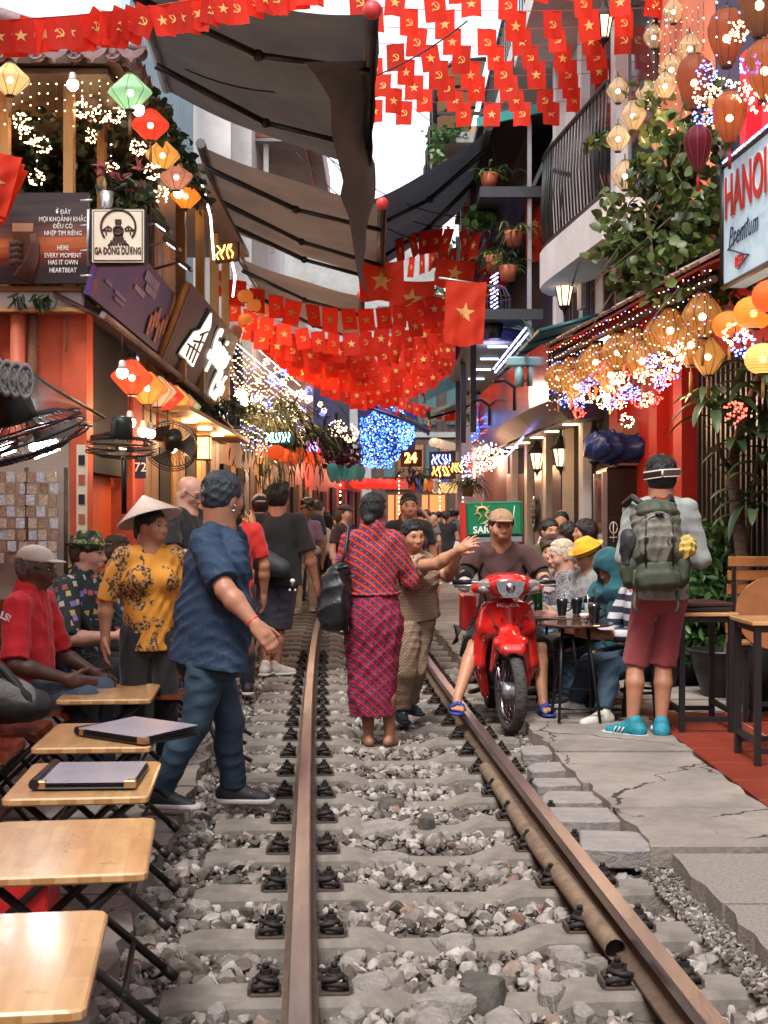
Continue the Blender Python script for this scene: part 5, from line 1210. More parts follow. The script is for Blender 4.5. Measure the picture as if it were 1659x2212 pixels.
for k in range(30):
 y=24.5+k*.3;cluster((XL(y)+.35+random.uniform(-.3,.3),y,random.uniform(3.9,4.35)),'wwb'[k%3],'between the dark posts of the upper left terrace','firework lights between the posts',.95)
t=thing('light_net','big heart shaped net of icy blue lights on the far house front','fairy lights');m=MB();Yn=41
BLU=glow('icy_blue_light',(.05,.17,1),2.6);BLW=glow('icy_white_light',(.35,.55,1),2.6);m2=MB();vine=MB()
for k in range(1500):
 u,v=random.random(),random.random();x=778+118*u;lim0=900-40*math.sin(u*math.pi)+18*math.sin(u*9);lim1=1012-70*max(0,u-.55)*2-40*max(0,.2-u)
 y=lim0+(lim1-lim0)*v;p=P(x,y,Yn+random.uniform(0,.7));r=random.uniform(.010,.024)
 (m2 if random.random()<.2 else m).add([p+Vector(d)*r for d in ((1,0,0),(-1,0,0),(0,1,0),(0,-1,0),(0,0,1),(0,0,-1))],[[0,2,4],[2,1,4],[1,3,4],[3,0,4],[2,0,5],[1,2,5],[3,1,5],[0,3,5]])
tag(m.build('blue_bulbs',BLU,t),kind='stuff');tag(m2.build('white_bulbs',BLW,t),kind='stuff')
m=MB();m.slab(P(772,880,Yn+.9),P(776,1008,Yn+.9),P(896,985,Yn+.9),P(900,885,Yn+.9),.05);m.build('backing_net',M('deep_blue_net',(.008,.01,.04),.8),t)
for x,y,c,lb in ((1047,993,'w','gold'),(1032,1000,'r','pink red'),(1018,1005,'b','icy'),(1060,985,'w','second gold')):
 o=link('light_ball',cluster_mesh(90,.2,.012,{'w':FAIRY_W,'r':FAIRY_R,'b':BLW}[c],x),loc=P(x,y,20.5+(1060-x)*.03));tag(o,lb+' wicker light ball on the right below the red and blue strings','light','light balls on the right')
strings('red and blue light strings above the light balls',[(P(1020+k*6,900+(k%3)*4,22),P(1020+k*6,968,22)) for k in range(8)],'bbr',.014,.1)
strings('blue and white lights along the teal canopy edge',[((1.68,20.4,3.7),(1.66,15.6,3.63)),((1.66,20.4,3.76),(1.64,15.6,3.7))]+[((1.66,20.5+k*.12,3.5),(1.66,20.5+k*.12,2.9)) for k in range(9)],'bbw',.016,.05,cord=False)
strings('blue light tubes on the iron terrace front',[(P(1060,600+k*9,20),P(1075,590+k*9,20.5)) for k in range(10)]+[(P(1082,1000,22.5),P(1130,945,17.6))],'bbw',.016,.06,cord=False)
strings('warm bulb chain outlining the far shop posts',[(P(x,1020,40),P(x,1110,40)) for x in (862,950,1000)]+[(P(735,1035,32),P(735,1110,32))],'w',.025,.12,cord=False)
strings('violet lights along the top of the beer sign',[((2.385,9.5,4.0),(2.53,7.3,4.0))],'bw',.012,.05,cord=False)
strings('light strings hanging by the red letters',[(P(1440+0,20,9),P(1440,60,9))]+[(P(x,0,8.9),P(x,y,8.9)) for x,y in ((1520,250),(1548,160),(1598,60),(1630,60),(1575,190))],'wb',.009,.12)
strings('dry unlit looking light drops on the salmon wall',[(P(1400+k*12,20,11.9),P(1400+k*12,random.uniform(150,240),11.9)) for k in range(11)],'w',.004,.09)
def neon(lb,txt,p,size,mat,back=None,yaw=R(-30),shape=0):
 t=thing('neon_sign',lb,'sign');x=Vector((math.cos(yaw),math.sin(yaw),0));n=x.cross(Vector((0,0,1)))
 rg=random.Random(len(lb))
 for i,(tx,mt) in enumerate(zip(txt,mat)):
  if shape:
   c_=p+Vector((0,0,size*(.5*(len(txt)-1)-i)))+n*.04
   for k in range(2*len(tx)):
    m=MB();u0=(k-len(tx)+.5)*size*.33;m.tube([c_+x*(u0+rg.uniform(-.1,.1)*size)+Vector((0,0,size*(.42-.28*j)))+x*size*.12*math.sin(j*2+k) for j in range(4)],.045*size,5);m.build('neon_tube',mt,t)
  else:text('lettering',tx,size,mt,t,p+Vector((0,0,size*(.5*(len(txt)-1)-i)*1.0))+n*.03,x,(0,0,1),depth=.02,bold=.015)
 hh_=size*.6*len(txt);ww_=size*.42*max(len(q) for q in txt);m=MB();m.slab(*[p+x*a+Vector((0,0,b)) for a,b in ((-ww_,-hh_),(ww_,-hh_),(ww_,hh_),(-ww_,hh_))],.03);m.build('backing',back or DARK,t)
 return t
NR,NB,NO,NT=glow('neon_red',(1,.06,.03),4),glow('neon_blue',(.15,.2,1),5),glow('neon_orange',(1,.33,.05),5),glow('neon_mint',(.35,1,.8),4)
neon('mint green neon sign in the far left plants',['NO 1'],P(603,945,24),.2,[NT],shape=1);neon('orange and white numbered neon sign on the far house',['24'],P(888,990,40),.42,[NO])
neon('blue and orange neon sign at the far right bend',['xxx','xxx'],P(955,1005,42),.36,[NB,NO],shape=1);neon('violet and orange neon sign beside the white tube light',['xx'],P(490,545,16.4),.2,[NO],shape=1);neon('small orange neon sign by the fern at the bend',['xx'],P(988,1010,38),.3,[NO],shape=1)
neon('red and blue flag shaped neon panel on the far left',['xx'],P(675,965,27),.22,[NB],shape=1,back=M('red_panel',(.5,.03,.03),.5));
#  wrought iron wall lanterns
IRONL=None
def wall_lantern(p,lb,wall_dx=.38,s=1):
 global IRONL
 if IRONL is None:
  t=thing('wall_lantern',lb,'lamp',p,0,'iron wall lanterns')
  m=MB()
  for k in range(6):
   a=k*math.pi/3;m.tube([(.055*math.cos(a),.055*math.sin(a),-.13),(.1*math.cos(a),.1*math.sin(a),.09)],.008,4)
  m.lathe([(.06,-.15),(.065,-.13),(.05,-.16),(.02,-.19),(.006,-.24)],12);m.lathe([(.135,.085),(.13,.1),(.09,.15),(.05,.19),(.045,.22),(.02,.26),(.001,.28)],12);m.build('cage',IRON,t)
  m=MB();m.lathe([(.05,-.125),(.092,.085)],6,smooth=False);m.build('glass',glow('lamp_glass',(1,.72,.4),1.1,True),t)
  m=MB();m.tube([(.0,0,.28),(0,0,.36),(.04,0,.46),(.16,0,.52),(.30,0,.46),(.36,0,.3),(.33,0,.2),(.28,0,.23)],.014,6);m.tube([(0,0,.36),(-.06,0,.42),(-.03,0,.5),(.04,0,.46)],.011,6);m.box((.385,0,.25),(.02,.07,.38));m.build('bracket',IRON,t)
  IRONL=t
 else:t=dup(IRONL,p,0,lb)
 t.scale=(s,)*3
wall_lantern(P(1219,635,16.3),'iron wall lantern under the white balcony',s=1.1);wall_lantern(P(1160,993,19),'iron wall lantern farthest along the lamp shop');wall_lantern(P(1211,985,17),'iron wall lantern in the middle of the lamp shop');wall_lantern(P(1284,970,15.4),'iron wall lantern nearest, beside the blue tarpaulin');wall_lantern(P(1303,55,13.9),'iron wall lantern high behind the flag rows',s=1.0)
#  big wall fans
FANP=None
CAGE=M('fan_cage',(.015,.015,.016),.4,metal=.5)
def fan(p,rot,lb,s=1.0,arm=None):
 t=thing('wall_fan',lb,'fan',p,0,'black wall fans');t.rotation_euler=rot;t.scale=(s,)*3
 for z,rr in ((0,.33),(-.05,.335),(.05,.32)):m=MB();m.tube([(rr*math.cos(a),rr*math.sin(a),z) for a in np.linspace(0,2*math.pi,33)],.007,5,cap=False);m.build('hoop',CAGE,t)
 m=MB()
 for k in range(44):
  a=k*math.pi/22
  m.tube([(.05*math.cos(a),.05*math.sin(a),-.10),(.2*math.cos(a),.2*math.sin(a),-.095),(.335*math.cos(a),.335*math.sin(a),-.03)],.0028,3,cap=False)
  m.tube([(.09*math.cos(a),.09*math.sin(a),.10),(.22*math.cos(a),.22*math.sin(a),.09),(.325*math.cos(a),.325*math.sin(a),.03)],.0028,3,cap=False)
 tag(m.build('guard_wires',CAGE,t),kind='stuff')
 m=MB();m.lathe([(.055,-.1),(.05,-.115),(.001,-.12)],16);m.build('badge',CAGE,t)
 for k in range(3):
  m=MB();vs=[]
  for i in range(6):
   for j in range(4):r=.05+.25*i/5;a=k*2.094+(j/3-.5)*(.6+.5*i/5);vs.append((r*math.cos(a),r*math.sin(a),-.02+.05*(j/3-.5)))
  m.add(vs,[[i*4+j,i*4+j+1,(i+1)*4+j+1,(i+1)*4+j] for i in range(5) for j in range(3)],0,True);m.build('blade',M('fan_blade',(.06,.045,.04),.3),t)
 m=MB();m.lathe([(.001,.3),(.09,.29),(.105,.24),(.11,.1),(.1,.08)],18);m.build('motor',M('dark_green_motor',(.012,.022,.02),.35),t)
 if arm:
  m=MB();iv=t.matrix_basis.inverted() if False else Matrix.LocRotScale(Vector(p),t.rotation_euler,t.scale).inverted();m.tube([iv @ Vector(a) for a in arm],.03,8);m.build('arm',CAGE,t)
 return t
p=P(50,945,7.2);fan(p,(R(14),R(-16),0),'black wall fan cut by the left edge in front of a tube light',1.02,[p+Vector((0,0,.2)),p+Vector((-.4,.4,.35))])
p=P(262,966,10.6);fan(p,(R(8),R(3),0),'black wall fan tilted flat in front of the orange doorway',.82,[p+Vector((0,0,.12)),P(200,945,11.1)])
m=MB();m.tube([P(268,985,11.05),P(268,1110,11.05)],.022,8);tag(m.build('pole',CAGE),'thin black pole standing under the middle fan','pole')
p=P(370,962,13.2);fan(p,(R(66),0,R(18)),'black wall fan facing the lane behind the bare bulbs',.78,[p+Vector((0,.1,.05)),p+Vector((-.3,.4,.1))])
t=thing('market_shade','clear plastic shade with grey tile caps over the souvenir rack','canopy')
sh_=M('clear_plastic',(.35,.38,.40),.12,alpha=.5,spec=.7,var=.2);q=[P(-40,810,6.6),P(60,806,7.2),P(105,835,7.8),P(150,862,8.6),P(225,905,10.2)];q2=[p+Vector((-.3,0,-.22)) for p in q]
q2=[P(-40,880,7.0),P(30,885,7.5),P(80,890,8.2),P(130,900,9.0),P(205,912,10.4)]
m=MB();m.add(q+q2,[[i,i+1,6+i,5+i] for i in range(4)],0,True);m.build('sheet',sh_,t)
m=MB();m.tube([x+Vector((0,0,.01)) for x in q],.012,6);m.build('edge_tube',BLACK,t);m=MB();m.tube([P(60,905,7.4),P(195,918,9.6)],.02,6);m.build('frame_bar',METAL,t)
for k in range(4):
 o=link('end_cap',cap,t,P(-5+k*20,812+k*4,6.8));o.scale=(.55,1,1.25);o.data=cap.copy();o.data.materials[0]=M('grey_tile',(.2,.2,.2),.7);o.rotation_euler=(0,0,R(20))
 m=MB();m.tube([P(-5+k*20,812+k*4,6.8),P(-35+k*20,795+k*4,7.0)],.05,10);m.build('barrel_tile',M('grey_tile',(.2,.2,.2),.7),t)
t=thing('tube_lamp','bright white tube light behind the left edge fan','lamp');m=MB();m.tube([P(70,975,7.9),P(122,955,7.9)],.05,10);m.build('tube',glow('bright_tube',(.9,.95,1),14,True),t)
m=MB();m.tube([P(0,975,7.9),P(30,965,7.9)],.03,10);m.build('second_tube',glow('bright_tube',(.9,.95,1),14,True),t)
t=thing('souvenir_rack','glass souvenir rack packed with little clear packets at the left edge','rack')
for x in (-20,57,142):m=MB();m.tube([P(x,1010,8.9),P(x,1240,8.9)],.014,6);m.build('upright',RUST,t)
part('back_panel',(P(50,1100,9.1).x-.2,9.15,1.5),(1.0,.04,1.1),M('pale_panel',(.4,.33,.26),.7),t)
pk=[M('packet_%d'%i,c,.15,var=.5,vs=60,spec=.8) for i,c in enumerate(((.45,.35,.25),(.3,.2,.14),(.45,.45,.47)))]
for i in range(7):
 for j in range(8):
  part('packet',P(-18+i*22,1030+j*25,8.88)+Vector((random.uniform(-.01,.01),random.uniform(-.02,.02),0)),(.055,.015,.066),pk[(i+j*2)%3],t)
t=thing('banner_stand','narrow cream menu poster with small print by the orange door','advert');p=P(177,1060,11.0)
part('panel',(p.x,11.0,p.z),(.085,.02,.75),M('cream_panel',(.72,.64,.50),.5),t)
for k,c in enumerate(((.02,.02,.02),(.5,.1,.05),(.02,.02,.02),(.4,.12,.05))):part('print',(p.x,10.985,p.z+.25-k*.16),(.05,.006,.08),M('ink_%d'%k,c,.6),t)
#  furniture and loose objects
TOPW=M('varnished_tabletop',(.50,.26,.09),.25,var=.3,vs=3.2,stretch=(2.2,.35,1),coat=.6,bump=.02,rnd=.06)
def blockwood():
 m,nt,b,co=base_mat('block_tabletop')
 br=nd(nt,'ShaderNodeTexBrick',{'Vector':nd(nt,'ShaderNodeMapping',{0:co,2:(0,0,R(90))}).outputs[0],'Color1':(.50,.275,.105,1),'Color2':(.60,.36,.155,1),'Mortar':(.44,.23,.085,1),'Scale':4.5,'Mortar Size':.004,'Brick Width':.9,'Row Height':.28}).outputs[0]
 nz=nd(nt,'ShaderNodeTexNoise',{'Vector':nd(nt,'ShaderNodeMapping',{0:co,3:(18,2,1)}).outputs[0],'Scale':2,'Detail':6}).outputs[0]
 k=mixc(nt,.5,br,ramp(nt,nz,[(.3,(.62,.5,.42)),(.65,(1,1,1))]),'MULTIPLY');nt.links.new(k,b.inputs['Base Color'])
 rr_=nd(nt,'ShaderNodeTexNoise',{'Vector':co,'Scale':14,'Detail':8,'Roughness':.8}).outputs[0];nt.links.new(mth(nt,'MULTIPLY_ADD',rr_,.5,.08),b.inputs['Roughness']);nt.links.new(mth(nt,'MULTIPLY_ADD',rr_,.3,.0),b.inputs['Coat Roughness']);b.inputs['Coat Weight'].default_value=.7;b.inputs['Coat Roughness'].default_value=.1;return m
TOPB=blockwood()
FP=None
def fold_table(x,y,rz,w,d,lb):
 """x, y = front right corner"""
 global FP
 if FP is None:
  t=thing('folding_table',lb,'table',(0,0,0),0,'low folding tables beside the track')
  m=MB();c=.03;poly=[(-w+c,0),(-c,0),(-.008,.008),(0,c),(0,d-c),(-.008,d-.008),(-c,d),(-w+c,d),(-w+.008,d-.008),(-w,d-c),(-w,c),(-w+.008,.008)]
  b=.006;ins=[(px+(b if px<-w/2 else-b),py+(b if py<d/2 else-b)) for px,py in poly];n=len(poly);vs=[(px,py,.472) for px,py in ins]+[(px,py,.478) for px,py in poly]+[(px,py,.494) for px,py in poly]+[(px,py,.5) for px,py in ins]
  m.add(vs,[list(range(n))[::-1],[3*n+i for i in range(n)]]+[[k*n+i,k*n+(i+1)%n,(k+1)*n+(i+1)%n,(k+1)*n+i] for k in range(3) for i in range(n)]);m.build('tabletop',TOPB,t)
  for y0 in (.09,d-.12):
   for s_ in (-1,1):
    a=Vector((-w/2-s_*(w/2-.06),y0+s_*.018,.47));e=Vector((-w/2+s_*(w/2+.06),y0+s_*.018,.01))
    m=MB();m.tube([a,e],.014,8);lg=m.build('leg',BLACK,t);m=MB();m.tube([e+(a-e)*.06,e-(a-e).normalized()*.008],.018,8);m.build('foot_cap',BLACK,lg)
  for s_ in (-1,1):
   f=.25;xx=-w/2+s_*(w/2+.06-(w+0)*.25);m=MB();m.tube([(xx,.09,.125),(xx,d-.12,.125)],.01,6);m.build('crossbar',BLACK,t)
   m=MB();m.tube([(-w/2-s_*(w/2-.06),.05,.465),(-w/2-s_*(w/2-.06),d-.05,.465)],.012,6);m.build('top_rail',BLACK,t)
  FP=t
 else:t=dup(FP,None,None,lb)
 t.location=(x,y,.02);t.rotation_euler=(0,0,rz);return t
for x,y,a,lb in ((-.595,2.69,7.8,'nearest wooden folding table, cut by the bottom left corner'),(-.655,3.73,7.6,'shiny empty folding table, second from the bottom, reflecting the sky'),(-.83,4.75,5.5,'folding table carrying the white topped menu folder'),(-1.0,5.78,4,'folding table carrying the slanting open menu folder'),
     (-1.26,7.3,5,'empty folding table with two red diamond marks by the red shirt man'),(-1.27,9.0,5,'farthest folding table behind the man in the blue shirt')):
 t=fold_table(x,y,R(a),.51,.70,lb)
 if 'diamond' in lb:
  for dx,dy in ((-.42,.08),(-.40,.6)):m=MB();m.prism([(-.035,0),(0,-.03),(.035,0),(0,.03)],.002,Matrix.Translation((dx,dy,.5)));m.build('red_mark',M('red_mark',(.45,.05,.02),.5),t)
MEN=M('black_leather',(.014,.012,.015),.35,var=.3);PAG=M('plastic_page',(.42,.42,.50),.12,coat=.6,var=.1,vs=4);GOLD=M('brass_corner',(.55,.36,.2),.3,metal=.8)
def menu(p,rz,w,d,lb,pages=3,lift=.0,top=PAG):
 t=thing('menu_folder',lb,'menu',p,rz,None)
 m=MB();m.box((0,0,.004),(w,d,.008),bev=.003);m.build('cover',MEN,t)
 for k in range(pages):m=MB();m.slab((-w/2+.01,-d/2+.008,.013+k*.007),(w/2-.004*k,-d/2+.008,.013+k*.007),(w/2-.004*k,d/2-.008,.013+k*.007+lift*k/pages),(-w/2+.01,d/2-.008,.013+k*.007+lift*k/pages),.003);m.build('page',top if k==pages-1 else MEN,t)
 m=MB();m.tube([(-w/2,-d/2,.02),(-w/2,d/2,.02)],.02,8);m.build('spine',MEN,t)
 for sx in (-1,1):
  m=MB();m.box((sx*(w/2-.02),-d/2+.018,.016),(.04,.035,.032),bev=.004);m.build('corner',GOLD,t)
 return t
menu((-1.085,5.05,.525),R(3),.36,.42,'thick menu folder with glossy white page and brass corners')
menu((-1.10,6.05,.525),R(-38),.44,.34,'open black menu folder lying slantwise off the table edge',4,.02)
t=thing('bottle_crate','red plastic bottle crate with empties under the folding tables','crate',(-1.47,4.95,.02),R(6));RP=M('red_crate_plastic',(.50,.02,.02),.4)
for (cx_,cy_,w_,d_) in ((0,-.17,.5,.012),(0,.17,.5,.012),(-.25,0,.012,.34),(.25,0,.012,.34)):part('side',(cx_,cy_,.13),(w_,d_,.25),RP,t);part('lip',(cx_,cy_,.25),(w_+.03,d_+.03,.025),RP,t)
part('base',(0,0,.01),(.49,.33,.012),RP,t)
for k in range(4):m=MB();m.tube([(-.16+k*.11,-.18,.235),(-.15+k*.11,-.182,.20),(-.125+k*.11,-.182,.20),(-.115+k*.11,-.18,.235)],.006,4);m.build('grip_mark',M('cream_rim',(.62,.56,.46),.5),t)
for k,(bx,by) in enumerate(((-.1,-.07),(.12,-.05),(.0,.08))):
 m=MB();m.lathe([(.03,.02),(.03,.14),(.012,.2),(.012,.25),(.014,.26)],12,(-1.47+bx,4.95+by,.02));tag(m.build('bottle',M('clear_bottle',(.3,.32,.3),.08,alpha=.45,spec=.8)),('empty clear bottle at the left in the red crate','empty clear bottle at the right in the red crate','empty clear bottle at the back of the red crate')[k],'bottle')
CHW=M('red_brown_varnish',(.16,.032,.015),.22,var=.35,vs=7,coat=.7,rnd=.18)
CH=None
def fold_chair(x,y,rz,lb):
 global CH
 if CH is None:
  t=thing('folding_chair',lb,'chair',(0,0,0),0,'slatted folding chairs along the left')
  for k in range(5):
   yy=-.19+k*.095;m=MB();pr=[(-.36,.40),(-.03,.42),(0,.41),(.012,.385),(.0,.365),(-.02,.385),(-.05,.398),(-.36,.378)]
   m.prism(pr,.086,frame4((0,yy+.043,0),(1,0,0),(0,0,1)));m.build('slat',CHW,t)
  for k in range(3):m=MB();m.box((-.42-.02*k,0,.56+.11*k),(.02,.46,.085),rotm(ry=R(-10)),bev=.005);m.build('back_slat',CHW,t)
  for s_ in (-1,1):
   m=MB();m.tube([(-.5,s_*.235,.86),(-.4,s_*.235,.5),(.02,s_*.235,.01)],.013,6);m.build('leg',BLACK,t)
   m=MB();m.tube([(0,s_*.21,.37),(-.36,s_*.21,.01)],.013,6);m.build('leg',BLACK,t)
  m=MB();m.tube([(-.05,-.235,.09),(-.05,.235,.09)],.01,6);m.build('stretcher',BLACK,t);CH=t
 else:t=dup(CH,None,None,lb)
 t.location=(x,y,.02);t.rotation_euler=(0,0,rz)
names=('folding chair nearest the camera, mostly outside the left edge','red brown folding chair beside the white topped menu table','red brown folding chair beside the slanting menu table','folding chair carrying the grey backpack','folding chair under the man in the red shirt','folding chair carrying the dark tote bag','folding chair under the man in the camouflage hat','folding chair behind the camouflage hat man','farthest folding chair by the orange doorway')
for k,y in enumerate((5.1,5.75,6.3,6.88,7.6,8.3,9.0,9.7,10.3)):fold_chair(-1.70-.012*k+(.0 if k else-.02),y,R(4),names[k])
for k,(y,x) in enumerate(((7.9,-1.02),(8.9,-1.12))):
 t=thing('chair_frame',('bent black chair frame beyond the walking man','second bent black chair frame beyond the walking man','bent black frame at the heel of the walking man')[k],'chair');m=MB()
 m.tube([(x-.25,y,.45),(x-.05,y,.40),(x+.02,y-.02,.25),(x+.08,y-.04,.10),(x+.22,y-.1,.03)],.014,6);m.build('leg',BLACK,t);m=MB();m.tube([(x-.25,y+.35,.45),(x-.05,y+.35,.40),(x+.02,y+.33,.25),(x+.08,y+.3,.10),(x+.22,y+.26,.03)],.014,6);m.build('leg',BLACK,t);part('seat',(x-.32,y+.17,.45),(.3,.4,.02),CHW,t)
t=thing('backpack','grey mesh backpack lying on the chair at the left edge','backpack',P(30,1500,6.6));GM=M('grey_mesh',(.20,.20,.19),.8,bump=.8,bs=160);BKC=M('black_nylon',(.018,.018,.02),.6,var=.3)
s=Sculpt();s.ell((-.1,0,-.02),(.2,.15,.12)).ell((.02,-.03,-.05),(.16,.12,.08)).cap((-.2,0,.1),(-.1,0,.02),.09,.11);s.build('body',BKC,t,.012,folds=.01)
s=Sculpt();s.ell((-.03,-.07,.02),(.15,.09,.07)).ell((.06,-.08,-.02),(.08,.07,.05));s.build('mesh_panel',GM,t,.012)
m=MB();m.tube([(-.16,-.05,.22),(-.02,-.1,.13),(.1,-.12,.0),(.12,-.1,-.07)],.022,6);m.build('strap',BKC,t)
t=thing('tote_bag','dark tote bag with braided rope handles beside the red shirt','bag',P(120,1450,8.35));s=Sculpt();s.ell((0,0,-.05),(.17,.1,.17)).ell((.12,0,-.12),(.14,.1,.1));s.build('body',M('dark_blue_cloth',(.02,.03,.05),.8),t,.014,folds=.02)
m=MB();m.tube([(-.12,-.09,.08),(-.05,-.12,.2),(.08,-.12,.18),(.14,-.11,.0),(.25,-.1,-.1)],.014,6);m.build('handle',M('braided_rope',(.35,.27,.2),.9,bump=1,bs=60,var=.6,vs=40),t)
t=thing('umbrella','folded black umbrella with white tipped handle beside the red shirt','umbrella');m=MB();m.tube([P(100,1330,8.2),P(112,1400,8.2)],.035,10);m.build('handle',BLACK,t);m=MB();m.tube([P(98,1318,8.2),P(100,1331,8.2)],.036,10);m.build('handle_end',M('white_plastic',(.6,.58,.55),.4),t);m=MB();m.tube([P(111,1396,8.2),P(114,1412,8.2),P(122,1490,8.2)],[.036,.045,.03],10);m.build('folded_canopy',BKC,t)
#  right side cafe
RTW=M('dark_red_tabletop',(.085,.032,.02),.18,var=.3,vs=6,coat=.8)
for k,(x,y,Y,lb) in enumerate(((1243,1345,9.3,'small round brown table nearer the backpacker with a single mug'),(1208,1330,10.0,'small round brown table behind, beside the motorbike, with two mugs'))):
 c=P(x,y,Y);t=thing('round_table',lb,'table',(c.x,c.y,0),0,'round cafe tables');z=c.z;m=MB()
 m.lathe([(.001,z-.018),(.25,z-.018),(.262,z-.01),(.262,z-.004),(.255,z),(.001,z)],36,smooth=False);m.build('tabletop',RTW,t)
 for a in range(4):
  a0=a*1.571+.6;q0=Vector((.12*math.cos(a0),.12*math.sin(a0),z-.02));q1=Vector((.2*math.cos(a0+.25),.2*math.sin(a0+.25),.11));m=MB();m.tube([q0,q1],.011,6);m.build('leg',BLACK,t)
 for zz,rr in ((.30,.17),(.5,.15)):m=MB();m.tube([(rr*math.cos(a),rr*math.sin(a),zz) for a in np.linspace(.7,2.4+.4*zz,9)],.009,5);m.build('stretcher',BLACK,t)
 for zz in (.2,):m=MB();m.tube([(-.17,-.1,zz),(.17,-.12,zz)],.009,5);m.build('stretcher',BLACK,t)
CER=M('black_ceramic',(.012,.012,.014),.12,coat=.5)
def mug(p,lb,rz,s=1):
 t=thing('mug',lb,'mug',p,rz,'black mugs on the round tables');t.scale=(s,)*3
 m=MB();m.lathe([(.001,0),(.026,0),(.03,.02),(.038,.09),(.04,.115),(.036,.115),(.033,.08),(.001,.02)],18);m.build('cup',CER,t);m=MB();m.tube([(.036,0,.09),(.062,0,.085),(.066,0,.05),(.034,0,.03)],.006,6);m.build('handle',CER,t)
mug(P(1214,1330,9.95),'black mug nearest the motorbike on the rear table',0,1.1);mug(P(1246,1327,10.1),'black mug in the middle of the rear table',.3,1.1);mug(P(1284,1346,9.2),'black mug on the nearer table in front of the hands',-.2,1.15);mug(P(1272,1322,10.0),'black mug behind the glass tumbler',.5,1.0)
t=thing('tumbler','clear glass tumbler between the black mugs','glass',P(1272,1330,9.5));m=MB();m.lathe([(.025,0),(.033,.09),(.031,.09),(.022,.008)],16);m.build('cup',M('clear_glass',(.5,.48,.45),.05,alpha=.4,spec=.9),t);m=MB();m.tube([(0,0,.02),(-.01,0,.15)],.004,5);m.build('spoon',METAL,t)
t=thing('bowl','small white porcelain bowl beside the mugs','bowl',P(1262,1338,9.35));m=MB();m.lathe([(.015,0),(.03,.02),(.034,.04),(.03,.04),(.02,.015)],16);m.build('dish',M('porcelain',(.65,.6,.55),.2),t)
t=thing('beer_bottle','green beer bottle held beside the motorbike','bottle',P(1163,1318,10.1));m=MB();m.lathe([(.001,0),(.033,0),(.033,.13),(.014,.18),(.013,.23),(.001,.23)],14);m.build('glass',M('green_glass',(.01,.16,.04),.1,coat=.4),t)
LWD=M('light_varnish',(.46,.25,.10),.3,var=.3,vs=4,stretch=(1,6,6),coat=.5,rnd=.08)
def high_table(x0,x1,y0,y1,z,lb,foot=.11):
 t=thing('high_table',lb,'table',((x0+x1)/2,(y0+y1)/2,foot),0,'high tables on the red tiles');w,d,h=x1-x0,y1-y0,z-foot
 m=MB();m.box((0,0,h-.012),(w,d,.024),bev=.004);m.build('tabletop',LWD,t)
 for sx in (-1,1):
  for sy in (-1,1):m=MB();m.box((sx*(w/2-.04),sy*(d/2-.04),(h-.026)/2),(.036,.036,h-.026));m.build('leg',BLACK,t)
  part('side_rail',(sx*(w/2-.04),0,.13),(.03,d-.12,.03),BLACK,t);part('apron',(sx*(w/2-.04),0,h-.045),(.03,d-.12,.036),BLACK,t)
 for sy in (-1,1):part('foot_rail',(0,sy*(d/2-.04),.08),(w-.12,.03,.03),BLACK,t);part('apron',(0,sy*(d/2-.04),h-.045),(w-.12,.03,.036),BLACK,t)
 return t
high_table(1.90,2.30,8.75,9.35,.885,'high table with the stacked black menus beside the backpacker')
high_table(2.06,2.6,7.55,8.05,.92,'pale topped high table cut by the right edge')
for k in range(3):part('x',(0,0,0),(.01,.01,.01),MEN,None) if False else None
t=thing('menu_stack','closed dark brown menu folders stacked on the high table','menu',(2.10,9.02,.887),R(3));MB2=M('brown_leather',(.035,.014,.014),.4)
for k in range(2):m=MB();m.box((.01*k,0,.016+.03*k),(.33-.02*k,.42,.026),rotm(rz=.06*k),bev=.006);m.build('folder',MB2 if k else MEN,t)
def stool(p,lb,r=.17,h=.52):
 t=thing('stool',lb,'stool',p,0,'stools on the red tiles');m=MB();m.lathe([(.001,h-.025),(r-.008,h-.025),(r,h-.015),(r,h-.005),(r-.008,h),(.001,h)],28,smooth=False);m.build('seat',LWD,t)
 for k in range(4):a=k*1.571+.5;m=MB();m.tube([(.1*math.cos(a),.1*math.sin(a),h-.025),(.16*math.cos(a),.16*math.sin(a),.0)],.017,6);m.build('leg',BLACK,t)
 m=MB();m.tube([(.145*math.cos(a),.145*math.sin(a),.17) for a in np.linspace(0,6.283,17)],.011,5,cap=False);m.build('foot_ring',BLACK,t)
stool((1.82,9.55,.11),'round wooden stool behind the backpacker');
t=thing('slat_chair','folding chair with orange brown back slats at the right edge','chair',P(1625,1390,9.6)*1)
OB=M('orange_varnish',(.36,.13,.035),.3,var=.3,coat=.5,rnd=.15);o=t.location.copy();t.location=(o.x,o.y,.11)
for k,z in enumerate((1.08,.98,.88,.7,.6)):m=MB();m.box((0,.02*k,z),(.34,.02,.075),bev=.006);m.build('back_slat',OB,t)
for k in range(2):m=MB();m.box((.04+.05*k,-.16-.2*k,.53-.01),(.36,.17,.03),bev=.006);m.build('seat_slat',LWD,t)
for sx in (-1,1):
 m=MB();m.box((sx*.13,.01,.86),(.025,.03,.55));m.build('back_bar',BLACK,t)
 for yy in (-.38,.06):m=MB();m.box((sx*.15,yy,.25),(.034,.034,.5));m.build('leg',BLACK,t)
m=MB();m.box((0,-.38,.12),(.3,.03,.03));m.build('stretcher',BLACK,t)
c=P(1668,1325,9.1);t=thing('folded_round_table','round brown tabletop tipped upright at the right edge','table',(c.x,c.y,.11));m=MB();m.lathe([(.001,0),(.24,0),(.245,.012),(.24,.024),(.001,.024)],32,(0,0,c.z-.11),rotm(rx=R(84),rz=R(-8)),smooth=False);m.build('tabletop',M('red_brown_top',(.27,.10,.035),.3,var=.3,vs=4,coat=.4),t)
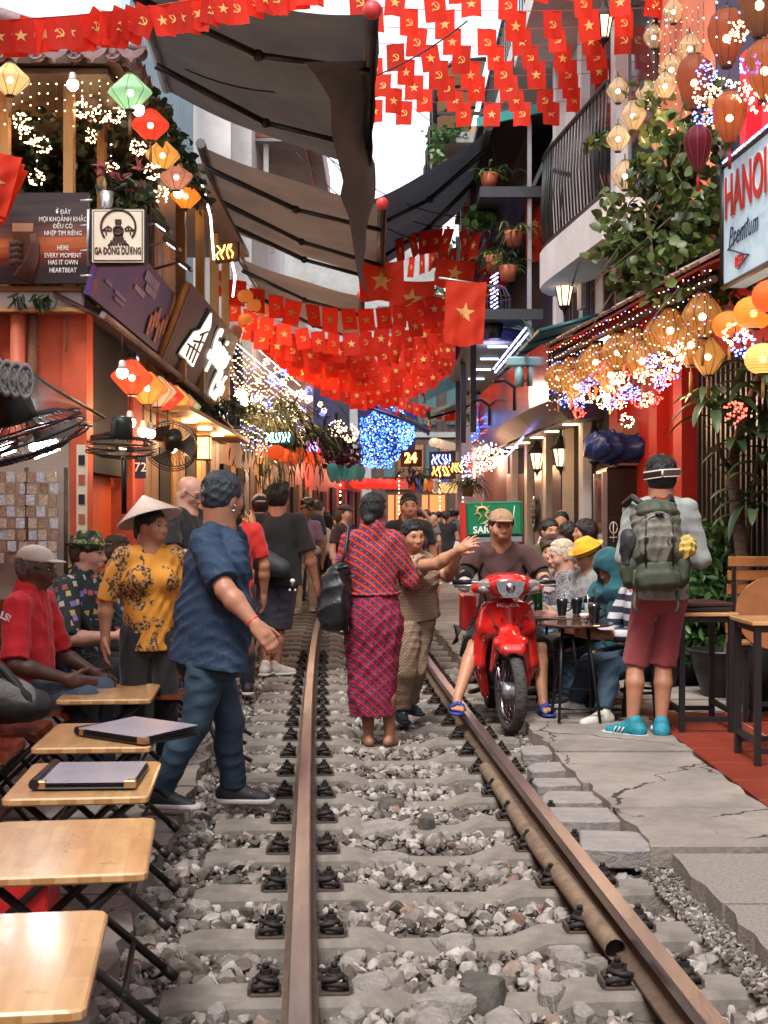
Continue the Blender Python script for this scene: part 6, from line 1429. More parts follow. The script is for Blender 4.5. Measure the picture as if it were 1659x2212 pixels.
for sx in (-1,1):m=MB();m.tube([(sx*.12,.1,0),(sx*.08,.03,c.z-.11)],.014,6);m.build('leg',BLACK,t)
t=thing('drinks_fridge','dark drinks fridge with steel edges behind the backpacker','fridge',(2.35,14.3,0));FB=M('fridge_black',(.02,.018,.018),.2,coat=.4)
m=MB();m.box((.3,0,1.05),(.7,.7,1.95),bev=.02);m.build('body',FB,t);m=MB();m.box((-.06,-.05,1.1),(.03,.5,1.6));m.build('door_glass',GLASS,t)
for yy in (-.34,.22):m=MB();m.box((-.07,yy,1.1),(.05,.06,1.75));m.build('door_edge',M('steel_edge',(.35,.34,.34),.3,metal=.8),t)
m=MB();m.box((.02,-.356,1.35),(.12,.006,.34));lb_=m.build('sticker',BLACK,t);m=MB();m.tube([(.02+.04*math.cos(a),-.362,1.4+.06*math.sin(a)) for a in np.linspace(0,6.28,14)],.005,4);m.tube([(.02,-.362,1.25),(.02,-.362,1.46)],.006,4);m.tube([(-.02,-.362,1.3),(.06,-.362,1.3)],.005,4);m.build('sticker_print',WL,lb_)
KR=M('cardboard',(.28,.16,.10),.85,var=.15,vs=5,bump=.1)
for k,(z,w_,x) in enumerate(((2.12,.6,2.72),(2.36,.56,2.74))):
 t=thing('carton',('lower brown carton on the drinks fridge','upper brown carton with a dark printed band on the drinks fridge')[k],'box',(x,14.1,z+.03));m=MB();m.box((0,0,0),(w_,.4,.22),bev=.006);m.build('box',KR,t)
 m=MB();m.box((0,-.202,-.06),(w_*.86,.004,.05));m.build('print',M('navy_ink',(.02,.03,.09),.5),t);m=MB();m.box((0,-.2045,-.06),(w_*.5,.003,.016));m.build('print_line',WL,t)
t=thing('tarpaulin','crumpled blue tarpaulin thrown over the fridge top','tarpaulin',P(1372,975,14.0));s=Sculpt();s.ell((-.1,0,.02),(.42,.3,.10)).ell((.25,0,-.02),(.3,.28,.09)).ell((-.3,-.1,.05),(.2,.2,.1));s.build('sheet',M('blue_tarp',(.012,.035,.16),.35,var=.3,vs=9,bump=.3,bs=14),t,.018,folds=.05)
#  motorbike
BRD=M('red_bike_paint',(.50,.014,.012),.16,coat=1,var=.06,vs=9,dirt=.12);TYR=M('tyre_rubber',(.05,.048,.046),.8,var=.3,vs=20,bump=.4,bs=70)
p=P(1103,1588,9.33);bk=thing('motorbike','red underbone motorbike facing the camera with a taped headlight cowl','motorbike',(p.x,9.33,.02),R(2));
def wheel(y,steer,nm='wheel'):
 w=bpy.data.objects.new(nm,None);COL.objects.link(w);w.parent=bk;w.location=(0,y,.285);w.rotation_euler=(0,0,steer)
 ring=lambda prof,n:[[(pr[0]*math.cos(a),pr[0]*math.sin(a),pr[1]) for pr in prof] for a in np.linspace(0,2*math.pi,n,endpoint=False)]
 q=rotm(ry=R(90))
 m=MB();m.lathe([(.225,-.03),(.25,-.043),(.272,-.038),(.284,-.02),(.287,0),(.284,.02),(.272,.038),(.25,.043),(.225,.03)],40,rot=q);m.build('tyre',TYR,w)
 m=MB()
 for k in range(60):
  a=k*math.pi/30;r_=Matrix.Rotation(a,3,'X');m.box(r_ @ Vector((.018*(1 if k%2 else-1),0,.2845)),(.024,.006,.006),r_ @ rotm(rz=.5*(1 if k%2 else-1)))
 tag(m.build('tread',TYR,w),kind='stuff')
 m=MB();m.lathe([(.225,-.03),(.215,-.026),(.205,-.01),(.205,.01),(.215,.026),(.225,.03)],40,rot=q);m.build('rim',CHROME,w)
 m=MB();m.lathe([(.001,-.06),(.05,-.055),(.06,-.03),(.06,.03),(.05,.055),(.001,.06)],20,rot=q);m.build('hub',METAL,w)
 for k in range(24):a=k*math.pi/12;m=MB();m.tube([(.035*(1 if k%2 else-1),.055*math.cos(a+.4),.055*math.sin(a+.4)),(0,.207*math.cos(a),.207*math.sin(a))],.002,3);m.build('spoke',CHROME,w)
wheel(.0+.0,R(9));wheel(1.22,0)
s=Sculpt()
s.ell((0,.26,.80),(.195,.10,.13),k=.05).ell((0,.23,.70),(.20,.09,.10),k=.05).cap((0,.16,.66),(0,.2,.84),.05,.07,k=.05)
for sx in (-1,1):s.cap((sx*.155,.28,.72),(sx*.185,.30,.45),.06,.052,k=.05).cap((sx*.185,.30,.45),(sx*.135,.38,.22),.052,.03,k=.04).cap((sx*.20,.36,.62),(sx*.20,.4,.36),.035,.03,k=.05)
s.ell((0,.26,.46),(.135,.17,.20),op='s',k=.02);s.build('front_cover',BRD,bk,.008);s=Sculpt();s.ell((0,.37,.47),(.155,.05,.22));s.build('recess_shade',BLACK,bk,.012)  # black body added behind the cavity, paints the recess dark
s=Sculpt();s.ell((0,.10,1.01),(.155,.10,.085),k=.04).ell((0,.2,1.04),(.17,.09,.06),k=.04)
for sx in (-1,1):s.cap((sx*.1,.14,1.0),(sx*.22,.2,.985),.06,.035,k=.04)
s.ell((0,.02,.985),(.1,.05,.055),op='s',k=.01);s.build('headlight_cowl',BRD,bk,.007)
m=MB();m.prism([(-.105,.05),(.105,.05),(.085,-.02),(.05,-.065),(-.05,-.065),(-.085,-.02)],.03,frame4((0,.03,.99),(1,0,0),(0,.12,1)));h=m.build('headlight',M('headlight_lens',(.20,.205,.215),.06,metal=.5,coat=1,var=.6,vs=70),bk)
m=MB();m.ball((0,.012,.985),(.045,.02,.05),12);m.build('reflector',CHROME,h)
for sx in (-1,1):
 m=MB();m.tube([(sx*.05,.118,.66),(sx*.085,.14,.72),(sx*.12,.17,.80),(sx*.175,.24,.86)],.004,5);m.build('panel_seam',BLACK,bk)
 m=MB();m.tube([(sx*.1,.2,1.0),(sx*.16,.28,.95),(sx*.1,.3,.8)],.007,5);m.build('cable',BLACK,bk)
 m=MB();m.ball((sx*.165,.09,.985),(.055,.03,.03),10);m.build('indicator',M('clear_indicator',(.25,.22,.21),.12,coat=.6),bk)
 m=MB();m.box((sx*.16,.10,1.015),(.085,.075,.07),rotm(rz=sx*.5),bev=.02);m.build('tape_wrap',M('clear_tape',(.24,.20,.20),.2,var=.35,vs=30,bump=.5,bs=50),bk)
 m=MB();m.tube([(sx*.16,.27,1.02),(sx*.34,.36,1.02)],.013,8);m.build('handlebar',METAL,bk);m=MB();m.tube([(sx*.235,.31,1.02),(sx*.365,.375,1.02)],.02,8);m.build('grip',BLACK,bk)
 m=MB();m.tube([(sx*.2,.24,1.01),(sx*.28,.24,1.0),(sx*.36,.30,.995)],[.009,.008,.012],6);m.build('lever',METAL,bk)
 m=MB();m.tube([(sx*.075,.0,.285),(sx*.075,.1,.52)],.024,10);m.build('fork',CHROME,bk);m=MB();m.tube([(sx*.075,.09,.49),(sx*.075,.15,.66)],.034,10);m.build('fork_boot',BLACK,bk)
 m=MB();m.tube([(sx*.1,.62,.28),(sx*.26,.60,.28)],.02,8);m.build('footpeg',BLACK,bk)
 m=MB();m.prism([(0,0),(.05,.012),(.07,.03),(.01,.022)],.01,frame4((sx*.035,.135,.70),(sx,0,0),(0,.2,1)));m.build('air_slot',BLACK,bk)
 m=MB();m.lathe([(.001,0),(.012,0),(.012,.006)],10,(sx*.04,.128,.765),rotm(rx=R(80)));m.build('screw',BLACK,bk)
s=Sculpt()
for a in np.linspace(1.1,1.9,22):s.cap((-.05,-.318*math.cos(a),.285+.322*math.sin(a)),(.05,-.318*math.cos(a),.285+.322*math.sin(a)),.024,.024,k=.04)
s.cap((-.05,.0,.60),(-.05,.08,.70),.03,.025,k=.05).cap((.05,.0,.60),(.05,.08,.70),.03,.025,k=.05).cap((0,-.04,.605),(0,.06,.71),.035,.028,k=.05)
for sx in (-1,1):s.cap((sx*.09,.0,.62),(sx*.125,.07,.42),.035,.014,k=.04)
s.ell((0,0,.285),(.085,.318,.318),op='s',k=.008);s.build('mudguard',BRD,bk,.008)
text('brand_mark','HONDA',.042,WL,bk,(0,.137,.868),(1,0,0),(0,.75,1),depth=.004,bold=.02);text('model_mark','WAVE',.03,GOLD,bk,(.145,.165,.80),(1,.5,.35),(0,.3,1),depth=.004,shear=.3)
s=Sculpt();s.cap((0,.55,.55),(0,1.3,.72),.09,.11,k=.05).cap((0,.45,.45),(0,.62,.35),.1,.12,k=.05);s.build('body',M('dark_body',(.03,.02,.02),.4),bk,.012)
s=Sculpt();s.ell((0,.85,.77),(.13,.35,.055));s.build('seat',BLACK,bk,.012)
m=MB();m.tube([(-.12,.6,.3),(-.14,1.4,.3)],.045,10);m.build('exhaust',METAL,bk);s=Sculpt();s.ell((0,.62,.33),(.13,.17,.12));s.build('engine',M('engine_grey',(.08,.08,.08),.5,metal=.5),bk,.012)
m=MB();m.tube([(-.1,.55,.25),(-.2,.5,.22),(-.22,.62,.2)],.018,6);m.build('brake_pedal',BLACK,bk)
m=MB();m.box((-.225,.75,.78),(.1,.3,.26),bev=.01);m.build('side_box',M('red_crate_plastic',(.50,.02,.02),.4),bk)
for k in range(5):m=MB();m.tube([(-.28-.01*k,.6+.05*k,.68),(-.35+.015*k,.6+.06*k,.55)],.008,5);m.build('side_rack_bar',BLACK,bk)
for k in range(3):m=MB();m.tube([(-.24,.65+.1*k,.6),(-.27,.65+.1*k,.45),(-.22,.7+.1*k,.38)],.009,5);m.build('side_rack_bar',BLACK,bk)
a,c=P(1006,1083,10.55),P(1129,1160,10.55);t=thing('beer_box','green beer sign box with gold dragon carried behind the rider','sign',((a.x+c.x)/2,10.55,(a.z+c.z)/2));t.rotation_euler=(0,R(-1.5),0)
W,H=c.x-a.x,a.z-c.z;m=MB();m.box((0,.06,0),(W,.14,H),bev=.012);m.build('case',M('bottle_green',(.01,.10,.05),.35),t);m=MB();m.box((0,-.013,0),(W*.91,.01,H*.84));m.build('face',M('bright_green',(.012,.17,.07),.3,var=.2),t)
m=MB();m.box((-W/2-.02,.06,-.05),(.04,.16,H+.1));m.build('red_side',M('red_crate_plastic',(.50,.02,.02),.4),t);m=MB();m.box((0,.06,-H/2-.02),(W*.95,.16,.04));m.build('shelf',METAL,t)
text('lettering','BIA',.045,WL,t,(-.045,-.021,-.035),(1,0,0),(0,0,1),depth=.003,bold=.01);text('lettering','SAIGON',.075,WL,t,(-.03,-.021,-.083),(1,0,0),(0,0,1),depth=.003,bold=.025)
DR=M('gold_print',(.55,.40,.16),.4);m=MB();sp_=[(-.13,-.02),(-.10,.03),(-.135,.06),(-.12,.09),(-.08,.095),(-.05,.07),(-.07,.03),(-.04,.0),(-.075,-.03),(-.11,-.035)]
m.tube([(x,-.02,z) for x,z in sp_],[.004,.008,.012,.014,.012,.013,.012,.01,.008,.003],6)
for x,z,dx,dz in ((-.12,.09,-.03,.02),(-.09,.1,-.01,.03),(-.06,.085,.03,.025),(-.05,.05,.035,.01),(-.13,.05,-.03,-.01)):m.tube([(x,-.02,z),(x+dx,-.02,z+dz)],[.006,.001],5)
m.build('dragon_print',DR,t);m=MB();m.tube([(.16,-.02,.1),(.15,-.02,.02),(.17,-.02,-.09)],.003,4);m.build('white_line',WL,t)
t=thing('birdcage','domed wire birdcage hanging by the big flag on the right','birdcage',P(1062,690,19));CG=M('violet_wire',(.25,.22,.32),.5);
for k in range(22):
 a=k*2*math.pi/22;m=MB();m.tube([(.27*math.cos(a),.27*math.sin(a),-.2),(.27*math.cos(a),.27*math.sin(a),.3),(.19*math.cos(a),.19*math.sin(a),.45),(0,0,.5)],.006,3);m.build('bar',CG,t)
for z in (-.2,.05,.3):m=MB();m.tube([(.27*math.cos(a),.27*math.sin(a),z) for a in np.linspace(0,6.283,25)],.008,4,cap=False);m.build('hoop',CG,t)
m=MB();m.lathe([(.001,-.3),(.36,-.3),(.4,-.2),(.4,-.17),(.001,-.17)],24);m.build('tray',M('violet_tray',(.09,.08,.25),.4),t);m=MB();m.tube([(0,0,.5),(0,0,.9)],.006,4);m.build('hook',CG,t)
#  people
def skin(name,c):m=M(name,c,.45,var=.2,vs=17,bump=.1,bs=150,spec=.4,col2=(min(1,c[0]*1.12),c[1]*.98,c[2]*.92));b=m.node_tree.nodes['Principled BSDF'];b.inputs['Subsurface Weight'].default_value=.14;b.inputs['Subsurface Scale'].default_value=.012;return m
SK={'viet':skin('skin_tan',(.44,.225,.135)),'pale':skin('skin_pale',(.55,.32,.235)),'dark':skin('skin_dark',(.085,.04,.026)),'brown':skin('skin_brown',(.27,.135,.08)),'mid':skin('skin_mid',(.40,.20,.125))}
HR={'black':M('black_hair',(.010,.009,.010),.38,var=.5,vs=60,stretch=(1,1,.12),bump=.5,bs=140),'blue':M('blue_black_hair',(.022,.032,.04),.35,var=.5,vs=60,stretch=(1,1,.12),bump=.5,bs=140),
  'brown':M('brown_hair',(.06,.03,.018),.45,var=.5,vs=60,stretch=(1,1,.12),bump=.5,bs=140),'blond':M('blond_hair',(.55,.46,.35),.45,var=.25,vs=60,stretch=(1,1,.12),bump=.5,bs=140),'grey':M('grey_hair',(.10,.09,.09),.5,var=.4,vs=60,bump=.5,bs=140)}
def cl(name,c,**k):
 k.setdefault('var',.14);k.setdefault('vs',9);k.setdefault('bump',.12);k.setdefault('bs',180);return M(name,c,.85,sheen=.15,**k)
EYEW=M('eye_white',(.6,.57,.54),.25,var=0);EYED=M('iris_dark',(.012,.008,.006),.15,var=0);LIP=M('lip',(.33,.085,.075),.45,var=.1)
def fr(x):return x-math.floor(x)
def pattern(name,fn):
 if name in MATS:return MATS[name]
 m,nt,b,co=base_mat(name);b.inputs['Roughness'].default_value=.8;sx=nd(nt,'ShaderNodeSeparateXYZ',{0:co})
 nt.links.new(fn(nt,co,sx.outputs[0],sx.outputs[1],sx.outputs[2]),b.inputs['Base Color'])
 nt.links.new(nd(nt,'ShaderNodeBump',{'Height':nd(nt,'ShaderNodeTexNoise',{'Vector':co,'Scale':160}).outputs[0],'Strength':.1,'Distance':.01}).outputs[0],b.inputs['Normal']);MATS[name]=m;return m
def p_diamond(nt,co,x,y,z):
 xx=mth(nt,'ADD',x,mth(nt,'MULTIPLY',y,.6));a=mth(nt,'MULTIPLY',mth(nt,'ADD',xx,mth(nt,'MULTIPLY',z,1.15)),16.5);b_=mth(nt,'MULTIPLY',mth(nt,'SUBTRACT',xx,mth(nt,'MULTIPLY',z,1.15)),19)
 fa,fb=mth(nt,'FRACT',a),mth(nt,'FRACT',b_);up=mth(nt,'GREATER_THAN',z,.985)
 band=mixc(nt,up,(.33,.008,.03),(.44,.04,.014));dark=mixc(nt,up,(.055,.006,.02),(.07,.006,.03));pr=mixc(nt,up,(.16,.004,.022),(.22,.006,.03))
 b1=mth(nt,'GREATER_THAN',fa,.60);b2=mth(nt,'GREATER_THAN',fb,.74)
 ce=mth(nt,'MULTIPLY',mth(nt,'LESS_THAN',mth(nt,'ABSOLUTE',mth(nt,'SUBTRACT',fa,.3)),.15),mth(nt,'LESS_THAN',mth(nt,'ABSOLUTE',mth(nt,'SUBTRACT',fb,.37)),.17))
 c=mixc(nt,ce,dark,mixc(nt,up,(.12,.05,.20),(.10,.10,.26)));c=mixc(nt,b2,c,pr);return mixc(nt,b1,c,band)
def p_floral(nt,co,x,y,z):
 big=nd(nt,'ShaderNodeTexNoise',{'Vector':co,'Scale':9,'Detail':2}).outputs[0];fine=nd(nt,'ShaderNodeTexNoise',{'Vector':co,'Scale':55,'Detail':5,'Roughness':.7}).outputs[0]
 msk=mth(nt,'GREATER_THAN',big,.5);w=ramp(nt,fine,[(0,(.03,.018,.012)),(.46,(.06,.03,.015)),(.5,(.45,.20,.03)),(.58,(.42,.36,.28)),(.62,(.07,.035,.02))],'CONSTANT');return mixc(nt,msk,(.56,.23,.022),w)
def p_camo(nt,co,x,y,z):
 n=nd(nt,'ShaderNodeTexNoise',{'Vector':co,'Scale':14,'Detail':2,'Distortion':1}).outputs[0];return ramp(nt,n,[(0,(.012,.012,.01)),(.42,(.02,.085,.03)),(.52,(.16,.07,.03)),(.57,(.40,.34,.18)),(.64,(.02,.085,.03))],'CONSTANT')
def p_squares(nt,co,x,y,z):
 v=nd(nt,'ShaderNodeTexVoronoi',{'Vector':nd(nt,'ShaderNodeMapping',{0:co,2:(.2,.3,.4)}).outputs[0],'Scale':17,'Randomness':.55},distance='CHEBYCHEV');s=nd(nt,'ShaderNodeSeparateColor',{0:v.outputs['Color']}).outputs[0]
 c=ramp(nt,s,[(0,(.35,.06,.06)),(.2,(.05,.22,.30)),(.4,(.45,.36,.12)),(.6,(.22,.13,.38)),(.8,(.42,.40,.30))],'CONSTANT');return mixc(nt,mth(nt,'LESS_THAN',v.outputs['Distance'],.30),(.010,.022,.022),c)
def p_herring(nt,co,x,y,z):
 xx=mth(nt,'ADD',x,mth(nt,'MULTIPLY',y,.7));zig=mth(nt,'PINGPONG',mth(nt,'MULTIPLY',xx,1),.03);s=mth(nt,'FRACT',mth(nt,'MULTIPLY',mth(nt,'ADD',z,mth(nt,'MULTIPLY',zig,1.2)),42))
 return ramp(nt,s,[(0,(.045,.026,.02)),(.3,(.30,.20,.12)),(.55,(.22,.085,.045)),(.75,(.42,.34,.24))],'CONSTANT')
def p_paisley(nt,co,x,y,z):
 n=nd(nt,'ShaderNodeTexNoise',{'Vector':co,'Scale':20,'Detail':3,'Distortion':2.5}).outputs[0];return ramp(nt,mth(nt,'FRACT',mth(nt,'MULTIPLY',n,7)),[(0,(.02,.02,.035)),(.6,(.40,.38,.40))],'CONSTANT')
def p_blue(nt,co,x,y,z):
 n=nd(nt,'ShaderNodeTexNoise',{'Vector':co,'Scale':9,'Detail':5,'Distortion':1.5}).outputs[0];l=mth(nt,'LESS_THAN',mth(nt,'ABSOLUTE',mth(nt,'SUBTRACT',n,.56)),.012);return mixc(nt,mth(nt,'MULTIPLY',l,.6),(.008,.028,.066),(.03,.07,.13))
def p_stripe(nt,co,x,y,z):return mixc(nt,mth(nt,'GREATER_THAN',mth(nt,'FRACT',mth(nt,'MULTIPLY',z,11)),.5),(.015,.02,.05),(.5,.5,.52))
def p_denim(nt,co,x,y,z):
 n=nd(nt,'ShaderNodeTexNoise',{'Vector':co,'Scale':5,'Detail':6}).outputs[0];f=nd(nt,'ShaderNodeTexNoise',{'Vector':co,'Scale':220,'Detail':2}).outputs[0];return mixc(nt,.35,ramp(nt,n,[(.3,(.010,.028,.052)),(.7,(.026,.062,.10))]),ramp(nt,f,[(.3,(.3,.3,.3)),(.7,(1,1,1))]),'MULTIPLY')
def V3(v):return Vector(v)
def stand(loc,yaw,H,lean=0,arms=None,legs=None,sit=None,headyaw=0,nod=0,sw=.118,turn=0):
 y=R(yaw);f=Vector((math.sin(y),-math.cos(y),0));s=Vector((math.cos(y),math.sin(y),0));u=Vector((0,0,1));loc=Vector(loc);J={'H':H,'f':f,'s':s}
 hz=sit if sit else .515*H;pel=loc+u*hz
 tu=(u*math.cos(lean)+f*math.sin(lean)).normalized();tf=s.cross(tu)*-1;tf=tf if tf.dot(f)>0 else-tf
 J['tu'],J['tf'],J['pel']=tu,tf,pel;J['neck']=pel+tu*(.315*H) ;sc=pel+tu*(.292*H);J['sc']=sc
 hy=R(headyaw);hf=(tf*math.cos(hy)+s*math.sin(hy)).normalized();hf=(hf*math.cos(nod)-u*math.sin(nod)).normalized();J['hf']=hf;J['hu']=(u*.9+tu*.1-hf*(u*.9+tu*.1).dot(hf)).normalized()
 J['head']=J['neck']+tu*.035*H+u*.06*H+hf*.015*H
 J['sh'],J['el'],J['wr'],J['hp'],J['kn'],J['an'],J['toe']=[],[],[],[],[],[],[]
 A={'L':((.035,-.01,-.175),(.045,.035,-.325)),'R':((.035,-.01,-.175),(.045,.035,-.325))};A.update(arms or {})
 Lg={'L':((.012,.01,-.245),(.015,-.01,-.475)),'R':((.012,.01,-.245),(.015,-.01,-.475))}
 if sit:Lg={'L':((.03,.24,.0),(.03,.25,-hz/H+.045)),'R':((.03,.24,.0),(.03,.25,-hz/H+.045))}
 Lg.update(legs or {})
 for i,(k,sg) in enumerate((('L',1),('R',-1))):
  sh=sc+s*sg*sw*H;J['sh'].append(sh);e,w=A[k]
  g=lambda q:s*sg*q[0]*H+f*q[1]*H+u*q[2]*H
  J['el'].append(sh+g(e));J['wr'].append(sh+g(w));hp=pel+s*sg*.052*H;J['hp'].append(hp);kn,an=Lg[k];J['kn'].append(hp+g(kn));J['an'].append(hp+g(an));J['toe'].append(f+s*sg*.18)
 return J
def n3(v):return np.array((v.x,v.y,v.z))
def hand(sc,w,d,pn,H,side,curl=.5,vb=0,spread=0):
 d=d.normalized();pn=(pn-d*pn.dot(d)).normalized();ac=d.cross(pn)
 sc.cap(w,w+d*.035*H,.016*H,.018*H,k=.015)
 for i in (-1.5,-.5,.5,1.5):sc.cap(w+d*.012*H+ac*i*.008*H,w+d*.055*H+ac*i*.0115*H,.0125*H,.0085*H,k=.012)
 for i,L in zip((-1.5,-.5,.5,1.5),(.044,.051,.048,.038) if side>0 else (.038,.048,.051,.044)):
  b=w+d*.056*H+ac*i*.0115*H;ang=curl*.35;dd=(d+ac*i*spread)
  for q,(fr_,rr) in enumerate(((.45,.0062),(.3,.0056),(.25,.005))):
   ax=dd.normalized()*math.cos(ang)+pn*math.sin(ang);e=b+ax*L*H*fr_;sc.cap(b,e,rr*H,rr*H*.93,k=.005);b=e;ang+=curl*.75
 tb=w+d*.016*H-ac*side*.016*H;td=(d*.7-ac*side*.62+pn*.35).normalized();e=tb+td*.032*H;sc.cap(tb,e,.009*H,.0072*H,k=.01);sc.cap(e,e+(td*.8+d*.4+pn*.2*curl).normalized()*.026*H,.007*H,.0058*H,k=.005)
def human(label,J,o,vox=None,group=None):
 """one person: a continuous body, with hair, garments, shoes as children. o = outfit"""
 H=J['H'];base=Vector((J['pel'].x,J['pel'].y,0));B=lambda v:v-base;t=thing('person',label,'person',base,0,group)
 dist=base.y;vx=vox or (.0062 if dist<7.5 else .0075 if dist<11 else .012 if dist<16 else .017 if dist<24 else .024);near=dist<15
 g=o.get('fat',1.0);s,tu,tf=J['s'],J['tu'],J['tf'];pel,neck,sc_=B(J['pel']),B(J['neck']),B(J['sc']);sh=[B(v) for v in J['sh']];el=[B(v) for v in J['el']];wr=[B(v) for v in J['wr']];hp=[B(v) for v in J['hp']];kn=[B(v) for v in J['kn']];an=[B(v) for v in J['an']];hd=B(J['head']);hf,hu=J['hf'],J['hu'];hs_=hf.cross(hu)*-1
 ss=(sh[0]-sh[1]).normalized();T=np.array([[ss.x,tf.x,tu.x],[ss.y,tf.y,tu.y],[ss.z,tf.z,tu.z]]);HM=np.array([[hs_.x,hf.x,hu.x],[hs_.y,hf.y,hu.y],[hs_.z,hf.z,hu.z]])
 h=.136*H if not o.get('hh') else o['hh']
 hv=lambda x,y,z:hd+hs_*x*h+hf*y*h+hu*z*h
 b=Sculpt()
 b.ell(hv(0,-.05,.13),(.34*h,.41*h,.36*h),HM,k=.02).ell(hv(0,.10,-.10),(.295*h,.30*h,.36*h),HM,k=.03).ell(hv(0,.2,-.36),(.15*h,.14*h,.12*h),HM,k=.03)
 for q in (-1,1):b.ell(hv(q*.16,.24,-.12),(.12*h,)*3,None,k=.03).ell(hv(q*.345,-.03,-.04),(.045*h,.095*h,.14*h),HM,k=.01)
 if near:
  b.cap(hv(-.16,.335,.10),hv(.16,.335,.10),.05*h,.05*h,k=.02)
  for q in (-1,1):b.ell(hv(q*.155,.43,.015),(.085*h,.06*h,.05*h),HM,k=.018,op='s')
  b.cap(hv(0,.37,.05),hv(0,.475,-.125),.028*h,.048*h,k=.02)
  for q in (-1,1):b.ell(hv(q*.055,.425,-.14),(.04*h,)*3,None,k=.012)
  b.ell(hv(0,.375,-.285),(.13*h,.06*h,.075*h),HM,k=.02)
 nb=neck-tu*.01*H;b.cap(hv(0,-.09,-.22),nb,.044*H*(1+(g-1)*.4),.046*H,k=.02);b.cap(nb,sc_-tu*.05*H,.045*H,.045*H,k=.02)
 ch=pel.lerp(neck,.66);be=pel.lerp(neck,.3)
 b.ell(ch,(.085*H,.05*H,.12*H),T,k=.03).ell(be,(.07*H*g,.048*H*g,.12*H),T,k=.03).ell(pel,(.075*H,.052*H,.07*H),T,k=.03)
 for i in (0,1):
  mu=o.get('arm',1.0);b.cap(sh[i]-ss*(1 if i==0 else-1)*.02*H,sh[i],.028*H,.026*H,k=.02);b.cap(sh[i],el[i],.0275*H*mu,.0265*H*mu,k=.015);fa=el[i].lerp(wr[i],.3);b.cap(el[i],fa,.0255*H*mu,.0275*H*mu,k=.02);b.cap(fa,wr[i],.0275*H*mu,.0165*H*mu,k=.02)
  hdir=o.get('hdir',(None,None))[i] or (wr[i]-el[i]);pn=o.get('palm',(None,None))[i] or (-s*(1 if i==0 else-1)+J['f']*.2)
  if vx<.013:hand(b,wr[i],Vector(hdir),Vector(pn),H,(1 if i==0 else-1)*(1),o.get('curl',(.5,.5))[i],spread=o.get('spread',0))
  else:b.cap(wr[i],wr[i]+Vector(hdir).normalized()*.085*H,.02*H,.012*H,k=.01)
  b.cap(hp[i],kn[i],.044*H,.033*H,k=.012);cf=kn[i].lerp(an[i],.3)-J['f']*.012*H;b.cap(kn[i],cf,.031*H,.034*H,k=.012);b.cap(cf,an[i],.033*H,.0195*H,k=.012)
  if o.get('bare'):
   td=J['toe'][i].normalized();gz=an[i].z-.04*H;q=an[i];b.cap(q-td*.02*H-Vector((0,0,.018*H)),q+td*.06*H-Vector((0,0,.026*H)),.02*H,.017*H,k=.02);ac=td.cross(Vector((0,0,1)))
   for j in range(5):r_=(.011,.0085,.008,.0075,.007)[j]*H;x0=(-1.6+.85*j)*.0115*H*(1 if i else-1);b.cap(q+td*.05*H+ac*x0*.7-Vector((0,0,.03*H)),q+td*(.108-.007*j)*H+ac*x0-Vector((0,0,.034*H)),r_*1.15,r_,k=.006)
 b.build('body',SK[o.get('skin','viet')],t,vx)
 if near and dist<14 or o.get('face'):
  for q in (-1,1):
   m=MB();m.ball((0,0,0),(.07*h,.04*h,.024*h),10);e=m.build('eye',EYEW,t);e.matrix_basis=frame4(hv(q*.152,.338,.012),hs_,hf);m=MB();m.ball((0,.022*h,0),(.032*h,.022*h,.027*h),8);ir=m.build('iris',EYED,e)
   m=MB();m.tube([hv(q*.07,.385,.115),hv(q*.15,.372,.14),hv(q*.235,.315,.11)],[.014*h,.022*h,.010*h],6);m.build('eyebrow',HR['black'] if o.get('brow',1) else SK['brown'],t)
   m=MB();m.tube([hv(q*.085,.372,.035),hv(q*.155,.375,.055),hv(q*.23,.32,.03)],[.007*h,.011*h,.006*h],5);m.build('eyelid',EYED,t)
  sm=o.get('smile',0);m=MB();m.tube([hv(-.13-.03*sm,.355,-.285+.04*sm),hv(-.05,.425,-.272),hv(0,.43,-.28),hv(.05,.425,-.272),hv(.13+.03*sm,.355,-.285+.04*sm)],[.006*h,.022*h,.02*h,.022*h,.006*h],6)
  m.tube([hv(-.1,.375,-.31),hv(0,.425,-.325),hv(.1,.375,-.31)],[.008*h,.028*h,.008*h],6);m.build('mouth',LIP,t)
  if sm:m=MB();m.tube([hv(-.11,.392,-.283+.02),hv(0,.438,-.295),hv(.11,.392,-.283+.02)],[.008*h,.016*h,.008*h],6);m.build('teeth',EYEW,t)
 hk=o.get('hair',('short','black'));hat0=o.get('hat')
 if hk[0] != 'bald':
  q=Sculpt();big={'short':.03,'crop':.012,'puffy':.085,'bun':.02,'long':.03,'pony':.02,'bob':.05}[hk[0]]
  q.ell(hv(0,-.08,.16),((.345+big)*h,(.42+big)*h,(.365+big)*h),HM,k=.02)
  if hk[0] in ('short','puffy','crop'):q.ell(hv(0,-.2,-.08),((.29+big)*h,(.24+big*.7)*h,(.30)*h),HM,k=.05)
  if hk[0]=='puffy':
   for j in range(14):a=j*2.4;q.ell(hv(.3*math.cos(a),-.1+.3*math.sin(a),.28+.12*math.sin(j*1.7)),(.15*h,)*3,None,k=.03)
  if hk[0]=='bun':q.ell(hv(0,-.22,-.08),(.3*h,.24*h,.28*h),HM,k=.05).ell(hv(0,-.44,-.24),(.17*h,.15*h,.15*h),HM,k=.03)
  if hk[0]=='lowbun':pass
  if hk[0]=='pony':q.ell(hv(0,-.22,-.05),(.3*h,.22*h,.25*h),HM,k=.05).cap(hv(0,-.45,-.05),hv(0,-.5,-.8),.09*h,.05*h,k=.04)
  if hk[0]=='bob':q.ell(hv(0,-.16,-.15),(.40*h,.32*h,.38*h),HM,k=.06)
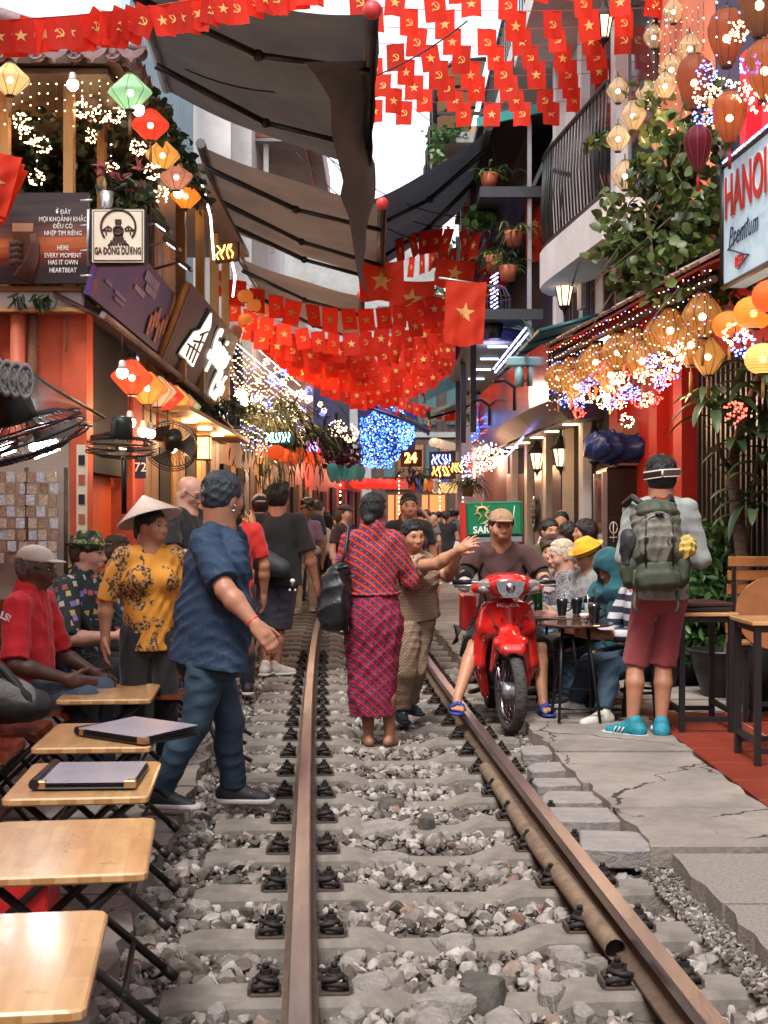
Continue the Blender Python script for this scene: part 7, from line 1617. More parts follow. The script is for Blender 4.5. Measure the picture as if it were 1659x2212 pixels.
  if hk[0]=='long':
   q.ell(hv(0,-.2,-.15),(.37*h,.27*h,.4*h),HM,k=.06).cap(hv(0,-.3,-.3),hv(0,-.3,-1.15),.27*h,.14*h,k=.08)
  q.ell(hv(0,.42,-.16),(.34*h,.34*h,.40*h),HM,op='s',k=.03)
  if hk[0] not in ('long','bob'):
   for d in (-1,1):q.ell(hv(d*.4,.1,-.2),(.12*h,.2*h,.26*h),HM,op='s',k=.02)
  q.build('hair',HR[hk[1]],t,min(vx,.012),folds=.006 if near else 0,fseed=int(dist*100),ff=2.5,cuts=[(hv(0,-.2,-.36 if hk[0] not in ('long','pony','bob','bun') else-2),-hu)])
 if hk[0] in ('short','puffy','bun','bob','pony','long') and dist<14 and not (hat0 and hat0[0] in ('cone','hood')):
  m=MB();rg=random.Random(int(dist*31));nst=750 if dist<11 else 320;big2=big+.012;top=hv(0,-.12,.16);mess=.05 if hk[0]=='puffy' else .018
  for k in range(nst):
   az=rg.uniform(-math.pi,math.pi);front=abs(az)<.95;a0=rg.uniform(.02,.9);a1=a0+rg.uniform(.35,.8);a1=min(a1,.85 if front else (1.25 if abs(az)<1.7 else 1.95));pts_=[];sw_=rg.gauss(0,.25)
   if a1-a0<.15:continue
   for j in range(6):
    th=a0+(a1-a0)*j/5;aa=az+sw_*j/5;r_=1.0+.02*math.sin(j+k)+abs(rg.gauss(0,mess))*(j/5)*1.6
    pts_.append(hv((.345+big2)*math.sin(th)*math.sin(aa)*r_,-.08+(.42+big2)*math.sin(th)*math.cos(aa)*r_,.16+(.365+big2)*math.cos(th)*r_))
   if hat0 and hat0[0] in ('cap','bucket','beret') and (pts_[0]-hv(0,0,.15)).dot(hu)>0:continue
   m.tube(pts_,[.0035,.004,.004,.0035,.003,.0012],3,cap=False)
  if m.v:tag(m.build('hair_strands',HR[hk[1]],t),kind='stuff')
 def lim(a,c,f):e=a.lerp(c,f);return (n3(e),n3((c-a).normalized()))
 if o.get('shirt'):
  q=Sculpt();gi=o.get('loose',.012)
  q.ell(ch,(.095*H+gi,.06*H+gi,.13*H),T,k=.03).ell(be+tf*(g-1)*.05*H,(.084*H*g+gi,.062*H*(g+max(0,g-1)*.6)+gi,.14*H),T,k=.04).ell(pel-tu*(.03+.85*(o.get('hz',.2)-.2))*H,(.091*H*(1+(g-1)*.6)+gi,o.get('hd',.066)*H*(1+(g-1)*.8)+gi,o.get('hz',.2)*H),T,k=.04)
  if o.get('bust'):
   for d in (-1,1):q.ell(pel.lerp(neck,.66)+ss*d*.05*H+tf*.055*H,(.045*H,)*3,None,k=.05)
  q.cap(sh[0]-ss*.022*H,sh[1]+ss*.022*H,.036*H,.036*H,k=.03);q.cap(sc_+tu*.018*H-ss*.045*H,sc_+tu*.018*H+ss*.045*H,.028*H,.028*H,k=.035)
  if o.get('skirt') is not None:
   z1=o['skirt'];wd=o.get('skw',1.0);top=pel;bot=Vector((pel.x,pel.y,z1))+J['f']*.01
   q.ell(pel-tu*.02*H,(.108*H,.084*H,.13*H),T,k=.05);n_=5
   for d in (-1,1):q.cap(pel+s*d*.045*H-tu*.04*H,bot+s*d*.05*H*wd,.068*H,.058*H,k=.06)
   q.cap(pel,bot,.08*H,.066*H,k=.05)
  sl=o.get('sleeve',.62)
  for i in (0,1):
   w_=o.get('slw',1.0)
   if sl <= 1:q.cap(sh[i]-ss*(1 if i==0 else-1)*.012*H,sh[i].lerp(el[i],sl+.15),.038*H*(.5+.5*w_),.036*H*w_,k=.02,clip=[lim(sh[i],el[i],sl)])
   else:
    q.cap(sh[i]-ss*(1 if i==0 else-1)*.012*H,el[i],.037*H*(.5+.5*w_),.034*H*w_,k=.02);q.cap(el[i],el[i].lerp(wr[i],sl-1+.1),.034*H*w_,.029*H*w_,k=.015,clip=[lim(el[i],wr[i],sl-1)])
  q.cap(neck+tu*.022*H+tf*.006*H,neck+tu*.1*H+tf*.02*H,.034*H,.05*H,k=.006,op='s')
  if o.get('collar'):q.cap(neck-tu*.0*H-tf*.008*H,neck+tu*.022*H-tf*.008*H,.052*H,.05*H,k=.012)
  hz=o.get('hem');cuts=[((0,0,hz if hz is not None else pel.z-.05*H),(0,0,-1))] if o.get('skirt') is None else [((0,0,o['skirt']),(0,0,-1))]
  if o.get('hcut') is not None:cuts=[(n3(pel-tu*o['hcut']*H),n3(-tu))]
  q.build(o.get('shirt_name','shirt'),o['shirt'],t,vx,folds=o.get('folds',.01) if near else .008,fseed=int(dist*37)+3,cuts=cuts,ff=1.35 if near else 1)
 if o.get('pants'):
  q=Sculpt();lg=o.get('leg',1.95);pw=o.get('pw',1.0)
  q.ell(pel+tu*.0,(.088*H*(1+(g-1)*.6),.066*H*(1+(g-1)*.6),.085*H),T,k=.03)
  for i in (0,1):
   if lg <= 1.05:q.cap(hp[i],hp[i].lerp(kn[i],min(1.05,lg)+.12),.054*H*pw,.050*H*pw,k=.012,clip=[lim(hp[i],kn[i],lg)])
   else:
    q.cap(hp[i],kn[i],.055*H*pw,.041*H*pw,k=.014);c2=kn[i].lerp(an[i],.35)-J['f']*.01*H;q.cap(kn[i],c2,.041*H*pw,.040*H*pw,k=.014);q.cap(c2,kn[i].lerp(an[i],lg-1+.06),.040*H*pw,.033*H*pw,k=.014,clip=[lim(kn[i],an[i],lg-1)])
  q.build(o.get('pants_name','trousers'),o['pants'],t,vx,folds=o.get('pfolds',.009) if near else .008,ff=1.6 if near else 1,fseed=int(dist*53)+1,cuts=[(n3(pel+tu*.07*H),n3(tu))])
 if o.get('shoes'):
  for i in (0,1):
   td=J['toe'][i].normalized();q=an[i];zb=q.z-.045*H;fl=lambda a,z:q+td*a*H+Vector((0,0,z*H));s1=Sculpt()
   s1.cap(fl(-.028,-.02),fl(.09,-.03),.028*H,.02*H,k=.02).cap(fl(-.012,-.012),fl(-.01,.012),.03*H,.027*H,k=.02).cap(fl(0,-.005),fl(.06,-.022),.026*H,.018*H,k=.02)
   so=s1.build('shoe',o['shoes'],t,min(vx,.008) if near else vx,cuts=[((0,0,zb+.008),(0,0,-1))]);
   s2=Sculpt();s2.cap(fl(-.032,-.036),fl(.098,-.036),.031*H,.028*H,k=.02);s2.build('sole',o.get('sole',M('white_sole',(.6,.58,.54),.6)),so,min(vx,.008) if near else vx,cuts=[((0,0,zb+.0135*H),(0,0,1)),((0,0,zb-.002),(0,0,-1))])
   if near:
    ac=td.cross(Vector((0,0,1)));m=MB()
    for f_ in (.025,.04,.055):m.tube([fl(f_,-.012-f_*.16)+ac*a_*.02*H+Vector((0,0,(.022-abs(a_)*.014)*H)) for a_ in (-1,-.5,0,.5,1)],.004,4)
    m.build('laces',M('white_sole',(.6,.58,.54),.6) if o.get('stripe') is None else o['stripe'],so)
    if o.get('stripe'):
     m=MB()
     for sd_ in (-1,1):
      for f_ in (.018,.034,.05):m.tube([fl(f_,-.008)+ac*sd_*.0285*H,fl(f_+.012,-.03)+ac*sd_*.031*H],.005,4)
     m.build('stripes',o['stripe'],so)
 if o.get('flops'):
  for i in (0,1):
   td=J['toe'][i].normalized();q=an[i]-Vector((0,0,.046*H));s2=Sculpt();s2.cap(q-td*.035*H,q+td*.10*H,.024*H,.029*H);so=s2.build('sandal',o['flops'],t,.006,cuts=[(n3(q+Vector((0,0,.004))),(0,0,1)),(n3(q-Vector((0,0,.014))),(0,0,-1))])
   ac=td.cross(Vector((0,0,1)))
   if o.get('slide'):
    m=MB()
    for f_ in (.05,.062,.074):m.tube([q+td*f_*H+ac*a*.03*H+Vector((0,0,b_*H)) for a,b_ in ((-1,.004),(-.8,.024),(0,.036),(.8,.024),(1,.004))],.011,6)
    m.build('strap',o['flops'],so)
   else:m=MB();m.tube([q+td*.085*H+Vector((0,0,.008*H)),q+td*.06*H+ac*.018*H+Vector((0,0,.024*H)),q+td*.02*H+ac*.03*H+Vector((0,0,.006*H))],.005,5);m.tube([q+td*.085*H+Vector((0,0,.008*H)),q+td*.06*H-ac*.018*H+Vector((0,0,.024*H)),q+td*.02*H-ac*.03*H+Vector((0,0,.006*H))],.005,5);m.build('strap',M('cream_strap',(.5,.45,.38),.5),so)
 hat=o.get('hat')
 if hat:
  kind,mt=hat[0],hat[1];A=frame4(hv(0,-.05,.12),hs_,hf)
  if kind=='cap':
   q=Sculpt();q.ell(hv(0,-.06,.2),(.385*h,.45*h,.38*h),HM);c=q.build('cap',mt,t,min(vx,.009),cuts=[(n3(hv(0,0,.19)),n3(-hu-hf*.06))],folds=.004 if near else 0)
   q=Sculpt();d=-1 if o.get('backcap') else 1;q.ell(hv(0,d*.42,.21),(.28*h,.30*h,.045*h),HM);q.build('brim',o.get('brim',mt),t,min(vx,.008),cuts=[(n3(hv(0,d*.3,0)),n3(-hf*d))])
  elif kind=='bucket':
   q=Sculpt();q.ell(hv(0,-.04,.2),(.41*h,.47*h,.36*h),HM,k=.02);q.cap(hv(0,-.04,.2),hv(0,-.04,.42),.38*h,.30*h,k=.03);q.build('hat',mt,t,min(vx,.01),cuts=[(n3(hv(0,0,.1)),n3(-hu)),(n3(hv(0,0,.62)),n3(hu))],folds=.008)
   m=MB();m.lathe([(.40*h,.02*h),(.50*h,-.04*h),(.64*h,-.14*h),(.62*h,-.155*h),(.48*h,-.06*h),(.38*h,0)],28,hv(0,-.03,.14),A.to_3x3());m.build('brim',mt,t)
  elif kind=='cone':
   ax=(hu+hf*hat[2]).normalized() if len(hat)>2 else hu;x_=hs_;A2=frame4((0,0,0),x_,ax.cross(x_));c_=hv(0,-.1,.2)
   m=MB();m.lathe([(.001,.70*h),(.06*h,.67*h),(.92*h,0),(.91*h,-.02*h),(.05*h,.63*h)],36,c_,A2.to_3x3());m.build('hat',M('palm_leaf',(.66,.59,.53),.75,var=.12,vs=30,bump=.3,bs=60),t)
   for rr in np.linspace(.12,.91,14):m=MB();m.tube([c_+A2.to_3x3() @ Vector((rr*h*math.cos(a),rr*h*math.sin(a),(1-rr/.92)*.71*h)) for a in np.linspace(0,6.2832,37)],.003,4,cap=False);m.build('hoop',M('bamboo_hoop',(.42,.28,.2),.6),t)
  elif kind=='hood':
   q=Sculpt();q.ell(hv(0,-.06,.12),(.46*h,.52*h,.50*h),HM).cap(hv(0,-.1,-.2),nb,.4*h,.09*H,k=.05);q.ell(hv(0,.55,-.12),(.36*h,.4*h,.42*h),HM,op='s');q.build('hood',mt,t,min(vx,.01),folds=.012)
  elif kind=='beret':
   q=Sculpt();q.ell(hv(0,-.05,.34),(.46*h,.5*h,.2*h),HM);q.ell(hv(0,.38,.22),(.24*h,.2*h,.04*h),HM);q.build('cap',mt,t,vx)
 t['_keep']=0;del t['_keep']
 return t,hv
def setp(J,key,i,*p):J[key][i]=P(*p)
GLS=M('glasses_frame',(.015,.014,.014),.3)
def glasses(t,hv,h,mt=GLS,lens=None):
 base=t.location;g=thing('eyeglasses','tmp','glasses',base);return g
BLK=cl('black_cotton',(.012,.012,.014));DEN=pattern('dark_denim',p_denim);BSOLE=M('pale_sole',(.45,.40,.38),.6);WSHOE=M('white_shoe',(.50,.47,.43),.6,var=.25,vs=30);BSHOE=M('black_shoe',(.015,.016,.02),.6,var=.4,vs=60)
J=stand((P(450,1760,6.8).x,6.8,0),112,1.74)
pe=P(447,1425,6.8);J['pel']=pe;J['neck']=P(475,1135,6.8);J['sc']=P(470,1158,6.8);J['head']=P(484,1075,6.8);J['tu']=(J['neck']-pe).normalized();J['tf']=(J['f']-J['tu']*J['f'].dot(J['tu'])).normalized()
J['sh']=[P(505,1165,7.0),P(440,1175,6.62)];J['el']=[P(512,1270,7.08),P(487,1275,6.48)];J['wr']=[P(520,1352,7.12),P(552,1350,6.42)]
J['hp']=[P(458,1448,6.88),P(446,1448,6.72)];J['kn']=[P(497,1560,6.9),P(425,1560,6.7)];J['an']=[P(505,1700,6.98),P(345,1710,6.72)];fv=Vector((1,-.12,0));J['toe']=[Vector((1,-.1,-.02)),Vector((1,-.15,-.12))]
J['hf']=Vector((.70,.70,-.12)).normalized();J['hu']=Vector((.12,.05,1)).normalized();J['hu']=(J['hu']-J['hf']*J['hu'].dot(J['hf'])).normalized()
t,hv=human('man in a dark blue printed shirt and jeans walking past the folding tables',J,dict(shirt=pattern('blue_print',p_blue),sleeve=.82,slw=1.25,fat=1.18,arm=1.05,loose=.022,hcut=.015,hz=.36,hd=.078,pants=DEN,pw=1.0,shoes=BSHOE,sole=BSOLE,hair=('short','blue'),skin='mid',curl=(.8,.7),hdir=(Vector((.3,-.1,-1)),Vector((.75,-.1,-.9))),palm=(Vector((-.3,.8,0)),Vector((-.5,.7,-.2))),hh=.235,folds=.009,pfolds=.008))
m=MB();m.tube([J['wr'][1]-t.location+(J['el'][1]-J['wr'][1]).normalized()*.03+Vector((.031*math.cos(a)*.8,.031*math.sin(a),.02*math.cos(a))) for a in np.linspace(0,6.283,17)],.006,6);m.build('bracelet',M('red_yellow_beads',(.55,.06,.02),.5,var=.6,vs=70),t)
m=MB();m.tube([hv(.36,.0,-.2)+Vector((0,.012*math.cos(a),.016*math.sin(a))) for a in np.linspace(0,5.5,12)],.004,5);m.tube([hv(-.36,.0,-.2)+Vector((.012*math.cos(a),0,.016*math.sin(a))) for a in np.linspace(0,5.5,12)],.004,5);m.build('earring',METAL,t)
s_=Sculpt();s_.ell(hv(0,.3,-.42),(.045,.04,.035));s_.build('beard',HR['black'],t,.006,folds=.006)
J=stand((P(322,1500,8).x,8.0,0),20,1.57,headyaw=38,arms={'R':((.05,-.0,-.165),(.055,.02,-.30)),'L':((.03,-.02,-.17),(.02,.06,-.3))},nod=.05,sw=.112)
human('smiling woman in a yellow floral tunic and conical straw hat',J,dict(shirt=pattern('yellow_floral',p_floral),sleeve=.95,fat=1.02,bust=1,hem=.72,hz=.34,pants=BLK,shoes=BSHOE,hair=('bun','black'),skin='mid',hat=('cone',None,-.42),smile=1,face=1,folds=.01,curl=(.5,.45),shirt_name='tunic'))
J=stand((P(52,1560,7.75).x,7.75,0),82,1.74,sit=.50,lean=.08,arms={'R':((.06,.02,-.18),(.0,.17,-.23)),'L':((.04,.04,-.18),(-.0,.18,-.24))},headyaw=5)
t,hv=human('seated man in a red polo shirt and cream cap at the left edge',J,dict(shirt=cl('red_polo',(.50,.012,.02)),sleeve=.9,slw=1.15,fat=1.12,collar=1,hcut=.06,pants=cl('grey_blue_trousers',(.05,.07,.10)),shoes=BSHOE,hair=('crop','grey'),skin='dark',hat=('cap',cl('cream_cap',(.52,.44,.36))),face=1,brow=0,smile=1))
text('back_print','BULLS!',.055,WL,t,J['sh'][1]-t.location+Vector((-.075,-.085,-.035)),(1,-.3,-.4),(0,0,1),depth=.006,bold=.01)
m=MB();m.tube([hv(-.36,-.05,.05),hv(-.36,.3,.02),hv(-.24,.42,.0),hv(-.08,.45,.0)],.003,4);m.tube([hv(.36,-.05,.05),hv(.36,.3,.02),hv(.24,.42,.0),hv(.08,.45,0)],.003,4);m.build('spectacles',GLS,t)
J=stand((P(175,1560,8.95).x,8.95,0),65,1.82,sit=.52,lean=.05,arms={'R':((.04,.05,-.18),(-.04,.2,-.17)),'L':((.04,.06,-.17),(0,.2,-.18))},headyaw=15)
t,hv=human('seated man in a camouflage bucket hat and shirt of coloured squares',J,dict(shirt=pattern('square_print',p_squares),sleeve=.95,slw=1.2,collar=1,hcut=.04,loose=.02,pants=BLK,shoes=WSHOE,hair=('short','brown'),skin='pale',hat=('bucket',pattern('camouflage',p_camo)),face=1))
m=MB();q=J['sc']-t.location;m.tube([q+Vector((-.05,-.13,.05)),q+Vector((-.02,-.16,-.1)),q+Vector((.06,-.15,-.3))],.022,6);m.build('bag_strap',BKC,t)
J=stand((P(150,1560,9.9).x,9.9,0),60,1.68,sit=.55);human('seated person with dark hair in grey behind the camouflage hat',J,dict(shirt=cl('grey_cotton',(.12,.12,.13)),pants=BLK,hair=('bob','black'),shoes=BSHOE))
J=stand((P(250,1560,10.2).x,10.2,0),85,1.70,sit=.55,headyaw=15);human('brown haired woman in blue seated behind the conical hat woman',J,dict(shirt=cl('blue_cotton',(.012,.05,.16)),pants=BLK,hair=('bun','brown'),skin='pale',shoes=BSHOE,face=1))
J=stand((P(405,1440,10.6).x,10.6,.02),55,1.83,headyaw=10,nod=.45,arms={'R':((.03,.06,-.16),(-.03,.2,-.15)),'L':((.03,.06,-.16),(-.03,.2,-.15))})
t,hv=human('bald man in black with glasses looking down behind the conical hat',J,dict(shirt=BLK,sleeve=.7,pants=BLK,hair=('bald','black'),skin='pale',shoes=BSHOE,face=1))
m=MB();m.tube([hv(-.36,-.05,.05),hv(-.36,.3,.03),hv(-.24,.42,.0),hv(0,.45,.02),hv(.24,.42,.0),hv(.36,.3,.03)],.004,4);m.build('spectacles',GLS,t)
J=stand((P(505,1470,11.4).x,11.4,.02),200,1.70,arms={'L':((.04,.0,-.17),(-.03,.12,-.24))});human('person in a red t-shirt half hidden by the man in blue',J,dict(shirt=cl('bright_red',(.50,.02,.015)),sleeve=.75,pants=BLK,shoes=BSHOE,hair=('short','black')))
J=stand((P(478,1430,12.4).x,12.4,.02),160,1.66,arms={'R':((.04,.05,-.1),(.0,.15,.05))});human('person in olive with a raised hand behind the red t-shirt',J,dict(shirt=cl('olive',(.06,.06,.035)),pants=BLK,shoes=BSHOE,hair=('short','brown')))
J=stand((P(600,1455,13.1).x,13.1,0),172,1.82,legs={'L':((.01,.05,-.24),(.01,-.06,-.46)),'R':((.012,.0,-.245),(.02,.03,-.475))},arms={'L':((.05,-.04,-.17),(.06,.0,-.33)),'R':((.05,.0,-.17),(.08,.04,-.32))},headyaw=-12)
J['an']=[P(575,1440,12.95),P(597,1440,13.1)];J['kn']=[P(577,1365,13.05),P(603,1360,13.15)];J['toe']=[Vector((-.3,-1,0))*-1,Vector((1,.3,0))]
t,hv=human('heavy man in black with shorts and a sling bag walking away',J,dict(shirt=BLK,sleeve=.92,slw=1.35,fat=1.22,arm=1.15,loose=.04,hcut=.05,pants=cl('dark_jean_shorts',(.045,.05,.075)),leg=.95,pw=1.2,pants_name='shorts',shoes=WSHOE,hair=('puffy','black'),skin='mid',vox=.011))
bg_=thing('sling_bag','dark grey sling bag with round white logo on the heavy man','bag',P(580,1215,12.82));s=Sculpt();s.cap((-.12,0,.06),(.12,-.02,-.05),.09,.09).ell((-.02,-.02,0),(.2,.07,.12),rotm(ry=R(25)));s.build('body',M('slate_nylon',(.035,.042,.05),.6),bg_,.014)
m=MB();m.tube([(-.1,.03,.1),(-.16,.05,.25),(-.12,.1,.38)],.02,6);m.build('strap',M('slate_nylon',(.035,.042,.05),.6),bg_);m=MB();m.tube([(-.0+.022*math.cos(a),-.098,-.02+.022*math.sin(a)) for a in np.linspace(0,6.28,14)],.004,4);m.build('logo',WL,bg_)
ch_=thing('key_charm','small black and white plush charm dangling from the sling bag','charm',P(652-20,1262,12.75));m=MB();m.ball((0,0,.03),.026,8);m.build('head',WL,ch_);m=MB();m.ball((0,0,-.02),(.03,.025,.04),8);m.build('body',BLACK,ch_)
for sx in (-1,1):m=MB();m.ball((sx*.024,0,-.055),.014,6);m.build('foot',WL,ch_)
def walker(label,x,Y,yaw,H,o,z=0,**k):
 J=stand((P(x,1119,Y).x,Y,z),yaw,H,**k);return human(label,J,o),J
walker('man in a yellow shirt and white cap facing away on the left',562,14.6,190,1.74,dict(shirt=cl('yellow_cotton',(.60,.36,.08)),pants=BLK,shoes=BSHOE,hat=('cap',cl('white_cap',(.55,.5,.5))),backcap=1,skin='mid'),.02)
walker('bearded man in a lilac t-shirt and sunglasses with a belt bag',660,21.5,-8,1.72,dict(shirt=cl('lilac',(.30,.20,.34)),sleeve=.8,pants=cl('cream_trousers',(.55,.47,.36)),shoes=cl('cream_shoe',(.45,.4,.33)),skin='brown'),0,legs={'L':((.01,-.02,-.24),(.0,-.09,-.46)),'R':((.01,.05,-.24),(.01,.04,-.475))})
bb=thing('belt_bag','cream belt bag slung across the lilac t-shirt','bag',P(668,1180,21.25));s=Sculpt();s.cap((-.12,0,.07),(.12,0,-.07),.07,.07);s.build('body',cl('cream_bag',(.42,.38,.28)),bb,.02)
walker('tall man with dark beard looking down behind the lilac t-shirt',666,24,-10,1.86,dict(shirt=BLK,sleeve=.9,pants=BLK,shoes=BSHOE,skin='brown',hair=('puffy','black')),0,nod=.4)
walker('grey haired man in black carrying the pale tote',687,25,185,1.84,dict(shirt=BLK,sleeve=.75,pants=BLK,leg=1.0,pants_name='shorts',shoes=BSHOE,hair=('crop','grey'),skin='pale'))
tb_=thing('tote_bag','pale canvas tote hanging behind the man in black','bag',P(702,1155,24.6));s=Sculpt();s.ell((0,0,-.1),(.17,.06,.24)).ell((0,0,-.25),(.18,.07,.12));s.build('body',cl('canvas',(.45,.36,.33)),tb_,.022);m=MB();m.tube([(-.1,0,.1),(-.02,.05,.5)],.015,5);m.build('strap',cl('canvas',(.45,.36,.33)),tb_)
walker('woman with long brown hair and a dark beret by the red dress',742,18,60,1.68,dict(shirt=cl('wine_top',(.045,.015,.02)),pants=BLK,shoes=BSHOE,hair=('long','brown'),skin='pale',hat=('beret',cl('plum_cap',(.05,.035,.05)))))
walker('young woman in black t-shirt smiling towards the camera',883,13.3,5,1.74,dict(shirt=BLK,sleeve=.5,pants=BLK,shoes=BSHOE,hair=('bun','black'),skin='viet',smile=1,face=1,bust=1),0,sw=.108)
walker('woman in a long black dress walking away with a ponytail',963,29,182,1.66,dict(shirt=BLK,sleeve=.4,skirt=.42,shirt_name='dress',shoes=WSHOE,hair=('pony','black')))
walker('man in a grey t-shirt walking away behind the young woman',921,27,178,1.68,dict(shirt=cl('mid_grey',(.14,.15,.16)),pants=BLK,shoes=BSHOE,hair=('short','brown'),skin='pale'))
walker('woman in sunglasses with a hand raised to her hair',889,24,8,1.66,dict(shirt=pattern('yellow_floral',p_floral),pants=BLK,shoes=BSHOE,hair=('bob','black'),skin='pale'),0,arms={'L':((.12,.05,.02),(.02,.06,.14))})
walker('curly haired woman facing the camera far down the lane',936,30,5,1.64,dict(shirt=cl('pale_top',(.35,.3,.3)),pants=BLK,shoes=BSHOE,hair=('long','black'),skin='pale'))
for x,Y,yaw,H,c,hh,lb in ((908,33,175,1.72,(.02,.03,.08),'short','far man in navy walking away'),(925,36,190,1.7,(.10,.05,.16),'short','far man in a violet cap and shirt'),(947,38,170,1.7,(.03,.04,.07),'short','far man in dark blue by the lit window'),(973,34,185,1.72,(.02,.02,.03),'short','far man in black beside the beer box'),(984,36,175,1.74,(.45,.45,.48),'short','far man in a white shirt beside the beer box'),
        (868,38,0,1.64,(.4,.3,.1),'long','far woman in ochre left of the sunglasses woman'),(1000,30,170,1.7,(.05,.05,.06),'short','far man in charcoal at the motorbike rider shoulder'),(705,33,190,1.7,(.5,.32,.1),'short','far person in an ochre shirt beside the tote'),(958,41,180,1.72,(.3,.05,.05),'short','far person in red in the crowd'),(897,42,5,1.7,(.1,.12,.1),'short','far person in dark green in the crowd')):
 walker(lb,x,Y,yaw,H,dict(shirt=cl('crowd_%d'%x,c),pants=BLK,shoes=BSHOE,hair=(hh,'black')))
walker('far hawker in a conical hat in the crowd',988,37,10,1.58,dict(shirt=cl('crowd_hawker',(.3,.12,.1)),pants=BLK,shoes=BSHOE,hat=('cone',None)))
J=stand((P(508,712,21.3).x,21.3,P(508,712,21.3).z-1.6),80,1.7);human('bald man in glasses looking out over the lit cafe sign',J,dict(shirt=BLK,pants=BLK,shoes=BSHOE,hair=('bald','black'),skin='mid'))
J=stand((P(805,1612,9.1).x,9.1,.0),176,1.67,arms={'L':((.045,.02,-.17),(.03,.13,-.19)),'R':((.05,.03,-.165),(.02,.15,-.17))},headyaw=-15,sw=.098)
J['an']=[P(796,1592,9.12),P(842,1592,9.1)];J['kn']=[P(793,1470,9.1),P(838,1470,9.1)];J['toe']=[Vector((-.25,1,0)),Vector((.5,1,0))]
t,hv=human('woman in a red diamond print dress standing on the track seen from behind',J,dict(shirt=pattern('diamond_print',p_diamond),sleeve=1.25,slw=1.05,skirt=.17,skw=.62,fat=1.02,loose=.012,shirt_name='dress',bare=1,flops=BLACK,hair=('bun','black'),skin='brown',collar=1,folds=.012,vox=.0072))
m=MB();z=1.008;pl=J['pel']-t.location;m.tube([Vector((pl.x+.185*math.cos(a),pl.y+.14*math.sin(a),1.0+.01*math.sin(a))) for a in np.linspace(0,6.283,33)],.011,6,cap=False);m.build('waist_seam',pattern('diamond_print',p_diamond),t)
m=MB();a_=J['an'][0]-t.location+Vector((0,0,.06));m.tube([a_+Vector((.04*math.cos(a),.042*math.sin(a),.004*math.sin(a))) for a in np.linspace(0,6.28,17)],.003,4);m.tube([a_+Vector((-.01,-.042,0)),a_+Vector((-.01,-.045,-.035))],.002,4);m.build('anklet',GOLD,t)
hb=thing('shoulder_bag','black leather backpack hanging at the side of the red dress','bag',P(724,1290,8.98));LTH=M('soft_black_leather',(.012,.014,.016),.38,var=.3,vs=8,bump=.3,bs=30);s=Sculpt();s.ell((0,0,-.02),(.085,.12,.19),k=.04).ell((-.01,-.03,-.1),(.09,.1,.12),k=.04).cap((0,0,.1),(.03,.02,.2),.07,.035,k=.05);s.build('body',LTH,hb,.0085,folds=.02)
m=MB();m.tube([(.03,.0,.17),(.07,.03,.32),(.085,.08,.46),(.1,.16,.51)],.012,6);m.tube([(.06,-.02,.15),(.075,-.08,-.05),(.075,-.04,-.24)],.016,6);m.build('strap',LTH,hb);m=MB();m.tube([(.02,-.05,.19),(.09,-.07,.21),(.1,-.04,.16),(.03,-.03,.15)],.014,6);m.build('loop',LTH,hb);m=MB();m.box((.076,-.05,-.2),(.03,.006,.03));m.build('buckle',METAL,hb)
J=stand((P(880,1550,9.95).x,9.95,0),30,1.55,lean=.1,headyaw=12,nod=.12,sw=.11)
J['head']=P(892,1158,9.8);J['neck']=P(890,1202,9.9);J['sc']=P(895,1215,9.9);J['pel']=P(893,1345,10.0);J['tu']=(J['neck']-J['pel']).normalized();J['hf']=Vector((.42,-.9,-.15)).normalized();J['hu']=Vector((-.03,-.1,1));J['hu']=(J['hu']-J['hf']*J['hu'].dot(J['hf'])).normalized()
J['sh']=[P(925,1225,10.02),P(875,1225,9.75)];J['el']=[P(968,1245,9.95),P(945,1218,9.55)];J['wr']=[P(990,1195,9.7),P(992,1187,9.45)]
J['hp']=[P(906,1360,10.05),P(880,1360,9.95)];J['kn']=[P(897,1450,9.95),P(876,1455,9.85)];J['an']=[P(885,1520,10.05),P(868,1537,9.9)];J['toe']=[Vector((.5,-1,0)),Vector((.15,-1,0))]
t,hv=human('woman in beige patterned clothes reaching out both arms to the rider',J,dict(shirt=pattern('beige_herringbone',p_herring),sleeve=.5,slw=1.25,hcut=-.02,loose=.016,bust=1,pants=pattern('beige_herringbone',p_herring),pw=1.15,leg=1.9,shoes=M('teal_mesh_shoe',(.012,.03,.04),.7,bump=.5,bs=90),sole=BSHOE,hair=('bun','black'),skin='viet',face=1,smile=.4,collar=1,hdir=(Vector((.7,-.2,.7)),Vector((.85,-.2,.45))),palm=(Vector((.5,.6,-.4)),Vector((.3,.8,-.5))),curl=(.35,.25),spread=.25,arm=1.05,hh=.215))
m=MB();m.ball(hv(-.37,-.0,-.2),.008,8);m.build('earring',M('pearl',(.7,.66,.6),.25),t);bn=thing('banknotes','folded pale banknotes held by the reaching woman','money',P(985,1180,9.5));m=MB();m.box((0,0,0),(.03,.004,.07),rotm(ry=.3));m.box((.01,.006,-.01),(.03,.004,.07),rotm(ry=.5));m.build('notes',M('pale_paper',(.5,.5,.46),.8),bn)
J=stand((P(1085,1550,10.05).x,10.05,0),2,1.70,sit=.80,headyaw=5,nod=.06)
J['head']=P(1083,1138,9.92);J['neck']=P(1083,1183,9.98);J['sc']=P(1084,1196,10.0);J['sh']=[P(1148,1200,9.98),P(1021,1195,9.98)];J['el']=[P(1172,1245,9.9),P(1008,1238,9.9)];J['wr']=[P(1178,1258,9.80),P(1004,1254,9.80)]
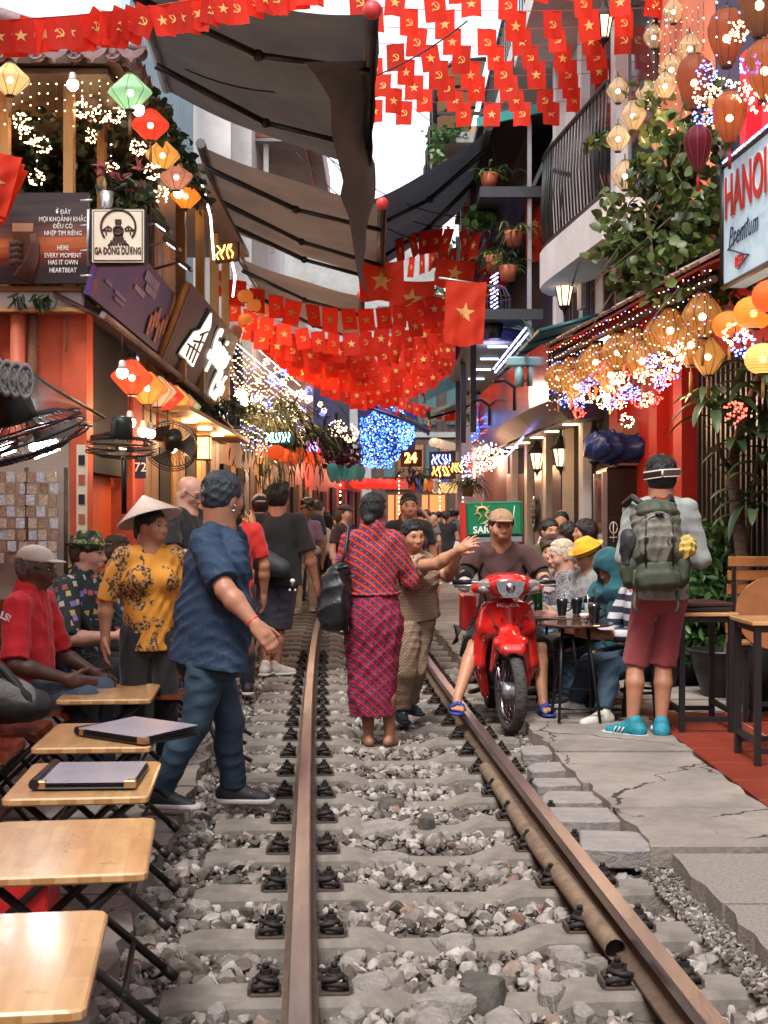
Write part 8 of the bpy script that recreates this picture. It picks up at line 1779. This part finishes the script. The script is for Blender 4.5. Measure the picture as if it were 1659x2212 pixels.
J['hp']=[P(1108,1320,10.1),P(1062,1320,10.1)];J['kn']=[P(1165,1400,9.75),P(1026,1395,9.7)];J['an']=[P(1173,1512,9.62),P(988,1508,9.42)];J['toe']=[Vector((.15,-1,0)),Vector((-.05,-1,0))];J['tu']=Vector((0,-.05,1)).normalized()
BLS=M('blue_slide',(.012,.04,.26),.6)
t,hv=human('young rider in a brown t-shirt, tan cap and blue slides on the motorbike',J,dict(shirt=cl('dark_brown_cotton',(.055,.022,.02)),sleeve=.75,slw=1.15,hcut=.02,fat=1.05,pants=BLK,leg=.98,pw=1.05,pants_name='shorts',bare=1,flops=BLS,slide=1,hair=('short','black'),hat=('cap',cl('tan_cap',(.32,.19,.11))),skin='viet',face=1,hdir=(Vector((.1,-.9,-.12)),Vector((-.1,-.9,-.12))),palm=(Vector((0,0,-1)),Vector((0,0,-1))),curl=(1.25,1.25),hh=.232,folds=.011,pfolds=.01))
bs_=t.location
for i in (0,1):
 a,c=J['el'][i]-bs_,J['wr'][i]-bs_;s0=J['sh'][i]-bs_;q=Sculpt();q.cap(s0.lerp(a,.62),a,.056,.05,k=.02).cap(a,c,.05,.032,k=.02);q.build('arm_sleeve',cl('black_sleeve',(.010,.011,.014)),t,.0075,folds=.006,cuts=[(n3(c-(c-a).normalized()*.005),n3(c-a))])
 q=Sculpt();d=Vector((.1*(1 if i==0 else-1),-.9,-.12));hand(q,c,d,Vector((0,0,-1)),1.70,1 if i==0 else-1,1.25);q.build('glove',cl('white_glove',(.50,.43,.40)),t,.006,infl=.0035)
J=stand((P(1428,1595,8.75).x,8.75,.10),182,1.80,arms={'L':((.02,.0,-.17),(-.02,.13,-.17)),'R':((.035,.0,-.175),(.0,.13,-.18))},headyaw=-10,nod=.1,sw=.106)
J['an']=[P(1366,1565,8.75),P(1428,1567,8.75)];J['kn']=[P(1372,1435,8.8),P(1432,1435,8.8)];J['toe']=[Vector((.55,-.7,0)),Vector((.1,1,0))];J['toe'][0]=Vector((-.75,.65,0))
AQ=M('aqua_shoe',(.012,.20,.26),.6,var=.3,vs=50,bump=.3,bs=120)
t,hv=human('backpacker in pale grey shirt and red shorts standing by the tiles',J,dict(shirt=cl('pale_sage_shirt',(.25,.27,.26),vs=5,var=.2),sleeve=1.14,slw=1.02,loose=.012,hcut=.03,pants=cl('brick_red_shorts',(.25,.045,.05)),leg=.98,pw=.84,pfolds=.01,pants_name='shorts',shoes=AQ,sole=M('mint_sole',(.42,.52,.50),.6),stripe=M('white_sole',(.6,.58,.54),.6),hair=('short','black'),skin='mid',folds=.009,hh=.262,arm=1.0))
gg=thing('goggles','white framed mirrored goggles worn on the back of the head','goggles',t.location);gl_=[hv(x*1.05,-.58+abs(x)*.5,.03-.1*x) for x in np.linspace(-.42,.42,9)]
m=MB();
for k in range(8):
 a,b_=gl_[k],gl_[k+1];m.slab(a+Vector((0,-.0,-.02)),b_+Vector((0,0,-.02)),b_+Vector((0,0,.02)),a+Vector((0,0,.02)),.006)
m.build('lens',M('mirror_lens',(.16,.12,.09),.1,metal=.9,var=.4),gg);m=MB();m.tube([x+Vector((0,-.004,.022)) for x in gl_],.006,6);m.tube([x+Vector((0,-.004,-.022)) for x in gl_],.004,6);m.tube([gl_[4]+Vector((0,-.005,.022)),gl_[4]+Vector((0,-.005,-.022))],.006,5);m.build('frame',M('white_plastic',(.6,.58,.55),.4),gg)
m=MB();m.tube([hv(-.4,-.3,.05),hv(-.4,.0,.05)],.009,5);m.tube([hv(.4,-.3,-.05),hv(.4,.0,-.02)],.009,5);m.build('strap',M('white_plastic',(.6,.58,.55),.4),gg)
m=MB();nb_=J['neck']-t.location;m.tube([nb_+Vector((.075*math.cos(a),.08*math.sin(a),.035)) for a in np.linspace(0,6.28,20)],.016,6,cap=False);m.build('neck_scarf',cl('orange_scarf',(.35,.06,.02),var=.6,vs=30),t)
bp_=thing('backpack','grey green hiking backpack with yellow bag in its side pocket','backpack',P(1415,1186,8.52));GN=M('grey_green_nylon',(.12,.12,.095),.6,var=.25,vs=7,bump=.2,bs=60);GD=M('olive_nylon',(.045,.055,.035),.65,var=.3,vs=9)
s=Sculpt();s.cap((-.07,.02,.20),(.07,.02,.20),.08,.08,k=.04).cap((-.085,.02,.0),(.085,.02,0),.10,.10,k=.05).cap((-.09,.02,-.17),(.09,.02,-.17),.09,.09,k=.04).ell((0,-.02,.08),(.135,.11,.2),k=.04);s.build('main_pack',GN,bp_,.0075,folds=.014,ff=1.4)
s=Sculpt();s.cap((-.075,-.075,-.19),(.075,-.075,-.19),.062,.062,k=.03).ell((0,-.085,-.15),(.125,.05,.09),k=.03);s.build('lower_pocket',GD,bp_,.0075,folds=.009,ff=1.5)
s=Sculpt();s.ell((-.01,-.1,.07),(.11,.035,.15),k=.03);s.build('front_pocket',M('grey_pack_panel',(.15,.145,.12),.55,var=.3,vs=8,bump=.25,bs=70),bp_,.0075,folds=.012,ff=1.6);m=MB();m.tube([(.1*math.sin(a)-.01,-.135+.02*abs(math.sin(a)),.08+.13*math.cos(a)) for a in np.linspace(-2.2,2.2,21)],.004,4);m.build('zip',BLACK,bp_)
for sx in (-1,1):
 s=Sculpt();s.ell((sx*.165,0,-.12),(.05,.07,.13));s.build('side_pocket',GD,bp_,.009,cuts=[((0,0,-.02),(0,0,1))],folds=.01);m=MB();m.tube([(sx*.07,.04,.28),(sx*.12,.12,.33),(sx*.16,.2,.28)],.022,6);m.build('shoulder_strap',BKC,bp_)
 m=MB();m.tube([(sx*.13,-.02,-.26),(sx*.14,-.04,-.36),(sx*.12,-.05,-.40)],.012,5);m.build('hanging_strap',GD,bp_);m=MB();m.tube([(sx*.1,-.1,.2),(sx*.05,-.145,.05),(sx*.1,-.12,-.05)],.005,4);m.build('drawcord',GD,bp_)
s=Sculpt();s.ell((0,.0,.255),(.125,.085,.05)).cap((-.08,-.05,.23),(.08,-.05,.23),.035,.035,k=.03);s.build('lid',GD,bp_,.0075,folds=.012,ff=1.5)
for sx in (-1,1):
 m=MB();m.tube([(sx*.075,-.05,.27),(sx*.08,-.13,.17),(sx*.085,-.135,.02),(sx*.085,-.14,-.1)],.007,4);m.build('compression_strap',BLACK,bp_);m=MB();m.box((sx*.083,-.142,.06),(.026,.012,.034),bev=.004);m.build('buckle',BLACK,bp_)
m=MB();m.tube([(-.03,.02,.29),(0,.02,.33),(.03,.02,.29)],.009,5);m.build('grab_loop',BKC,bp_);m=MB();m.ball((0,-.135,.22),(.03,.02,.012),8);m.build('badge',BLACK,bp_)
yb=thing('plastic_bag','crumpled yellow plastic bag in the backpack side pocket','bag',bp_.location+Vector((.165,-.02,.0)));s=Sculpt();s.ell((0,0,0),(.07,.06,.05)).ell((.02,0,.03),(.05,.05,.04));s.build('bag',M('yellow_plastic',(.62,.45,.12),.4,trl=.3),yb,.007,folds=.02,ff=2.5)
um=thing('folded_umbrella','black folded umbrella in the other backpack pocket','umbrella',bp_.location+Vector((-.165,-.02,.0)));s=Sculpt();s.cap((0,0,-.08),(0,0,.06),.035,.05);s.build('cloth',BKC,um,.009,folds=.02)
def guest(label,x,y,Y,yaw,o,H=1.68,seat=.5,**k):
 """seated so that the middle of the head falls at picture point x, y at distance Y"""
 hp_=P(x,y,Y);J=stand((hp_.x,Y,.1),yaw,H,sit=seat,**k);d=hp_-J['head'];d.z=0
 for key,v in list(J.items()):
  if isinstance(v,Vector) and key in ('pel','neck','sc','head'):J[key]=v+d
  if isinstance(v,list) and key != 'toe':J[key]=[q+d for q in v]
 dz=hp_.z-J['head'].z
 for key in ('pel','neck','sc','head'):J[key]=J[key]+Vector((0,0,dz))
 for key in ('sh','el','wr','hp','kn'):J[key]=[q+Vector((0,0,dz)) for q in J[key]]
 return human(label,J,o),J
ARMS={'L':((.03,.07,-.17),(-.05,.22,-.16)),'R':((.03,.07,-.17),(-.05,.22,-.16))}
guest('young man with tousled brown hair in black at the round tables',1194,1192,11.6,-25,dict(shirt=BLK,sleeve=.8,pants=DEN,shoes=BSHOE,hair=('puffy','brown'),skin='pale',face=1),H=1.78,arms=ARMS,nod=.1)
guest('blond woman with a bun in a paisley blouse beside the motorbike',1212,1200,10.9,-78,dict(shirt=pattern('paisley',p_paisley),sleeve=1.7,slw=1.2,loose=.025,pants=cl('light_jeans',(.08,.16,.25)),shoes=cl('tan_shoe',(.35,.25,.18)),hair=('bun','blond'),skin='pale',hcut=.05,face=1),H=1.72,arms=ARMS,nod=.12,lean=.12)
guest('person in a bright yellow bucket hat and grey jacket at the tables',1270,1200,10.5,-70,dict(shirt=cl('grey_jacket',(.22,.215,.21)),sleeve=1.85,slw=1.2,loose=.03,pants=cl('brown_trousers',(.05,.035,.03)),shoes=BSHOE,hair=('short','black'),skin='mid',hat=('bucket',cl('yellow_hat',(.72,.34,.015))),hcut=.05),H=1.68,arms=ARMS,nod=.3,lean=.15)
guest('person in a teal hooded jacket stirring a drink by the backpacker',1318,1225,10.1,-60,dict(shirt=cl('teal_jacket',(.01,.075,.095)),sleeve=1.85,slw=1.25,loose=.03,pants=DEN,shoes=BSHOE,hair=('short','black'),skin='mid',hat=('hood',cl('teal_jacket',(.01,.075,.095))),hcut=.05),H=1.66,arms=ARMS,nod=.4,lean=.2)
guest('man with black hair and glasses behind the tousled young man',1188,1148,13.6,20,dict(shirt=cl('olive',(.06,.06,.035)),pants=BLK,shoes=BSHOE,hair=('short','black'),skin='viet',face=1),H=1.72)
guest('dark haired guest seen from behind in the cafe doorway',1228,1155,13.2,170,dict(shirt=BLK,pants=BLK,shoes=BSHOE,hair=('bob','black')),H=1.66)
guest('woman with shoulder length hair in profile at the cafe doorway',1262,1150,13.0,-85,dict(shirt=cl('sand_top',(.25,.2,.15)),pants=BLK,shoes=BSHOE,hair=('bob','black'),skin='viet',face=1),H=1.68)
guest('man peering out between the lamp shop doors',1212,1128,15.0,-10,dict(shirt=cl('white_shirt',(.5,.5,.5)),pants=BLK,shoes=BSHOE,hair=('short','black'),skin='viet'),H=1.74,seat=.6)
(tt,J2)=guest('guest in jeans and white sneakers hidden behind the backpacker',1372,1225,9.6,-75,dict(shirt=pattern('navy_stripe',p_stripe),sleeve=1.6,pants=DEN,leg=1.86,shoes=WSHOE,sole=M('gum_sole',(.40,.22,.11),.6),hair=('short','black'),skin='viet',curl=(.8,.8)),H=1.66,arms=ARMS,lean=.1,legs={'L':((.05,.22,-.02),(.1,.27,-.27)),'R':((.05,.22,-.02),(.1,.27,-.27))})
#  plants
def leafmat(name,a,b,tr=.3):
 m,nt,bs,co=base_mat(name);g=nd(nt,'ShaderNodeNewGeometry').outputs['Random Per Island'];oi=nd(nt,'ShaderNodeObjectInfo').outputs['Random'];r=mth(nt,'FRACT',mth(nt,'ADD',g,oi))
 k=ramp(nt,r,[(0,a),(.55,tuple((x+y)/2 for x,y in zip(a,b))),(1,b)]);nt.links.new(k,bs.inputs['Base Color']);bs.inputs['Roughness'].default_value=.42
 t=nd(nt,'ShaderNodeBsdfTranslucent',{0:k});mx=nd(nt,'ShaderNodeMixShader',{0:tr,1:bs.outputs[0],2:t.outputs[0]});nt.links.new(mx.outputs[0],nt.nodes['Material Output'].inputs[0]);MATS[name]=m;return m
LF_V=leafmat('vine_leaf',(.016,.04,.012),(.12,.17,.04));LF_D=leafmat('dark_leaf',(.008,.022,.01),(.03,.06,.02));LF_S=leafmat('shrub_leaf',(.02,.075,.025),(.12,.24,.06));LF_F=leafmat('fern_leaf',(.04,.06,.02),(.16,.16,.06));LF_W=leafmat('wall_leaf',(.006,.016,.009),(.018,.04,.018),.15);LF_R=leafmat('dark_red_leaf',(.03,.005,.012),(.10,.012,.03))
STEM=M('brown_stem',(.09,.055,.035),.85,var=.3,vs=20,bump=.4,bs=50)
def leaf_geo(w,l,fold=.25,curl=.2):
 o=[(0,0),(.32,.16),(.5,.42),(.36,.75),(0,1)];vs=[];fs=[]
 for i,(x,y) in enumerate(o):
  z=-curl*l*y*y
  vs+=[Vector((-x*w,y*l,z+abs(x)*fold*w)),Vector((0,y*l,z)),Vector((x*w,y*l,z+abs(x)*fold*w))]
 for i in range(4):
  a=i*3;fs+=[[a,a+1,a+4,a+3],[a+1,a+2,a+5,a+4]]
 return vs,fs
def rand_rot(up=.3):
 y=Vector((random.gauss(0,1),random.gauss(0,1),random.gauss(-up,.7))).normalized();x=y.orthogonal().normalized();x=Matrix.Rotation(random.random()*6.28,3,y) @ x;return Matrix((x,y,x.cross(y))).transposed()
def leaves(root,pts,w,l,mat,nparts=0,up=.3,fold=.25,front=None):
 """nearest leaves as parts of the plant, the rest joined as one part"""
 g=MB();g.add(*leaf_geo(w,l,fold));me=g.mesh('leaf',mat);me.polygons.foreach_set('use_smooth',[True]*len(me.polygons))
 pts=sorted(pts,key=front or (lambda p:p[1]));b=Vector(root.location)
 for p in pts[:nparts]:
  o=link('leaf',me,root,Vector(p)-b);o.rotation_euler=rand_rot(up).to_euler();o.scale=(random.uniform(.7,1.15),)*3
 rest=pts[nparts:]
 if rest:
  lv,lf=leaf_geo(w,l,fold);lv=np.array(lv);lf=np.array(lf);V,Fq=[],[]
  for i,p in enumerate(rest):V.append((lv*random.uniform(.7,1.2)) @ np.array(rand_rot(up)).T+np.array(Vector(p)-b));Fq.append(lf+i*len(lv))
  tag(np_obj('foliage',np.concatenate(V),np.concatenate(Fq),mat,root,True),kind='stuff')
def blob(c,r,n,hollow=.5):
 out=[]
 for k in range(n):
  v=Vector((random.gauss(0,1),random.gauss(0,1),random.gauss(0,1))).normalized()*(hollow+(1-hollow)*random.random());out.append(Vector((c[0]+v.x*r[0],c[1]+v.y*r[1],c[2]+v.z*r[2])))
 return out
def stems(root,lines,r,mat=STEM,name='stem'):
 b=Vector(root.location)
 for ln in lines:m=MB();m.tube([Vector(p)-b for p in ln],[r*(1-.6*i/max(1,len(ln)-1)) for i in range(len(ln))],6);m.build(name,mat,root)
t=thing('vine','leafy green vine climbing between the white house and the beer sign','vine',(2.5,11,3.6));pts=[]
for x,y,Y,rx,rz,n in ((1490,300,11.4,.28,.35,150),(1450,360,11.6,.4,.4,230),(1430,450,11.8,.5,.5,330),(1500,470,10.8,.4,.5,260),(1400,530,11.8,.42,.38,240),(1480,570,10.6,.42,.35,230),(1380,590,11.8,.3,.2,90),(1540,620,10.0,.28,.18,90),(1330,480,12.4,.22,.3,60),(1410,230,12.2,.2,.4,60),(1460,640,10.6,.3,.14,70),(1285,300,12.8,.22,.05,24),(1520,200,11,.2,.3,50),(1330,545,12.0,.25,.06,26)):
 pts+=blob(P(x,y,Y),(rx,.28,rz),n,.25)
leaves(t,pts,.085,.105,LF_V,300,up=.5)
ln=[]
for k in range(34):
 a=random.choice(pts);q=[Vector(a)];d=Vector((random.gauss(0,.5),random.gauss(0,.2),random.gauss(-.2,.5)))
 for i in range(5):q.append(q[-1]+d*.14+Vector((random.gauss(0,.04),)*3))
 ln.append(q)
stems(t,ln,.009);stems(t,[[P(1500,640,10.9),P(1470,500,11.2),P(1440,380,11.6),P(1475,230,11.5)],[P(1420,640,11.2),P(1400,480,11.6),P(1390,330,12)]],.022)
t=thing('leaf_wall','dark artificial leaf wall behind the hanging lights of the terrace','plant',(-3.9,13.2,4.4));pts=[]
for k in range(3200):pts.append(Vector((random.uniform(-5.2,-2.45),13.6+random.uniform(-.5,.2)-.5*random.random()**3,random.uniform(3.6,5.1))))
for k in range(500):pts.append(Vector((random.uniform(-5,-2.3),random.uniform(11.5,13.4),random.uniform(4.85,5.15))))
leaves(t,pts,.065,.10,LF_W,200,up=.6)
part('moss_panel',(-4.3,13.78,4.35),(3.6,.06,1.6),M('moss_panel',(.012,.022,.012),.9,var=.5,vs=12,bump=1,bs=20),t)
t=thing('eave_vine','leaf garland trailing down the receding roof edge past the lanterns','vine',(-2.1,13,4.9));pts=[]
for k in range(260):q=random.random();pts.append(P(330+105*q+random.gauss(0,10),215+215*q+random.gauss(0,16),11.2+3.6*q))
leaves(t,pts,.075,.11,LF_D,160,up=.6);stems(t,[[P(330,210,11.2),P(370,290,12.4),P(400,350,13.5),P(430,430,14.7)]],.012)
t=thing('lily_vase','bunch of dark pink lilies on the terrace beside the sign box','flowers',P(270,430,11.2));b=t.location.copy()
PK=leafmat('lily_petal',(.22,.06,.07),(.45,.17,.18),.4)
for k in range(9):
 c=P(225+(k*37)%110,365+(k*23)%60,11.1+.1*(k%3))
 for j in range(6):
  g=MB();lv,lf=leaf_geo(.045,.11,.4,.5);Rr=Matrix.Rotation(j*1.047,3,'Z') @ Matrix.Rotation(R(50),3,'X');Rr=rotm(random.uniform(-.6,.6),random.uniform(-.6,.6),k) @ Rr;g.add([Rr @ v+c-b for v in lv],lf,0,True);g.build('petal',PK,t)
leaves(t,blob(P(275,425,11.2),(.25,.12,.14),60),.05,.17,LF_D,30,up=-.3);m=MB();m.lathe([(.045,-.05),(.06,.08),(.055,.08),(.04,-.04)],14,P(231,436,11.1)-b);m.build('vase',METAL,t)
t=thing('trailing_plant','short dark plant drooping from the terrace fascia under the poster','plant',P(95,632,10.98));pts=[P(x+random.gauss(0,8),632+random.random()*12,10.98) for x in (45,80,90,100) for _ in range(10)];leaves(t,pts,.03,.14,LF_D,40,up=2.0)
t=thing('dracaena','tall dracaena with drooping leaves and a leaning trunk by the folding gate','tree',P(1555,1480,10.6));b=t.location.copy();t.location.z=.12;b=t.location.copy()
tr=[P(1552,1490,10.6),P(1578,1420,10.6),P(1590,1330,10.6),P(1607,1230,10.5),P(1592,1100,10.5),P(1580,1020,10.5),P(1590,960,10.5),P(1615,880,10.4),P(1640,810,10.3)]
m=MB();m.tube([p-b for p in tr],[.075,.06,.05,.055,.05,.045,.04,.035,.03],10);m.build('trunk',M('dracaena_bark',(.16,.10,.075),.85,var=.3,vs=16,bump=.5,bs=30,stretch=(1,1,4)),t)
stems(t,[[tr[5],P(1555,980,10.4),P(1545,900,10.3)],[tr[6],P(1620,940,10.5),P(1660,900,10.6)],[tr[3],P(1625,1080,10.4),P(1640,960,10.4),P(1640,840,10.4)]],.022)
LD=leafmat('dracaena_leaf',(.02,.05,.022),(.10,.16,.07),.25)
def strap(p,d,L,w,droop,mat,root,name='leaf'):
 d=Vector(d).normalized();n=9;vs=[];sd=d.cross(Vector((0,0,1)));sd=sd.normalized() if sd.length>.05 else Vector((1,0,0));q=Vector(p)-Vector(root.location);v=d.copy()
 for i in range(n+1):
  f=i/n;ww=w*(math.sin(math.pi*min(1,f*.86+.1))**.8)*(1 if f<1 else .05);up=v.cross(sd)*-1
  vs+=[q-sd*ww+up*ww*.35,q.copy(),q+sd*ww+up*ww*.35];q=q+v*L/n;v=(v+Vector((0,0,-droop/n))).normalized()
 fs=[[i*3+j,i*3+j+1,(i+1)*3+j+1,(i+1)*3+j] for i in range(n) for j in (0,1)];m=MB();m.add(vs,fs,0,True);return m.build(name,mat,root)
for c,n in ((P(1545,880,10.3),22),(P(1640,820,10.3),18),(P(1600,960,10.4),12),(P(1655,890,10.5),12),(P(1620,1090,10.4),16),(P(1640,1000,10.3),10)):
 for k in range(n):
  a=k*2.4+random.random();strap(c+Vector((random.gauss(0,.03),random.gauss(0,.03),random.gauss(0,.06))),(math.cos(a),math.sin(a)*.8-.2,random.uniform(-.1,1.0)),random.uniform(.3,.48),random.uniform(.028,.045),random.uniform(1.2,2.6),LD,t)
def pot(x,y,Y,r,h,lb,mat,foot=.11):
 c=P(x,y,Y);m=MB();m.lathe([(.001,0),(r*.6,0),(r*.9,h*.6),(r,h*.93),(r*1.06,h*.94),(r*1.06,h),(r*.95,h),(r*.9,h*.9),(.001,h*.88)],24,(c.x,Y,foot));tag(m.build('flower_pot',mat),lb,'pot','plant pots by the gate')
 m=MB();
pot(1562,1490,10.6,.26,.36,'wide black pot holding the dracaena',BLACK);pot(1480,1480,11.4,.2,.38,'dark plastic pot behind the stool',M('dark_pot',(.03,.028,.026),.6));pot(1432,1490,11.2,.17,.34,'smaller dark pot under the high table',M('dark_pot',(.03,.028,.026),.6))
pot(1640,1510,9.9,.2,.7,'tall speckled dark pot at the right edge',M('speckled_pot',(.035,.04,.045),.5,var=.8,vs=80))
t=thing('shrub','dense glossy green shrub behind the backpacker and the high table','shrub',(2.6,11.3,.3));pts=[]
for x,y,Y,rx,rz,n in ((1530,1190,11.3,.22,.3,260),(1560,1260,11.2,.3,.3,330),(1510,1300,11.2,.28,.3,260),(1600,1200,11.4,.3,.5,260),(1490,1380,11.2,.25,.25,160),(1560,1380,11.2,.3,.25,180),(1640,1280,11.0,.2,.4,150)):pts+=blob(P(x,y,Y),(rx,.25,rz),n,.4)
leaves(t,pts,.05,.14,LF_S,250,up=.4);stems(t,[[P(1530+20*k,1480,11.2),P(1520+22*k,1350,11.2),P(1515+25*k,1230,11.2)] for k in range(4)],.014)
t=thing('asparagus_fern','wispy dark fern between the shrub and the slatted chair','fern',P(1570,1290,10.9));b=t.location;
for k in range(120):a=k*2.4;strap(b+Vector((random.gauss(0,.1),random.gauss(0,.08),random.gauss(0,.12))),(math.cos(a),math.sin(a),random.uniform(-.4,.6)),random.uniform(.1,.2),.0035,1.5,LF_S,t,'frond')
def tuft(label,x,y,Y,n,L,w,mat,droop=1.6,up=(.1,1.0),sp=.1,cat='plant',name='grass_plant',potmat=None):
 c=P(x,y,Y);t=thing(name,label,cat,c)
 for k in range(n):a=k*2.4;strap(c+Vector((random.gauss(0,sp),random.gauss(0,sp),random.gauss(0,sp*.4))),(math.cos(a),math.sin(a),random.uniform(*up)),L*random.uniform(.6,1.1),w,droop,mat,t)
 if potmat:m=MB();m.lathe([(.001,-.2),(.09,-.2),(.13,0),(.12,0),(.001,-.03)],14);m.build('pot',potmat,t)
 return t
tuft('dark spiky plant hanging by the end of the cafe sign',478,880,18.5,60,.4,.018,LF_D,2.2);tuft('olive grassy plant lit by the light curtain',560,900,22,110,.8,.02,LF_F,2.0,sp=.25);tuft('pale arching grass at the middle of the left eave',590,890,24,110,.85,.02,LF_F,1.6,sp=.25);tuft('spiky rosette plant in the left eave planter',530,900,20.5,30,.5,.025,LF_F,.6)
tuft('dark hanging fern above the orange round lanterns',625,935,25,110,.9,.03,LF_D,2.5,sp=.35);tuft('dark hanging fern farther along the left eave',660,945,28,90,.8,.03,LF_D,2.5,sp=.35);tuft('dry fringe of moss under the left eave lanterns',590,1000,22.5,130,.4,.012,LF_D,4,up=(-1.2,.1),sp=.5)
t=thing('purple_plant','dark purple leaved plant mass below the gold light balls','plant',P(728,970,31));leaves(t,blob(P(728,970,31),(.55,.5,.5),380,.3),.1,.14,LF_R,60)
for x,y in ((727,925),(755,935)):tag(link('light_ball',cluster_mesh(60,.2,.014,FAIRY_W,x),loc=P(x,y,30)),('left' if x<740 else 'right')+' gold light ball above the dark purple plant','light','gold light balls')
TER=M('terracotta_plastic',(.36,.09,.04),.6)
for x,y,Y,L,lb in ((1057,375,18.4,.3,'orchid in a hanging terracotta basket at the top of the iron terrace'),(1067,553,18.4,.28,'hanging terracotta basket left of its twin under the iron terrace'),(1097,575,18.2,.3,'hanging terracotta basket right of its twin under the iron terrace'),(1110,500,18.3,.55,'arching spider plant in the middle of the iron terrace')):
 t=tuft(lb,x,y,Y,34,L,.014,LF_S if L<.5 else LF_F,1.8,potmat=TER);m=MB()
 for q in (-1,1):m.tube([(q*.12,0,0),(0,0,.6)],.004,3)
 m.build('hanger',WIRE,t)
t=thing('leafy_plant','broad bright green plant on the iron terrace beside the slate awning','plant',P(1045,470,19));leaves(t,blob(P(1045,470,19),(.28,.2,.14),130,.3),.12,.15,LF_S,80)
tuft('orchid with upright paddle leaves on the teal canopy',1155,760,17.2,14,.38,.035,LF_S,.7,up=(.6,2.0));tuft('small fern in the birdcage',1068,700,18.6,20,.22,.012,LF_S,1.2,potmat=BLACK);tuft('arching fern hanging over the light balls on the right',1010,1048,24,90,.5,.014,LF_F,2.0,potmat=TER)
for x,y,Y,rx,rz,n,lb in ((1020,830,29,.3,.4,90,'thin twiggy climber against the white far house'),(1030,905,28,.35,.25,110,'small leaved plant on the ledge by the white far house'),(1040,780,27,.45,.12,90,'branch of dark leaves under the low flag rows'),(960,290,25.8,.5,.2,110,'pale leaves along the edge of the domed balcony'),(945,330,25.8,.2,.35,70,'trailing leaves below the domed balcony')):
 t=thing('leafy_plant',lb,'plant',P(x,y,Y));leaves(t,blob(P(x,y,Y),(rx,.3,rz),n,.2),.09,.13,LF_D if 'dark' in lb or 'twiggy' in lb else LF_S,40);stems(t,[[P(x,y+20,Y),P(x+5,y,Y),P(x-10,y-20,Y)]],.012)
tuft('dark fern hanging over the far lit shops',905,1030,39,60,.7,.03,LF_D,2.4,sp=.3)
for x,y,Y,r,lb in ((885,700,75,4.2,'green tree far behind the low flags, left of the big flag'),(945,690,78,4.5,'green tree far behind the big orange red flag'),(905,760,80,4,'lower green tree in the gap between the houses')):
 c=P(x,y,Y);t=thing('tree',lb,'tree',(c.x,Y,0));m=MB();m.tube([(0,0,0),(.2,0,c.z*.5),(0,0,c.z)],[.4,.3,.15],8);m.build('trunk',STEM,t)
 g=[];
 for k in range(12):q=c+Vector((random.gauss(0,r*.5),random.gauss(0,r*.4),random.gauss(0,r*.4)));g+=blob(q,(r*.4,r*.4,r*.3),130,.3)
 lv,lf=leaf_geo(.3,.4);lv=np.array(lv);lf=np.array(lf);V=[(lv*random.uniform(.7,1.3)) @ np.array(rand_rot()).T+np.array(p-t.location) for p in g];tag(np_obj('crown',np.concatenate(V),np.concatenate([lf+i*len(lv) for i in range(len(V))]),leafmat('tree_leaf',(.03,.06,.02),(.10,.16,.06)) if 'tree_leaf' not in MATS else MATS['tree_leaf'],t),kind='stuff')
